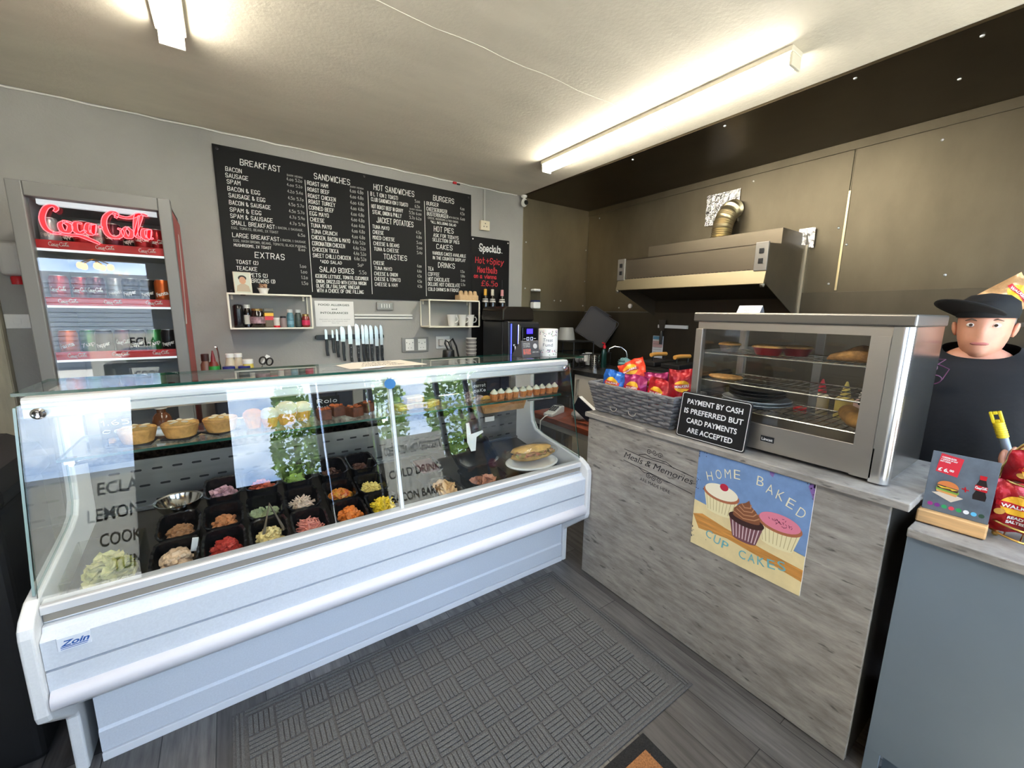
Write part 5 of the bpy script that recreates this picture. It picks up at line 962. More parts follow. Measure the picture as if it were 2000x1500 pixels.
# extractor hood
hd = thing('extractor_hood', 'large stainless extractor hood on the right wall over the griddle', 'hood', (2.77, 1.665, 1.46)); HX, hy0, hy1 = 2.52, 1.13, 2.20; HS = mat('hood_steel', (128, 118, 102), .4, 1., (3, .1, (1, .3, 1)), (120, .04, (1, .04, 1)))
SIDEP = [(HX - .0, 1.665), (HX - .0, 1.885), (3.008, 1.92), (3.008, 1.462)]
for y in (hy0, hy1 - .004): MB().prism([(a, c) for a, c in SIDEP], 'y', y, y + .004).build('side_panel', HS, hd, world=True)
MB().box(HX, HX + .004, hy0 + .07, hy1 - .07, 1.745, 1.885).build('front_panel', HS, hd, world=True); MB().prism([(HX, 1.885), (3.008, 1.92), (3.008, 1.916), (HX, 1.881)], 'y', hy0 + .004, hy1 - .004).build('top_panel', HS, hd, world=True)
MB().prism([(HX - .004, 1.742), (HX - .022, 1.664), (HX - .018, 1.660), (HX + .03, 1.664), (HX + .03, 1.67), (HX, 1.672), (HX + .004, 1.742)], 'y', hy0, hy1).build('lower_lip', mat('warm_steel', (150, 138, 112), .45, 1.), hd, world=True)
for k in range(34): y = hy0 + .09 + .027 * k; MB().box(HX - .003, HX + .001, y, y + .016, 1.742, 1.7455).build('vent_notch', BLACK, hd, world=True)
MB().box(3.0, 3.008, hy0 + .004, hy1 - .004, 1.47, 1.91).build('rear_panel', mat('dark_hood_steel', (70, 62, 48), .5, .7), hd, world=True); MB().prism([(HX + .05, 1.73), (2.99, 1.60), (2.99, 1.596), (HX + .05, 1.726)], 'y', hy0 + .006, hy1 - .006).build('filter_panel', mat('dark_hood_steel'), hd, world=True)  # darker brown steel for the panels inside the hood
for y in (hy0 - .002, hy1 - .068):
    q = MB().box(HX - .012, HX + .002, y, y + .07, 1.735, 1.893).build('switch_panel', mat('switch_steel', (150, 146, 140), .4, .9), hd, world=True, bevel=.003)
    for z in (1.775, 1.83): MB().box(HX - .018, HX - .012, y + .022, y + .046, z, z + .028).build('rocker_switch', BLACK, q, world=True, bevel=.002)
MB().box(2.72, 3.008, 1.155, 2.09, 1.90, 1.995).build('plenum_box', HS, hd, world=True, bevel=.002)
for y in (hy0 + .01, hy1 - .01): MB().lathe([(.012, 0), (.014, -.01), (.01, -.02)], (HX - .01, y, 1.664), 10).build('drain_nut', GS, hd, world=True)
b = MB()
for (y, z) in ((1.11, 1.87), (1.11, 1.75), (1.11, 1.66)): b.lathe([(.004, 0), (.003, -.003)], (3.006, y, z), 8, 'x')
MB().box(2.99, 3.012, hy0 - .012, hy0, 1.47, 1.92).build('edge_strip', mat('pale_steel', (206, 198, 176), .35, 1.), hd, world=True)
pts = [(2.88, 1.615, 1.995), (2.88, 1.615, 2.03), (2.882, 1.612, 2.08), (2.895, 1.61, 2.13), (2.92, 1.605, 2.175), (2.955, 1.605, 2.205), (3.0, 1.605, 2.222)]
sp = []
for i in range(len(pts) - 1):
    for k in range(8): q = k / 8; sp.append(tuple(pts[i][j] * (1 - q) + pts[i + 1][j] * q for j in range(3)))
MB().tube(sp, [.062 + (.004 if i % 2 else -.002) for i in range(len(sp))], 24).build('flexible_duct', mat('duct_foil', (206, 190, 150), .35, .9), hd, world=True, smooth=True)
MB().lathe([(.07, 0), (.069, .018), (.06, .02)], (2.88, 1.615, 1.995), 24).build('duct_collar', mat('warm_steel'), hd, world=True, smooth=True)
TAPE = mat('foil_tape', (190, 188, 184), .22, 1., None, (30, .9))
MB().box(2.998, 3.011, 1.575, 1.815, 2.135, 2.35).build('duct_plate', TAPE, hd, world=True)
b = MB(); b.loft([[(2.998 - .006 * (k % 2), 1.09 + .022 * k, 1.90 + .005 * (k % 3)), (2.992, 1.09 + .022 * k, 2.02)] for k in range(5)], closed=False, caps=False); b.build('foil_tape_patch', TAPE, hd, world=True)
o = MB().lathe([(.02, 0), (.02, -.012), (.014, -.016), (.006, -.017)], (2.99, 2.45, 1.555), 16, 'x').build('wall_button', WHITE, loc=(2.99, 2.45, 1.555), world=True, smooth=True); single(o, 'small round white button on the steel wall under the hood', 'button')

# ================================================================ LAMINATE COUNTER
def laminate():
    m = D.materials.new('driftwood_laminate'); m.use_nodes = True; t = m.node_tree; p = t.nodes['Principled BSDF']
    tc = N(t, 'ShaderNodeTexCoord'); mp = N(t, 'ShaderNodeMapping'); mp.inputs['Scale'].default_value = (3, 1.9, 9); n1 = N(t, 'ShaderNodeTexNoise', i_Scale=4.2, i_Detail=9.0, i_Roughness=.68)
    mp2 = N(t, 'ShaderNodeMapping'); mp2.inputs['Scale'].default_value = (8, 9, 42); n2 = N(t, 'ShaderNodeTexNoise', i_Scale=1.6, i_Detail=3.0)
    r1 = N(t, 'ShaderNodeValToRGB'); e = r1.color_ramp.elements; e[0].position = .3; e[0].color = (*lin((118, 112, 105)), 1); e[1].position = .7; e[1].color = (*lin((172, 166, 156)), 1)
    r2 = N(t, 'ShaderNodeValToRGB'); e = r2.color_ramp.elements; e[0].position = .27; e[0].color = (.25, .25, .25, 1); e[1].position = .36; e[1].color = (1, 1, 1, 1)
    mx = N(t, 'ShaderNodeMix', data_type='RGBA', blend_type='MULTIPLY'); mx.inputs[0].default_value = .8
    for a, b in ((tc.outputs['Object'], mp.inputs[0]), (mp.outputs[0], n1.inputs[0]), (n1.outputs[0], r1.inputs[0]), (tc.outputs['Object'], mp2.inputs[0]), (mp2.outputs[0], n2.inputs[0]), (n2.outputs[0], r2.inputs[0]), (r1.outputs[0], mx.inputs[6]), (r2.outputs[0], mx.inputs[7]), (mx.outputs[2], p.inputs['Base Color'])): t.links.new(a, b)
    p.inputs['Roughness'].default_value = .5; return m
LAM = laminate(); LX = 1.585
lc = thing('service_counter', 'driftwood-grey laminate service counter carrying the heated display', 'counter', (1.85, .9, 0))
MB().box(LX, LX + .02, .283, 1.533, .005, .928).build('front_panel', LAM, lc, world=True, bevel=.001)
MB().box(1.565, 2.11, .24, 1.545, .93, .955).build('worktop', LAM, lc, world=True, bevel=.003)
MB().box(LX + .021, 2.09, .283, .30, 0, .929).build('end_panel', mat('end_steel', (150, 144, 132), .35, .9), lc, world=True)
MB().box(LX + .021, 2.09, 1.515, 1.533, .62, .929).build('left_gusset', LAM, lc, world=True); MB().box(LX + .021, 2.09, .301, 1.514, .60, .618).build('inner_shelf', mat('dark_body'), lc, world=True)
MB().box(2.05, 2.09, 1.475, 1.533, 0, .62).build('rear_leg', mat('dark_body'), lc, world=True)
# decal
dec = MB(); f = YZ(LX - .0008, 1.28, .70)
ME = mat('decal_black', (38, 36, 38), .6)
def curl(b, u, v, r, s, t, a0): 
    pts = []
    for k in range(26): q = r * (1 - k / 30); a = a0 + s * k * .36; pts.append((u + q * math.cos(a), v + q * math.sin(a)))
    b.ribbon(pts, t, f)
dec.ribbon([(.0, .116), (.10, .108), (.24, .112), (.375, .098)], .003, f).ribbon([(.0, .058), (.375, .022)], .003, f)
for u, v, s_ in ((.145, .142, 1), (.175, .148, -1), (.205, .142, 1), (.15, .028, -1), (.18, .02, 1), (.21, .024, -1)): curl(dec, u, v, .014, s_, .003, 0)
dec.ribbon([(.09, .112), (.125, .126), (.16, .118), (.2, .122), (.24, .122), (.28, .106)], .003, f).ribbon([(.09, .05), (.125, .034), (.16, .04), (.2, .034), (.24, .03), (.27, .032)], .003, f)
dec.build('decal_scrollwork', ME, lc, world=True)
MB().text('Meals & Memories', f, .0, .073, w=.37, h=.032, bold=0., shear=.3, ang=-.03).build('decal_lettering', ME, lc, world=True); MB().text('ARE MADE HERE', f, .105, -.012, w=.165, h=.017, bold=0., ang=-.05).build('decal_lettering', ME, lc, world=True)
# ---- cup cake sign
cs = thing('cupcake_sign', 'square painted cupcake sign hanging on the front of the laminate counter', 'sign', (LX - .006, .68, .508))
SY0, SZ0, SW, SH = .888, .508, .416, .417; F0 = lambda k: YZ(LX - .0062 - .0002 * k, SY0, SZ0); flat = lambda n, c=(128, 128, 128), **k: mat('art_' + n, c, .55, **k)
MB().box(LX - .006, LX - .0008, SY0 - SW, SY0, SZ0, SZ0 + SH).build('plate', flat('edge', (232, 226, 210)), cs, world=True)
MB().poly([(0, .2), (SW, .152), (SW, SH), (0, SH)], F0(0)).build('blue_ground', flat('blue', (118, 148, 190), noise=(14, .12)), cs, world=True)
MB().poly([(0, 0), (SW, 0), (SW, .153), (0, .2)], F0(0)).build('cream_ground', flat('cream', (234, 214, 160), noise=(9, .08)), cs, world=True)
b = MB(); b.poly([(.0, .135), (.04, .15), (.14, .13), (.30, .11), (SW, .10), (SW, .055), (.28, .075), (.15, .09), (.03, .08)], F0(1)); b.build('orange_table', flat('orange', (206, 144, 70), noise=(20, .25, (1, .3, 4))), cs, world=True)
def cupc(u, v, s, casec, rimc, topc, pieces):
    n = MB().poly([(u - .052 * s, v), (u + .052 * s, v), (u + .07 * s, v + .075 * s), (u - .07 * s, v + .075 * s)], F0(3)).disc(u, v, .052 * s, .012 * s, F0(3), 20, 0, 0, PI, 2 * PI); n.build('painted_case', casec, cs, world=True)
    l = MB()
    for k in range(9): q = -.06 + .015 * k; l.ribbon([(u + q * s * .78, v), (u + q * s, v + .07 * s)], .0022, F0(4))
    l.build('painted_pleats', pieces, cs, world=True); MB().disc(u, v + .078 * s, .073 * s, .032 * s, F0(5), 28).build('painted_rim', rimc, cs, world=True); MB().disc(u, v + .087 * s, .067 * s, .031 * s, F0(6), 28).build('painted_icing', topc, cs, world=True)
CC = flat('case_cream', (238, 226, 178)); PL = flat('pleat', (196, 178, 124))
cupc(.108, .185, 1.0, CC, flat('sponge', (176, 106, 70)), flat('icing', (244, 234, 206)), PL); MB().disc(.118, .296, .017, .015, F0(7), 16).build('painted_cherry', flat('cherry', (188, 36, 60)), cs, world=True)
cupc(.325, .15, 1.02, CC, flat('sponge'), flat('pink', (226, 132, 152)), PL)
b = MB()
for k in range(26): q = RNG.uniform(0, 6.28); r_ = RNG.uniform(0, .9); u, v, a = .325 + .055 * r_ * math.cos(q), .239 + .022 * r_ * math.sin(q), RNG.uniform(0, 3); b.ribbon([(u, v), (u + .006 * math.cos(a), v + .006 * math.sin(a))], .0018, F0(7))
b.build('painted_sprinkles', flat('sprinkle', (120, 40, 70)), cs, world=True)
u, v = .213, .118; MB().poly([(u - .045, v), (u + .045, v), (u + .062, v + .07), (u - .062, v + .07)], F0(8)).disc(u, v, .045, .012, F0(8), 20, 0, 0, PI, 2 * PI).build('painted_case', flat('case_plum', (122, 78, 84)), cs, world=True); b = MB()
for k in range(8): q = -.05 + .0143 * k; b.ribbon([(u + q * .78, v), (u + q, v + .07)], .004, F0(9))
b.build('painted_pleats', flat('pleat_pale', (214, 190, 190)), cs, world=True); MB().disc(u, v + .078, .066, .026, F0(10), 28).build('painted_sponge', flat('choc_dark', (62, 34, 30)), cs, world=True)
b = MB().poly([(u - .05, v + .085), (u + .05, v + .085), (u + .048, v + .108), (u + .03, v + .13), (u + .012, v + .142), (u + .004, v + .162), (u - .008, v + .148), (u - .03, v + .135), (u - .048, v + .112)], F0(11)).disc(u, v + .086, .05, .012, F0(11), 20, 0, 0, PI, 2 * PI); b.build('painted_swirl', flat('choc', (136, 84, 54)), cs, world=True); b = MB()
for k in range(4): b.ribbon([(u - .045 + .008 * k, v + .098 + .014 * k), (u - .01, v + .083 + .015 * k), (u + .03 - .006 * k, v + .092 + .014 * k), (u + .045 - .011 * k, v + .105 + .014 * k)], .004, F0(12))
b.build('swirl_highlight', flat('choc_light', (190, 136, 98)), cs, world=True)
CRM = flat('lettering_cream', (238, 230, 196)); TEAL = flat('lettering_teal', (112, 176, 184))
for i, ch in enumerate('HOME BAKED'):
    if ch != ' ': q = (i - 4.5) / 4.5; MB().text(ch, F0(13), .05 + .034 * i + (.014 if i > 4 else 0) , .352 - .05 * q * q - (.012 if i > 5 else 0), w=.024, h=.04, align='l', bold=-.01, ang=-q * .32).build('lettering', CRM, cs, world=True)
for i, ch in enumerate('CUP CAKES'):
    if ch != ' ': q = (i - 4) / 4; MB().text(ch, F0(13), .062 + .035 * i, .062 - .024 * (1 - q * q), w=.026, h=.036, bold=0, ang=q * .22).build('lettering', TEAL, cs, world=True)
b = MB()
for k in range(46): c_ = RNG.choice(((0, SH), (SW, SH), (0, .28), (0, .06))); b.disc(min(SW - .003, max(.003, c_[0] + RNG.gauss(0, .018))), min(SH - .003, max(.003, c_[1] + RNG.gauss(0, .02))), RNG.uniform(.001, .003), RNG.uniform(.001, .004), F0(2), 6)
b.build('worn_specks', flat('specks', (72, 74, 92)), cs, world=True); MB().poly([(.275, .405), (.285, .398), (.29, SH), (.272, SH)], F0(2)).poly([(SW - .02, .405), (SW, .36), (SW, SH), (SW - .015, SH)], F0(2)).build('purple_patch', flat('purple', (132, 100, 160)), cs, world=True)
# ---- cash sign
sg = thing('cash_sign', 'black sign about cash and card payments leaning on the heated display', 'sign', (1.598, .868, .9565), rot=(0, .14, 0))
def rrect(hy, hz, r, n=5):
    o = []
    for cy, cz, a in ((hy - r, hz - r, 0), (-hy + r, hz - r, PI / 2), (-hy + r, -hz + r, PI), (hy - r, -hz + r, 1.5 * PI)):
        for k in range(n): q = a + PI / 2 * k / (n - 1); o.append((cy + r * math.cos(q), cz + r * math.sin(q)))
    return o
hy, hz = .148, .099
MB().prism([(y, z + hz) for y, z in rrect(hy, hz, .012)], 'x', 0, .006).build('board', mat('sign_black', (20, 20, 21), .35), sg, bevel=.001); b = MB(); O, I = rrect(hy - .004, hz - .004, .01), rrect(hy - .0065, hz - .0065, .008); n = len(O)
for i in range(n): j = (i + 1) % n; b.face([(-.0006, O[i][0], O[i][1] + hz), (-.0006, O[j][0], O[j][1] + hz), (-.0006, I[j][0], I[j][1] + hz), (-.0006, I[i][0], I[i][1] + hz)])
b.build('white_border', WHITE, sg)
for i, (s, ww) in enumerate((('PAYMENT BY CASH', .235), ('IS PREFERRED BUT', .25), ('CARD PAYMENTS', .215), ('ARE ACCEPTED', .195))): MB().text(s, YZ(-.0006, -.0, 0), 0, .148 - .041 * i, w=ww, h=.0225, align='c', bold=.018).build('lettering', mat('sign_white', (236, 236, 234), .6), sg)
# ---- basket of crisps
WICK = mat('grey_wicker', (112, 111, 112), .7, 0, (60, .25)); bk = thing('wicker_basket', 'grey woven wicker basket full of crisp packets on the laminate counter', 'basket', (1.735, 1.305, .956), rot=(0, 0, 0))
def bring(h, ins=0.): k = h / .15; return .095 + .03 * k - ins, .225 + .035 * k - ins
def bpath(h, amp, ph, n=92):
    hx, hy_ = bring(h); P = []; per = [(-hx, -hy_), (hx, -hy_), (hx, hy_), (-hx, hy_)]; L = 4 * (hx + hy_)
    cnt = 0
    for e_ in range(4):
        a, c = per[e_], per[(e_ + 1) % 4]; ln = math.hypot(c[0] - a[0], c[1] - a[1]); m_ = int(round(n * ln / L)); nx_, ny_ = (c[1] - a[1]) / ln, -(c[0] - a[0]) / ln
        for k in range(m_): t = k / m_; q = amp * math.sin((cnt + k) * PI / 2 + ph) if 0 < k else 0; P.append((a[0] + (c[0] - a[0]) * t + nx_ * q, a[1] + (c[1] - a[1]) * t + ny_ * q, h))
        cnt += m_
    return P
b = MB()
for r_ in range(9): b.tube(bpath(.009 + .0158 * r_, .0078, PI * (r_ % 2) + .4, 60), .0085, 5, wrap=True)
b.build('weave', WICK, bk, smooth=True); b = MB()
for k in range(44):
    a = k % 2; P0, P1 = bpath(.004, 0, 0, 44), bpath(.15, 0, 0, 44); m_ = min(len(P0), len(P1))
    if k < m_: b.tube([P0[k], P1[k]], .0035, 5)
b.build('stakes', WICK, bk); b = MB(); b.tube(bpath(.148, .003, 0), .009, 6, wrap=True).tube(bpath(.155, .003, PI), .008, 6, wrap=True); b.build('braided_rim', WICK, bk, smooth=True)
MB().box(-.093, .093, -.222, .222, 0, .005).build('base', WICK, bk); hx = bring(.05)[0] + .009
for y in (.09, -.03): MB().tube([(-hx - .004, y + .022 * math.cos(a), .045 + .02 * math.sin(a)) for a in [PI + PI * k / 10 for k in range(11)]], .0016, 5).build('rope_loop', mat('pale_rope', (196, 188, 170), .8), bk)
# ---- crisp packets
def packet(loc, rot, w_, h_, col, label, group=None, big=False, sub=None):
    t = thing('crisp_packet', label, 'crisp packet', loc, 0, group, rot); ph = RNG.uniform(0, 6); nu, nv = 18, 22
    def S(u, v, side=1, off=0.):   # u,v in -1..1
        k = max(0, (1 - abs(u) ** 2.6)) ** .6 * max(0, (1 - min(1, abs(v) / .86) ** 3)) ** .7
        cr = .004 * math.sin(9 * u + 4 * v + ph) * (.4 + .6 * abs(v)) + .003 * math.sin(7 * v - 5 * u + ph * 2)
        return (u * w_ / 2 * (1 - .1 * k), -side * (k * w_ * .2 + .0012 + off) - cr, v * h_ / 2 + .004 * math.sin(3 * u + ph) * abs(v))
    b = MB()
    for s_ in (1, -1): b.loft([[S(-1 + 2 * i / nu, -1 + 2 * j / nv, s_) for i in range(nu + 1)] for j in range(nv + 1)], closed=False, caps=False)
    bmesh.ops.remove_doubles(b.bm, verts=b.bm.verts, dist=.0005)
    bag = b.build('foil_bag', mat('foil_%d_%d_%d' % col, col, .28, .25, (30, .25), (24, .5)), t, smooth=True, angle=60)
    f = lambda u, v, o=.001: S(u, v, 1, o); sx, sy = .62, .62 * w_ / h_ * .72
    b = MB(); 
    for k in range(6):   # yellow disc in concentric rings so that it follows the bag
        r0, r1 = k / 6, (k + 1) / 6
        for i in range(24): a, c = 2 * PI * i / 24, 2 * PI * (i + 1) / 24; b.face([f(sx * r * math.cos(q), .18 + sy * r * math.sin(q)) for r, q in ((r0, a), (r1, a), (r1, c), (r0, c))])
    b.build('yellow_sun', YEL, bag); b = MB()
    for i in range(16): u0, u1 = -.72 + .09 * i, -.72 + .09 * (i + 1); b.face([f(u, .18 + v, .0022) for u, v in ((u0, -.10), (u1, -.10), (u1, .10), (u0, .10))])
    bn = b.build('red_banner', RED, bag); MB().text('WALKERS', lambda u, v: f(u, v, .0034), 0, .18 - .06, w=1.15, h=.125, align='c', bold=.03, ang=.06).build('lettering', WHITE, bag)
    for i, s in enumerate(sub or ()): MB().text(s, lambda u, v: f(u, v, .0022), .05, -.34 - .17 * i, w=.62, h=.11, align='c', bold=.04).build('flavour_lettering', WHITE, bag)
    for u, v in ((-.55, -.12), (.5, -.6)) if sub else (): MB().disc(u, v, .17, .11, lambda a, c: f(a, c, .003), 14, 0, .5).build('printed_crisp', mat('crisp_print', (222, 170, 84), .5), bag)
    return t
RD, BL, PU, OR = (168, 22, 34), (36, 100, 186), (150, 30, 92), (226, 64, 34); BG = 'crisp packets in the basket'
packet((1.692, 1.468, 1.10), (-.12, .08, -1.42), .135, .16, BL, 'blue crisp packet at the left end of the wicker basket', BG)
packet((1.775, 1.41, 1.165), (-.35, -.42, -1.25), .15, .15, OR, 'orange crisp packet on top of the pile in the wicker basket', BG)
packet((1.692, 1.328, 1.095), (-.12, .05, -1.5), .135, .16, PU, 'magenta crisp packet facing front beside the blue packet', BG)
packet((1.775, 1.262, 1.105), (-.1, -.15, -1.45), .14, .17, PU, 'magenta crisp packet behind the front red packet', BG)
packet((1.692, 1.186, 1.09), (-.12, .16, -1.6), .135, .17, RD, 'red crisp packet at the front of the wicker basket', BG)
packet((1.785, 1.135, 1.105), (-.1, .25, -1.5), .13, .16, RD, 'red crisp packet lying across the back of the basket', BG)
packet((1.705, 1.07, 1.14), (-.1, -.05, -1.1), .12, .19, RD, 'tall red crisp packet standing at the right end of the basket', BG)
# ================================================================ HEATED DISPLAY
hx0, hx1, hy0_, hy1_, hb, ht = 1.652, 2.07, .312, 1.012, .968, 1.493
hd2 = thing('heated_display', 'stainless heated display cabinet with glass sides on the laminate counter', 'heated display', (1.86, .66, .955)); BS = mat('cabinet_steel', (186, 180, 170), .42, 1., (3, .1, (1, .3, 1)), (120, .03, (1, .05, 1))); BRI = mat('bright_column', (226, 224, 220), .22, 1.)
for x in (1.70, 2.02):
    for y in (.35, .97): MB().lathe([(.022, .001), (.024, .008), (.016, .0125)], (x, y, .955), 14).build('foot', BLACK, hd2, world=True, smooth=True)
MB().box(hx0 + .012, hx1, hy0_ + .03, hy1_ - .02, hb, 1.06).build('base', BS, hd2, world=True, bevel=.002); MB().box(hx0 + .004, hx0 + .012, hy0_ + .045, hy1_ - .02, hb + .004, 1.072).build('front_fascia', BS, hd2, world=True, bevel=.001)
MB().box(hx0, hx1, hy0_, hy1_, 1.455, ht).build('top_cap', mat('top_steel', (138, 134, 128), .38, 1.), hd2, world=True, bevel=.006, seg=3); MB().box(hx0 + .01, hx1 - .01, hy0_ + .02, hy1_ - .02, 1.425, 1.4545).build('light_housing', BS, hd2, world=True)
for x, y, s_, sy_ in ((hx0 + .006, hy1_ - .042, .03, .03), (hx1 - .034, hy1_ - .042, .03, .03), (hx1 - .034, hy0_ + .012, .03, .03)): MB().box(x, x + s_, y, y + sy_, 1.061, 1.425).build('corner_post', BS, hd2, world=True, bevel=.002)
col_ = [(hx0 + .004, hy0_ + .05), (hx0 + .004, hy0_ + .028)] + [(hx0 + .028 - .024 * math.cos(a), hy0_ + .028 - .024 * math.sin(a)) for a in [PI / 2 * k / 6 for k in range(7)]] + [(hx0 + .05, hy0_ + .004), (hx0 + .05, hy0_ + .012), (hx0 + .03, hy0_ + .015), (hx0 + .018, hy0_ + .03), (hx0 + .018, hy0_ + .05)]
MB().prism(col_, 'z', hb - .008, 1.4545).build('rounded_column', BRI, hd2, world=True, smooth=True); MB().prism([(hx0 + .003, hy0_ + .10), (hx0 + .003, hy0_ + .051), (hx0 + .011, hy0_ + .051), (hx0 + .011, hy0_ + .10)], 'z', hb, 1.4249).build('front_stile', BS, hd2, world=True)
MB().box(hx0 + .051, hx1 - .005, hy0_ + .006, hy0_ + .011, hb, 1.4545).build('end_panel', mat('mirror_steel', (186, 184, 180), .22, 1., None, (5, .05)), hd2, world=True)
FG = glass('cabinet_glass', (.93, .935, .93), 1.5)
MB().box(hx0 + .014, hx0 + .019, hy0_ + .101, hy1_ - .043, 1.073, 1.424).build('front_glass', FG, hd2, world=True); MB().box(hx0 + .04, hx1 - .04, hy1_ - .03, hy1_ - .025, 1.061, 1.424).build('side_glass', FG, hd2, world=True); MB().box(hx1 - .02, hx1 - .015, hy0_ + .043, hy1_ - .043, 1.061, 1.424).build('rear_glass', FG, hd2, world=True)
MB().box(hx1 - .028, hx1 - .022, .655, .685, 1.061, 1.424).build('rear_door_edge', ALU, hd2, world=True)
WR = mat('wire_chrome', (190, 188, 182), .25, 1.)
for z in (1.322, 1.205, 1.10):
    b = MB(); xa, xb, ya, yb = hx0 + .04, hx1 - .045, hy0_ + .055, hy1_ - .045
    sh = b.tube([(xa, ya, z), (xb, ya, z), (xb, yb, z), (xa, yb, z)], .0035, 6, wrap=True)
    for k in range(22): y = ya + (yb - ya) * (k + .5) / 22; b.tube([(xa, y, z), (xb, y, z)], .0018, 5)
    for k in (1, 2): x = xa + (xb - xa) * k / 3; b.tube([(x, ya, z - .004), (x, yb, z - .004)], .0025, 5)
    b.build('wire_shelf', WR, hd2, world=True)
MB().box(hx0 + .0025, hx0 + .0038, .645, .692, 1.008, 1.030).build('maker_badge', MATTE, hd2, world=True); MB().text('Lincat', YZ(hx0 + .002, .688, 1.0135), 0, 0, w=.039, h=.011, bold=.02).build('badge_lettering', WHITE, hd2, world=True)
MB().box(hx1 - .03, hx1 - .029, hy0_ + .05, hy0_ + .10, 1.345, 1.42).build('inside_notice', mat('faded_notice', (150, 152, 156), .6), hd2, world=True)
# contents
SAV = mat('savoury_crust', (222, 164, 92), .6, 0, (40, .35), (70, .5)); FOIL = mat('foil_case', (190, 192, 194), .25, 1., None, (60, .6)); RFO = mat('red_foil', (168, 20, 36), .28, .5)
def hotpie(x, y, r, m, label, z=1.3262, sx=1., sy=1.):
    t = thing('savoury_pie', label, 'pie', (x, y, z)); MB().lathe([(r * .74, 0), (r * .96, .026), (r * 1.06, .03)], n=40, wave=(20, .02), sx=sx, sy=sy).build('foil_dish', m, t, smooth=True)
    MB().lathe([(r * 1.06, .0302), (r * .98, .037), (r * .5, .042), (.003, .043)], n=32, wave=(16, .02), sx=sx, sy=sy).build('pastry_top', SAV, t, smooth=True); return t
hotpie(1.80, .922, .042, FOIL, 'pie in a silver foil dish on the top wire shelf'); hotpie(1.80, .765, .052, RFO, 'pie in a red foil dish, left of the two red ones', sy=1.1); hotpie(1.87, .69, .048, RFO, 'pie in a red foil dish, right of the two red ones', sy=1.1)
t = thing('pasty', 'large golden pasty on the top wire shelf', 'pasty', (1.80, .488, 1.3262), rot=(0, 0, 1.45)); b = MB(); rings = []
for k in range(13):
    q = -1 + k / 6; w2 = .044 * max(.03, 1 - abs(q) ** 2.6) ** .5; hh = (.05 + .014 * math.cos(3 * q + 1.4)) * max(.08, 1 - abs(q) ** 3) ** .6; rings.append([(q * .076, w2 * math.cos(a), hh * (.5 + .5 * math.sin(a)) * (1 if math.sin(a) > 0 else .98)) for a in [2 * PI * j / 16 for j in range(16)]])
b.loft(rings).build('pastry', SAV, t, smooth=True); b = MB(); b.tube([(-.07 + .007 * k, -.042 * (1 - abs(-.07 + .007 * k) / .09), .012 + .003 * (k % 2)) for k in range(21)], .008, 6).build('crimped_edge', SAV, t, smooth=True)
t = thing('flat_pastry', 'flat golden pastry at the left of the middle wire shelf', 'pastry', (1.79, .92, 1.2092)); MB().lathe([(.05, 0), (.054, .006), (.05, .012), (.02, .016), (.002, .017)], n=24, wave=(7, .03), sy=1.3).build('pastry', SAV, t, smooth=True)
pz = 1.104
for k in range(5):
    dkk = k >= 2; r_ = .122 if not dkk else .10; t = thing('dinner_plate', ['bottom white oval plate of the stack in the heated display', 'upper white oval plate under the dark plates', 'lowest dark plate of the stack in the heated display', 'middle dark plate of the stack in the heated display', 'topmost dark plate of the stack in the heated display'][k], 'plate', (1.825, .80, pz + (.0135 * k if not dkk else .029 + .013 * (k - 2))), 0, 'plates in the heated display')
    MB().lathe([(r_ * .55, 0), (r_ * .62, .002), (r_ * .95, .018), (r_, .021), (r_ * .985, .023), (r_ * .6, .007), (.002, .006)], n=44, sy=1.08).build('plate_body', mat('pale_plate', (206, 214, 216), .25) if not dkk else mat('slate_plate', (40, 42, 44), .4), t, smooth=True)
t = thing('baguette', 'short baguette at the right of the bottom wire shelf', 'bread', (1.80, .462, 1.1045), rot=(0, 0, .45)); b = MB(); rings = []
for k in range(12): q = -1 + 2 * k / 11; r_ = .034 * max(.06, 1 - abs(q) ** 3.5) ** .5; rings.append([(q * .12, r_ * math.cos(a), .030 + .9 * r_ * math.sin(a)) for a in [2 * PI * j / 14 for j in range(14)]])
b.loft(rings).build('loaf', mat('bread_crust', (206, 156, 84), .6, 0, (18, .3)), t, smooth=True)
MB().poly([(.0, -.02), (.10, -.036), (.11, -.03), (.02, .0)], XY(.004)).build('green_napkin', mat('green_paper', (40, 150, 96), .7), t)
t = thing('tent_card', 'white folded tent card standing on the heated display', 'card', (1.86, .88, ht + .0005)); MB().prism([(-.022, 0), (0, .032), (.022, 0), (.0215, 0), (0, .0314), (-.0215, 0)], 'y', -.048, .048).build('folded_card', PAPER, t); ft = lambda u, v: (-.0225 + v * .022 / .032, -u, v)
for i, s in enumerate(('OUR OFFER BOARD', 'Card payments at the till only', 'Thank you')): MB().text(s, ft, 0, .022 - .007 * i, w=(.045, .07, .04)[i], h=.0038, align='c').build('lettering', mat('grey_print'), t)
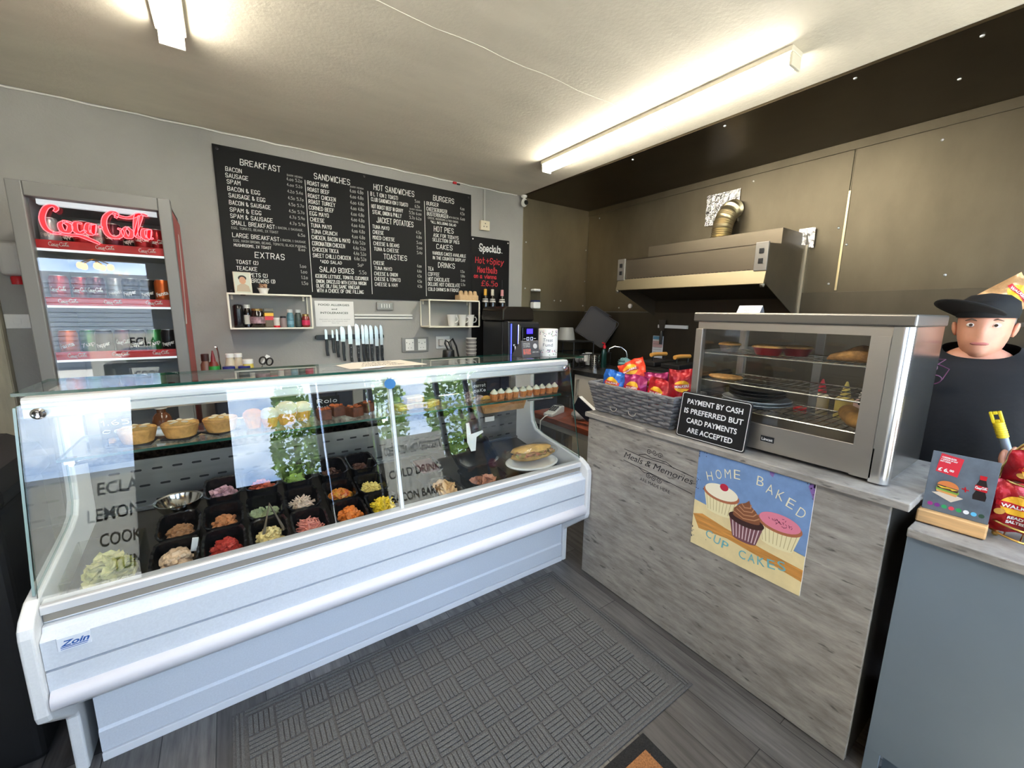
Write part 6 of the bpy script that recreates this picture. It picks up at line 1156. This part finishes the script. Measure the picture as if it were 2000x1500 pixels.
# sauce bottles on the rear ledge behind the cabinet, seen through the glass
rl = thing('rear_bench', 'dark bench along the steel wall behind the heated display', 'bench', (2.72, .7, 0)); MB().box(2.46, 2.985, .50, 1.47, .90, .94).build('top', mat('bench_steel', (110, 106, 98), .4, .9), rl, world=True, bevel=.003)
for x in (2.48, 2.94):
    for y in (.52, 1.42): MB().box(x, x + .03, y, y + .03, 0, .8995).build('leg', GS, rl, world=True)
for k, (x, y, c_, cc) in enumerate(((2.55, .80, (226, 214, 180), (196, 30, 50)), (2.56, .70, (222, 200, 110), (222, 200, 110)), (2.54, .62, (230, 190, 180), (226, 214, 200)))):
    jar('squeeze_bottle', ['pale squeeze bottle with a red nozzle behind the heated display', 'yellow squeeze bottle behind the heated display', 'pink squeeze bottle behind the heated display'][k], 'bottle', (x, y, .9402), [(.036, 0), (.038, .02), (.038, .13), (.02, .15)], mat('squeeze_%d' % k, c_, .4), [(.022, .15), (.02, .165), (.004, .22)], mat('squeeze_cap_%d' % k, cc, .4), capname='nozzle')
jar('red_pot', 'small red pot behind the heated display glass', 'pot', (2.48, .86, .9402), [(.03, 0), (.033, .06), (.034, .064)], RED)
# ================================================================ RIGHT-HAND COUNTER
rc = thing('till_counter', 'blue-grey painted counter with a grey wood-effect top at the right', 'counter', (1.85, -.1, 0)); BLG = mat('blue_grey_paint', (110, 122, 132), .45, 0, (2.5, .05))
MB().box(1.60, 1.618, FY + .02, .24, .10, .852).build('front_panel', BLG, rc, world=True, bevel=.001); MB().box(1.60, 1.618, .205, .24, 0, .10).build('corner_post', BLG, rc, world=True); MB().box(1.66, 1.675, FY + .02, .204, 0, .10).build('kick_board', BLG, rc, world=True)
MB().box(1.6185, 2.1, .222, .24, 0, .852).build('end_panel', BLG, rc, world=True); MB().box(1.578, 2.12, FY + .02, .239, .853, .88).build('worktop', LAM, rc, world=True, bevel=.003)
# burger offer stand
ms = thing('offer_stand', 'burger and drink offer card in a wooden block on the right counter', 'menu stand', (1.68, .168, .8805), rot=(0, .12, .06)); MB().box(-.028, .028, -.068, .072, 0, .038).build('wooden_block', mat('pale_oak', (214, 168, 112), .5, 0, (8, .2, (6, .6, 12))), ms, bevel=.004)
MB().box(-.003, .003, -.066, .066, .0385, .215).build('card_holder', mat('slate_card', (96, 104, 112), .3, 0, (16, .22)), ms, bevel=.001); fm = lambda k=1: (lambda u, v: (-.003 - .0004 * k, -u, v))
MB().poly([(-.048, .212), (-.002, .205), (-.008, .150), (-.053, .157)], fm()).build('red_price_panel', mat('offer_red', (206, 36, 52), .5), ms); b = MB()
for i, s in enumerate(('CHEESEBURGER', '+ CHOICE OF ANY', 'SOFT DRINK')): MB().text(s, fm(2), -.046 - .001 * i, .200 - .006 * i, w=(.03, .034, .022)[i], h=.004, bold=.04, ang=-.1).build('lettering', WHITE, ms)
MB().text('£ 6.', fm(2), -.049, .161, w=.022, h=.010, bold=.04, ang=-.1).build('price_lettering', WHITE, ms); MB().text('00', fm(2), -.026, .163, w=.009, h=.006, bold=.04, ang=-.1).build('price_lettering', WHITE, ms)
u, v = -.022, .105; q = [('paper', [(-.03, -.012), (.012, -.030), (.034, -.012), (0, -.002)], (206, 190, 170)), ('bun_base', [(-.021, -.006), (.02, -.012), (.022, -.002), (-.022, .002)], (214, 150, 80)), ('lettuce', [(-.023, 0), (.023, -.005), (.024, .003), (-.022, .007)], (120, 160, 60)), ('patty', [(-.021, .005), (.021, .0), (.022, .009), (-.021, .013)], (74, 44, 34)), ('cheese', [(-.022, .012), (.022, .008), (.01, .004), (-.002, .012), (-.012, .006)], (240, 196, 60))]
for i, (n_, P, c_) in enumerate(q): MB().poly([(u + a, v + c) for a, c in P], fm(2 + i)).build('printed_' + n_, mat('pr_' + n_, c_, .5), ms)
MB().disc(u, v + .013, .022, .016, fm(8), 18, 0, -.1, 0, PI).build('printed_bun', mat('pr_bun', (206, 120, 60), .5), ms); b = MB(); b.ribbon([(.006, .122), (.018, .120)], .003, fm()).ribbon([(.011, .127), (.013, .115)], .003, fm()).build('plus_sign', RED, ms)
bx = .040; MB().poly([(bx - .012, .10), (bx + .012, .10), (bx + .013, .112), (bx + .009, .125), (bx + .011, .14), (bx + .006, .158), (bx - .006, .158), (bx - .011, .14), (bx - .009, .125), (bx - .013, .112)], fm()).build('printed_bottle', mat('pr_cola', (30, 22, 22), .3), ms); MB().poly([(bx - .012, .127), (bx + .012, .125), (bx + .012, .14), (bx - .012, .142)], fm(2)).build('bottle_label', RED, ms)
b = MB(); script_logo(b, fm(3), bx - .011, .131, .022, .008, .0014, n=3); b.build('label_lettering', WHITE, ms); MB().poly([(bx - .006, .158), (bx + .006, .158), (bx + .007, .17), (bx - .007, .17)], fm(2)).build('bottle_cap', RED, ms)
for k, c_ in enumerate(((150, 40, 120), (120, 40, 130), (40, 150, 90), (210, 60, 80), (40, 150, 80), (230, 230, 230), (90, 180, 220), (40, 70, 50))): MB().disc(-.05 + .0145 * k, .058, .0058, .0058, fm(), 14).build('round_icon', mat('icon_%d' % k, c_, .5), ms)
# crisps stand
cr = thing('crisp_stand', 'two-tier gold wire stand holding red crisp packets on the right counter', 'rack', (1.795, .012, .8805)); cxs, cys = 0, 0
def oval(z, rx, ry, n=40): return [(rx * math.cos(2 * PI * k / n), ry * math.sin(2 * PI * k / n), z) for k in range(n)]
for z, rx, ry in ((.018, .12, .105), (.05, .125, .11), (.135, .105, .095), (.165, .11, .10)): MB().tube(oval(z, rx, ry), .003, 6, wrap=True).build('ring_wire', GOLD, cr)
for sx in (-.06, .06):
    MB().tube([(sx, .098 * math.cos(a) * 1.0, .14 + (.15 if math.sin(a) > 0 else .12) * math.sin(a)) for a in [-.9 + (PI + 1.8) * k / 30 for k in range(31)]], .0036, 8).build('arch_wire', GOLD, cr, smooth=True)
    if sx < 0: MB().tube([(sx * .82, .088 * math.cos(a), .14 + .13 * math.sin(a)) for a in [PI * k / 24 for k in range(25)]], .003, 8).build('inner_arch', GOLD, cr, smooth=True)
for a in (.6, 2.2, 3.6, 5.2): MB().ball((.11 * math.cos(a), .095 * math.sin(a), .0095), (.008, .008, .0092), 10).build('ball_foot', GOLD, cr, smooth=True)
for k in range(7): y = -.09 + .03 * k; w_ = .115 * math.sqrt(max(.05, 1 - (y / .106) ** 2)); MB().tube([(-w_, y, .018), (w_, y, .018)], .0018, 5).build('base_wire', GOLD, cr); MB().tube([(-w_ * .88, y * .9, .135), (w_ * .88, y * .9, .135)], .0018, 5).build('base_wire', GOLD, cr)
CG = 'crisp packets on the gold stand'; RS = ['READY', 'SALTED']
packet((1.728, .062, .975), (.1, .06, -1.38), .125, .15, RD, 'red crisp packet on the lower tier nearest the burger card', CG, sub=RS); packet((1.80, -.045, .978), (.08, .05, -1.5), .115, .15, RD, 'red crisp packet on the lower tier, further right', CG, sub=RS)
packet((1.735, .04, 1.085), (.35, .05, -1.36), .12, .115, RD, 'red crisp packet leaning forward on the upper tier', CG, sub=RS); packet((1.795, .015, 1.12), (.12, -.08, -1.35), .12, .16, RD, 'red crisp packet standing tallest on the upper tier', CG, sub=RS)
packet((2.62, .235, 1.575), (-.2, .9, -1.3), .13, .15, (206, 160, 110), 'tan crisp packet on the shelf behind the person'); o = MB().box(2.52, 2.72, .0, .36, 1.455, 1.47).build('shelf_board', mat('bench_steel'), loc=(2.62, .18, 1.455), world=True); single(o, 'narrow steel shelf behind the person at the right edge', 'shelf')

# ================================================================ SHELVES BETWEEN THE COUNTERS
bs = thing('low_bench', 'low red-brown wooden bench behind the laminate counter', 'bench', (2.0, 2.0, 0)); MB().box(1.95, 2.30, 1.60, 2.54, .66, .70).build('top', mat('red_wood', (120, 56, 34), .4, 0, (6, .3, (8, .6, 8))), bs, world=True, bevel=.003)
MB().box(1.965, 2.28, 1.62, 2.52, .615, .659).build('apron', mat('pale_apron', (150, 146, 138), .5), bs, world=True)
for y in (1.62, 2.47): 
    for x in (1.97, 2.23): MB().box(x, x + .04, y, y + .04, 0, .6145).build('leg', mat('dark_body'), bs, world=True)
MB().box(1.99, 2.27, 1.67, 2.55, .30, .32).build('lower_shelf', mat('dark_body'), bs, world=True)
t = thing('credit_terminal', 'white card terminal lying on the low wooden bench', 'card machine', (2.05, 2.36, .7005), rot=(0, 0, .35)); MB().prism([(-.10, 0), (.10, 0), (.10, .055), (.05, .06), (-.04, .03), (-.10, .025)], 'y', -.04, .04).build('housing', mat('terminal_white', (216, 216, 212), .4), t, bevel=.008, seg=3); MB().box(.05, .092, -.03, .03, .0605, .063).build('screen', mat('terminal_grey'), t)
b = MB()
for i in range(4):
    for j in range(3): b.box(-.035 + .02 * i, -.022 + .02 * i, -.026 + .02 * j, -.012 + .02 * j, .035 + .006 * i, .042 + .006 * i)
b.build('keypad', mat('terminal_grey'), t); MB().tube([(-.10, 0, .012), (-.14, 0, .01), (-.17, .02, -.02), (-.175, .02, -.12), (-.16, .02, -.2)], .004, 6).build('white_cable', WHITE, t, smooth=True)
t = thing('paper_roll_bag', 'clear bag of till rolls on the low wooden bench', 'bag', (2.12, 2.13, .703)); MB().ball((0, 0, .036), (.075, .07, .036), 14, 0, .12).build('bag_film', mat('bag_film', (186, 184, 178), .25, alpha=.7), t, smooth=True)
t = thing('sticky_notes', 'pad of bright green and pink papers on the low wooden bench', 'paper', (2.02, 1.82, .701), rot=(0, 0, .2)); MB().box(-.06, .05, -.09, .03, 0, .05).build('green_pad', mat('lime_paper', (150, 190, 60), .7), t, bevel=.004); MB().box(-.05, .05, -.06, .06, .0505, .095, rot=(0, -.12, .2)).build('pink_pad', mat('pink_paper', (220, 110, 140), .7), t, bevel=.004)
t = thing('ring_binder', 'dark ring binder standing tilted on the papers', 'binder', (2.02, 2.0, .82), rot=(0, 0, .1)); MB().box(-.02, .02, -.08, .08, -.05, .05, rot=(.5, 0, 0)).build('cover', mat('binder_navy', (26, 28, 40), .4), t, bevel=.003); MB().box(-.016, .016, -.076, .076, -.045, .053, rot=(.5, 0, 0)).build('page_block', PAPER, t)
o = MB().box(-.06, .06, -.14, .14, 0, .09).build('storage_box', mat('pale_card', (186, 178, 160), .7), loc=(2.06, 2.1, .3205), bevel=.003); single(o, 'pale cardboard box on the lower shelf of the bench', 'box')
o = MB().box(-.07, .07, -.13, .13, 0, .12).build('carton', mat('pale_card'), loc=(2.2, 1.82, .7005), bevel=.003); single(o, 'pale cardboard carton at the back of the low bench', 'box')
# ================================================================ FLOOR MATS, BIN
fm_ = thing('floor_mat', 'large grey ribbed floor mat in front of the display counter', 'mat', (.66, 1.1, .0)); MG = mat('mat_grey', (102, 101, 99), .95, 0, (300, .35), (260, .8)); m0, m1, n0, n1 = -.11, 1.432, .735, 1.615
b = MB(); b.box(m0, m1, n0, n1, .0005, .006).build('backing', mat('mat_border', (84, 82, 80), .95, 0, (260, .3)), fm_, world=True, bevel=.003); b = MB(); cell = .088; nx_, ny_ = int((m1 - m0 - .08) / cell), int((n1 - n0 - .08) / cell)
for i in range(nx_):
    for j in range(ny_):
        x, y = m0 + .045 + cell * i, n0 + .045 + cell * j
        for k in range(5):
            if (i + j) % 2: b.box(x + .003, x + cell - .003, y + .004 + .0165 * k, y + .0165 + .0165 * k, .0062, .0105)
            else: b.box(x + .004 + .0165 * k, x + .0165 + .0165 * k, y + .003, y + cell - .003, .0062, .0105)
for a in (0, .014): b.box(m0 + .012 + a, m0 + .02 + a, n0 + .012, n1 - .012, .0062, .0095); b.box(m1 - .02 - a, m1 - .012 - a, n0 + .012, n1 - .012, .0062, .0095); b.box(m0 + .04, m1 - .04, n0 + .012 + a, n0 + .02 + a, .0062, .0095); b.box(m0 + .04, m1 - .04, n1 - .02 - a, n1 - .012 - a, .0062, .0095)
b.build('ribbed_pile', MG, fm_, world=True)
dm = thing('coir_doormat', 'brown coir doormat with black border at the bottom edge', 'doormat', (.86, .5, 0), rz=0)
def rotq(p): return p
MB().box(.62, 1.095, .22, .722, .0005, .012).build('black_border', mat('black_coir', (34, 31, 28), .95, 0, (220, .5), (200, 1.0)), dm, world=True, bevel=.003); b = MB(); b.box(.665, 1.05, .26, .677, .0122, .0165)
rg = random.Random(5)
for k in range(5200):
    x, y, a = rg.uniform(.667, 1.048), rg.uniform(.262, .675), rg.uniform(0, 6.28); l = .005; b.face([(x - .0011 * math.sin(a), y + .0011 * math.cos(a), .016), (x + .0011 * math.sin(a), y - .0011 * math.cos(a), .016), (x + l * .6 * math.cos(a), y + l * .6 * math.sin(a), .016 + rg.uniform(.003, .007))])
b.build('coir_pile', mat('coir', (164, 110, 64), .95, 0, (180, .35), (200, .8)), dm, world=True, flip=False)
t = thing('waste_bin', 'tall black bin with rounded lid at the left of the display counter', 'bin', (-.80, 1.98, 0)); BK = mat('bin_black', (9, 9, 10), .6)
MB().box(-.19, .19, -.20, .20, 0, .88).build('bin_body', BK, t, bevel=.025, seg=3); MB().prism([(-.21, .885), (.21, .885), (.21, .93), (.19, .985), (.12, 1.03), (0, 1.045), (-.12, 1.03), (-.19, .985), (-.21, .93)], 'y', -.21, .21).build('rounded_lid', BK, t, bevel=.015)
t = thing('trainer_shoe', 'dark trainer with white sole on the floor by the bin', 'shoe', (-.70, 1.63, 0), rot=(0, 0, -.5)); MB().loft([[(x_, w_ * math.cos(a), max(0.0, .0 + h_ * (.5 + .5 * math.sin(a)))) for a in [2 * PI * k / 12 for k in range(12)]] for x_, w_, h_ in ((-.12, .03, .07), (-.09, .038, .10), (-.02, .04, .10), (.05, .045, .065), (.11, .042, .045), (.145, .02, .03))]).build('upper', mat('shoe_black', (24, 24, 26), .6), t, smooth=True); MB().loft([[(x_, w_ * math.cos(a), .012 + .012 * math.sin(a)) for a in [2 * PI * k / 10 for k in range(10)]] for x_, w_ in ((-.125, .032), (-.06, .044), (.05, .05), (.11, .046), (.15, .022))]).build('white_sole', mat('sole_white', (196, 194, 184), .6), t, smooth=True)
o = MB().tube([(-.92, 1.9, .012), (-.86, 1.72, .012), (-.80, 1.60, .014), (-.72, 1.52, .012), (-.66, 1.50, .012), (-.60, 1.53, .012), (-.56, 1.60, .012)], .011, 8).build('floor_hose', mat('cream_hose', (186, 176, 150), .5), loc=(-.75, 1.6, 0), world=True, smooth=True); single(o, 'cream hose curling on the floor at the left of the display counter', 'hose')
# ================================================================ PERSON behind the right counter
PX, PY = 2.36, .26; pr_ = thing('person', 'person in a black T-shirt and cap standing behind the right counter', 'person', (PX, PY, 0), rot=(0, 0, -1.5)); SKIN = mat('skin', (206, 146, 118), .5, 0, (30, .06), sss=.1)
def skin_mesh(verts, edges, radii, sub=2):
    me = D.meshes.new('s'); me.from_pydata(verts, edges, []); o = D.objects.new('s', me); COL.objects.link(o); o.modifiers.new('s', 'SKIN'); m_ = o.modifiers.new('u', 'SUBSURF'); m_.levels = m_.render_levels = sub
    sv = me.skin_vertices[0].data
    for i, r_ in enumerate(radii): sv[i].radius = (r_, r_) if not isinstance(r_, tuple) else r_
    sv[0].use_root = True; dg = bpy.context.evaluated_depsgraph_get(); dg.update(); ev = o.evaluated_get(dg); m2 = D.meshes.new_from_object(ev); D.objects.remove(o); return m2
V = [(0, 0, .86), (0, 0, 1.0), (0, -.01, 1.14), (0, 0, 1.26), (0, .005, 1.325), (0, -.005, 1.385), (-.12, 0, 1.275), (-.20, .0, 1.245), (-.262, .01, 1.02), (-.25, -.02, .80), (.12, 0, 1.275), (.20, 0, 1.245), (.255, -.03, 1.05), (.17, -.22, 1.005), (-.10, 0, .80), (-.11, 0, .46), (-.11, .02, .09), (-.11, -.10, .04), (.10, 0, .80), (.11, 0, .46), (.11, .02, .09), (.11, -.10, .04)]
E_ = [(0, 1), (1, 2), (2, 3), (3, 4), (4, 5), (3, 6), (6, 7), (7, 8), (8, 9), (3, 10), (10, 11), (11, 12), (12, 13), (0, 14), (14, 15), (15, 16), (16, 17), (0, 18), (18, 19), (19, 20), (20, 21)]
Rr = [.15, .15, .15, .13, .092, .058, .072, .06, .046, .030, .072, .06, .046, .030, .10, .065, .045, .04, .10, .065, .045, .04]
bm = MB(); base = skin_mesh(V, E_, Rr); bm.bm.from_mesh(base)
# head: rings of (z, half width, front, back)
HZ = 1.452; prof = [(-.112, .012, .062, -.02), (-.106, .036, .078, .0), (-.09, .05, .085, .02), (-.07, .058, .086, .045), (-.045, .065, .086, .07), (-.02, .069, .085, .085), (.005, .071, .083, .093), (.03, .072, .085, .096), (.055, .07, .082, .092), (.08, .062, .07, .08), (.1, .045, .05, .058), (.113, .02, .022, .026)]
rings = []
for z, wx, fy, by in prof:
    rg_ = []
    for k in range(32):
        a = 2 * PI * k / 32; c, s_ = math.cos(a), math.sin(a); y = -fy * -s_ if False else (s_ * fy if s_ < 0 else s_ * by); x = wx * c
        g = math.exp(-(x / .012) ** 2); front = s_ < -.3
        if front:
            y -= .020 * g * math.exp(-((z + .022) / .018) ** 2) + .008 * g * math.exp(-((z - .0) / .02) ** 2)         # nose
            y += .010 * (math.exp(-((abs(x) - .031) / .013) ** 2)) * math.exp(-((z - .008) / .012) ** 2)                 # eye sockets
            y -= .006 * math.exp(-(x / .022) ** 2) * math.exp(-((z + .06) / .012) ** 2)                                  # lips
            y -= .006 * math.exp(-(x / .02) ** 2) * math.exp(-((z + .098) / .014) ** 2)                                  # chin
        rg_.append((x, y, HZ + z))
    rings.append(rg_)
bm.loft(rings)
for s_ in (-1, 1): bm.ball((s_ * .076, .012, HZ - .008), (.009, .018, .03), 10, 0, 0, (0, s_ * .2, 0))
# hands: palm and five fingers each
def hand(bm, wr, d, n_, side, curl_):
    d = Vector(d).normalized(); n_ = Vector(n_); n_ = (n_ - d * d.dot(n_)).normalized(); s = d.cross(n_) * side; W0 = Vector(wr); ringsp = []
    for t_, hw, th in ((-.02, .024, .018), (.02, .034, .016), (.06, .042, .014), (.085, .042, .012)): c = W0 + d * t_; ringsp.append([c + s * hw * math.cos(a) + n_ * th * math.sin(a) for a in [2 * PI * k / 12 for k in range(12)]])
    bm.loft(ringsp)
    for f_, (o_, L) in enumerate(((-.030, .072), (-.010, .080), (.011, .075), (.031, .058))):
        p = W0 + d * .082 + s * o_; dr_ = d.copy(); pts, rs = [p - d * .015], [.0095]
        for k in range(4): ax = dr_; dr_ = (dr_ * math.cos(curl_ * (1 if k else .5)) + n_ * math.sin(curl_ * (1 if k else .5))).normalized(); pts.append(p.copy()); rs.append(.0092 - .0009 * k); p = p + dr_ * L / 3.2; nn = n_
        if True:
            # bend progressively about the palm axis
            p = W0 + d * .082 + s * o_; ang = .25; pts, rs = [p - d * .015, p.copy()], [.0095, .0093]
            for k in range(3): ang += curl_; v = d * math.cos(ang) + n_ * math.sin(ang); p = p + v * L * (.42, .32, .26)[k]; pts.append(p.copy()); rs.append((.0088, .0082, .0064)[k])
        bm.tube(pts, rs, 8)
    p = W0 + d * .02 - s * .036; v1 = (d * .6 - s * .7 + n_ * .35).normalized(); v2 = (d * .75 - s * .2 + n_ * .65).normalized(); bm.tube([p - v1 * .01, p, p + v1 * .035, p + v1 * .035 + v2 * .028, p + v1 * .035 + v2 * .05], [.013, .0125, .011, .0098, .007], 8)
hand(bm, (.165, -.235, 1.0), (-.25, -.95, .12), (0, .2, 1.0), 1, .75); hand(bm, (-.25, -.02, .79), (0.02, -.1, -1), (.3, -1, 0), 1, .3)
body = bm.build('body', SKIN, pr_, smooth='all')
# face details
for s_ in (-1, 1):
    e_ = MB().ball((s_ * .031, -.066, HZ + .008), (.0125, .0105, .0085), 12).build('eye', mat('eye_white', (226, 222, 216), .2), pr_, smooth='all'); MB().disc(s_ * .031, HZ + .008, .0052, .0052, lambda u, v: (u, -.0772, v), 14).build('iris', mat('iris', (60, 44, 34), .2), e_); MB().tube([(s_ * .016, -.078, HZ + .024), (s_ * .032, -.079, HZ + .03), (s_ * .047, -.071, HZ + .024)], [.002, .003, .0015], 6).build('eyebrow', mat('brow', (96, 74, 58), .8), pr_)
MB().ball((0, -.085, HZ - .060), (.024, .008, .0065), 12).build('lips', mat('lips', (172, 100, 92), .45), pr_, smooth='all')
# cap: crown plus peak turned to the person's right
CP = mat('cap_black', (5, 5, 6), .85); b = MB(); b.lathe([(.079, .035), (.083, .06), (.076, .095), (.05, .118), (.004, .126)], (0, .006, HZ), 28, sy=1.24).build('cap_crown', CP, pr_, smooth=True); pk = []
for q_ in range(7):
    q = q_ / 6; pk.append([(-(.074 + .085 * q * max(0, math.cos(a * 1.12)) ** .55) * math.cos(a), (.074 + .085 * q * max(0, math.cos(a * 1.12)) ** .55) * math.sin(a) * .95, .048 + .055 * q * math.cos(a) - .014 * math.sin(a) ** 2) for a in [-1.38 + 2.76 * k / 20 for k in range(21)]])
b = MB(); b.loft(pk, closed=False, caps=False); o = b.build('cap_peak', CP, pr_, smooth=True); sm = o.modifiers.new('s', 'SOLIDIFY'); sm.thickness = .004; o.location = (0, .004, HZ); o.rotation_euler = (0, .0, .85)
MB().lathe([(.0715, -.03), (.074, .02), (.075, .036)], (0, .022, HZ), 24, sy=1.15, caps=False).build('hair', mat('grey_hair', (120, 112, 104), .8, 0, (60, .3, (6, 6, .6))), pr_, smooth=True)
# T-shirt and trousers follow the body
ts = MB(); R_ = []
for z, hx_, hf, hbk in ((.84, .205, .185, .15), (.95, .215, .195, .155), (1.06, .218, .195, .155), (1.16, .22, .185, .15), (1.24, .222, .165, .14), (1.29, .222, .142, .13), (1.325, .195, .118, .115), (1.352, .15, .092, .10), (1.372, .112, .078, .085), (1.378, .10, .074, .08)):
    R_.append([(hx_ * math.copysign(abs(math.cos(a)) ** .8, math.cos(a)), (hbk if math.sin(a) > 0 else hf) * math.copysign(abs(math.sin(a)) ** .85, math.sin(a)), z + (0 if z < 1.3 else (-.03 if math.sin(a) < 0 else .012) * abs(math.sin(a)) * (z - 1.28) / .07)) for a in [2 * PI * k / 40 for k in range(40)]])
TS = mat('tshirt_black', (7, 7, 9), .9, 0, (6, .3), (7, .6)); ts.loft(R_, caps=False).build('tshirt', TS, pr_, smooth='all')
for s_, el in ((-1, (-.258, -.02, 1.06)), (1, (.258, -.035, 1.07))): MB().tube([(s_ * .13, 0, 1.268), (s_ * .20, 0, 1.245), (s_ * .24, -.005, 1.17), (el[0], el[1], el[2] + .02)], [.088, .083, .074, .070], 16).build('sleeve', TS, pr_, smooth='all')
for s_ in (-1, 1): MB().tube([(s_ * .095, .005, .90), (s_ * .105, 0, .70), (s_ * .112, 0, .46), (s_ * .112, .02, .10)], [.125, .105, .085, .07], 16).build('trouser_leg', mat('trousers', (24, 24, 28), .8), pr_, smooth='all')
for s_ in (-1, 1): MB().ball((s_ * .11, -.05, .045), (.055, .14, .0445), 14).build('shoe', mat('shoe_black', (24, 24, 26), .6), pr_, smooth='all')
# spectacles hanging at the neckline
gl_ = thing('spectacles', 'folded purple spectacles hanging from the black T-shirt neckline', 'spectacles', (PX - .155, PY + .095, 1.285), rot=(.3, -.35, -1.5)); PF = mat('purple_frame', (96, 50, 80), .35)
for s_ in (-1, 1): MB().tube([(.0 + .024 * math.cos(a), -.035, s_ * .024 + .018 * math.sin(a)) for a in [2 * PI * k / 18 for k in range(18)]], .002, 6, wrap=True).build('lens_rim', PF, gl_); MB().tube([(.024, -.035, s_ * .03), (.05, -.02, s_ * .02 + .02), (.0, .0, .05)], .002, 6).build('temple_arm', PF, gl_)
# scraper in the left hand
sc_ = thing('scraper', 'grey scraper with a ribbed yellow grip held upright in the hand', 'scraper', (2.105, .105, 1.0), rot=(-.33, -.12, 0)); MB().tube([(0, 0, -.02), (0, 0, .105)], .012, 14).build('grey_shaft', mat('shaft_grey', (132, 142, 150), .4, .3), sc_, smooth=True); YG = mat('yellow_grip', (238, 208, 40), .45)
b = MB(); b.tube([(0, 0, .10 + .0025 * k) for k in range(22)], [.0145 if k % 3 else .0128 for k in range(22)], 16).build('ribbed_grip', YG, sc_, smooth=True); b = MB(); b.box(-.006, .006, -.014, -.006, .152, .19).box(-.006, .006, .006, .014, .152, .19).box(-.006, .006, -.006, .006, .18, .19).box(-.006, .006, -.006, .006, .152, .162).build('hanging_loop', YG, sc_, bevel=.002)
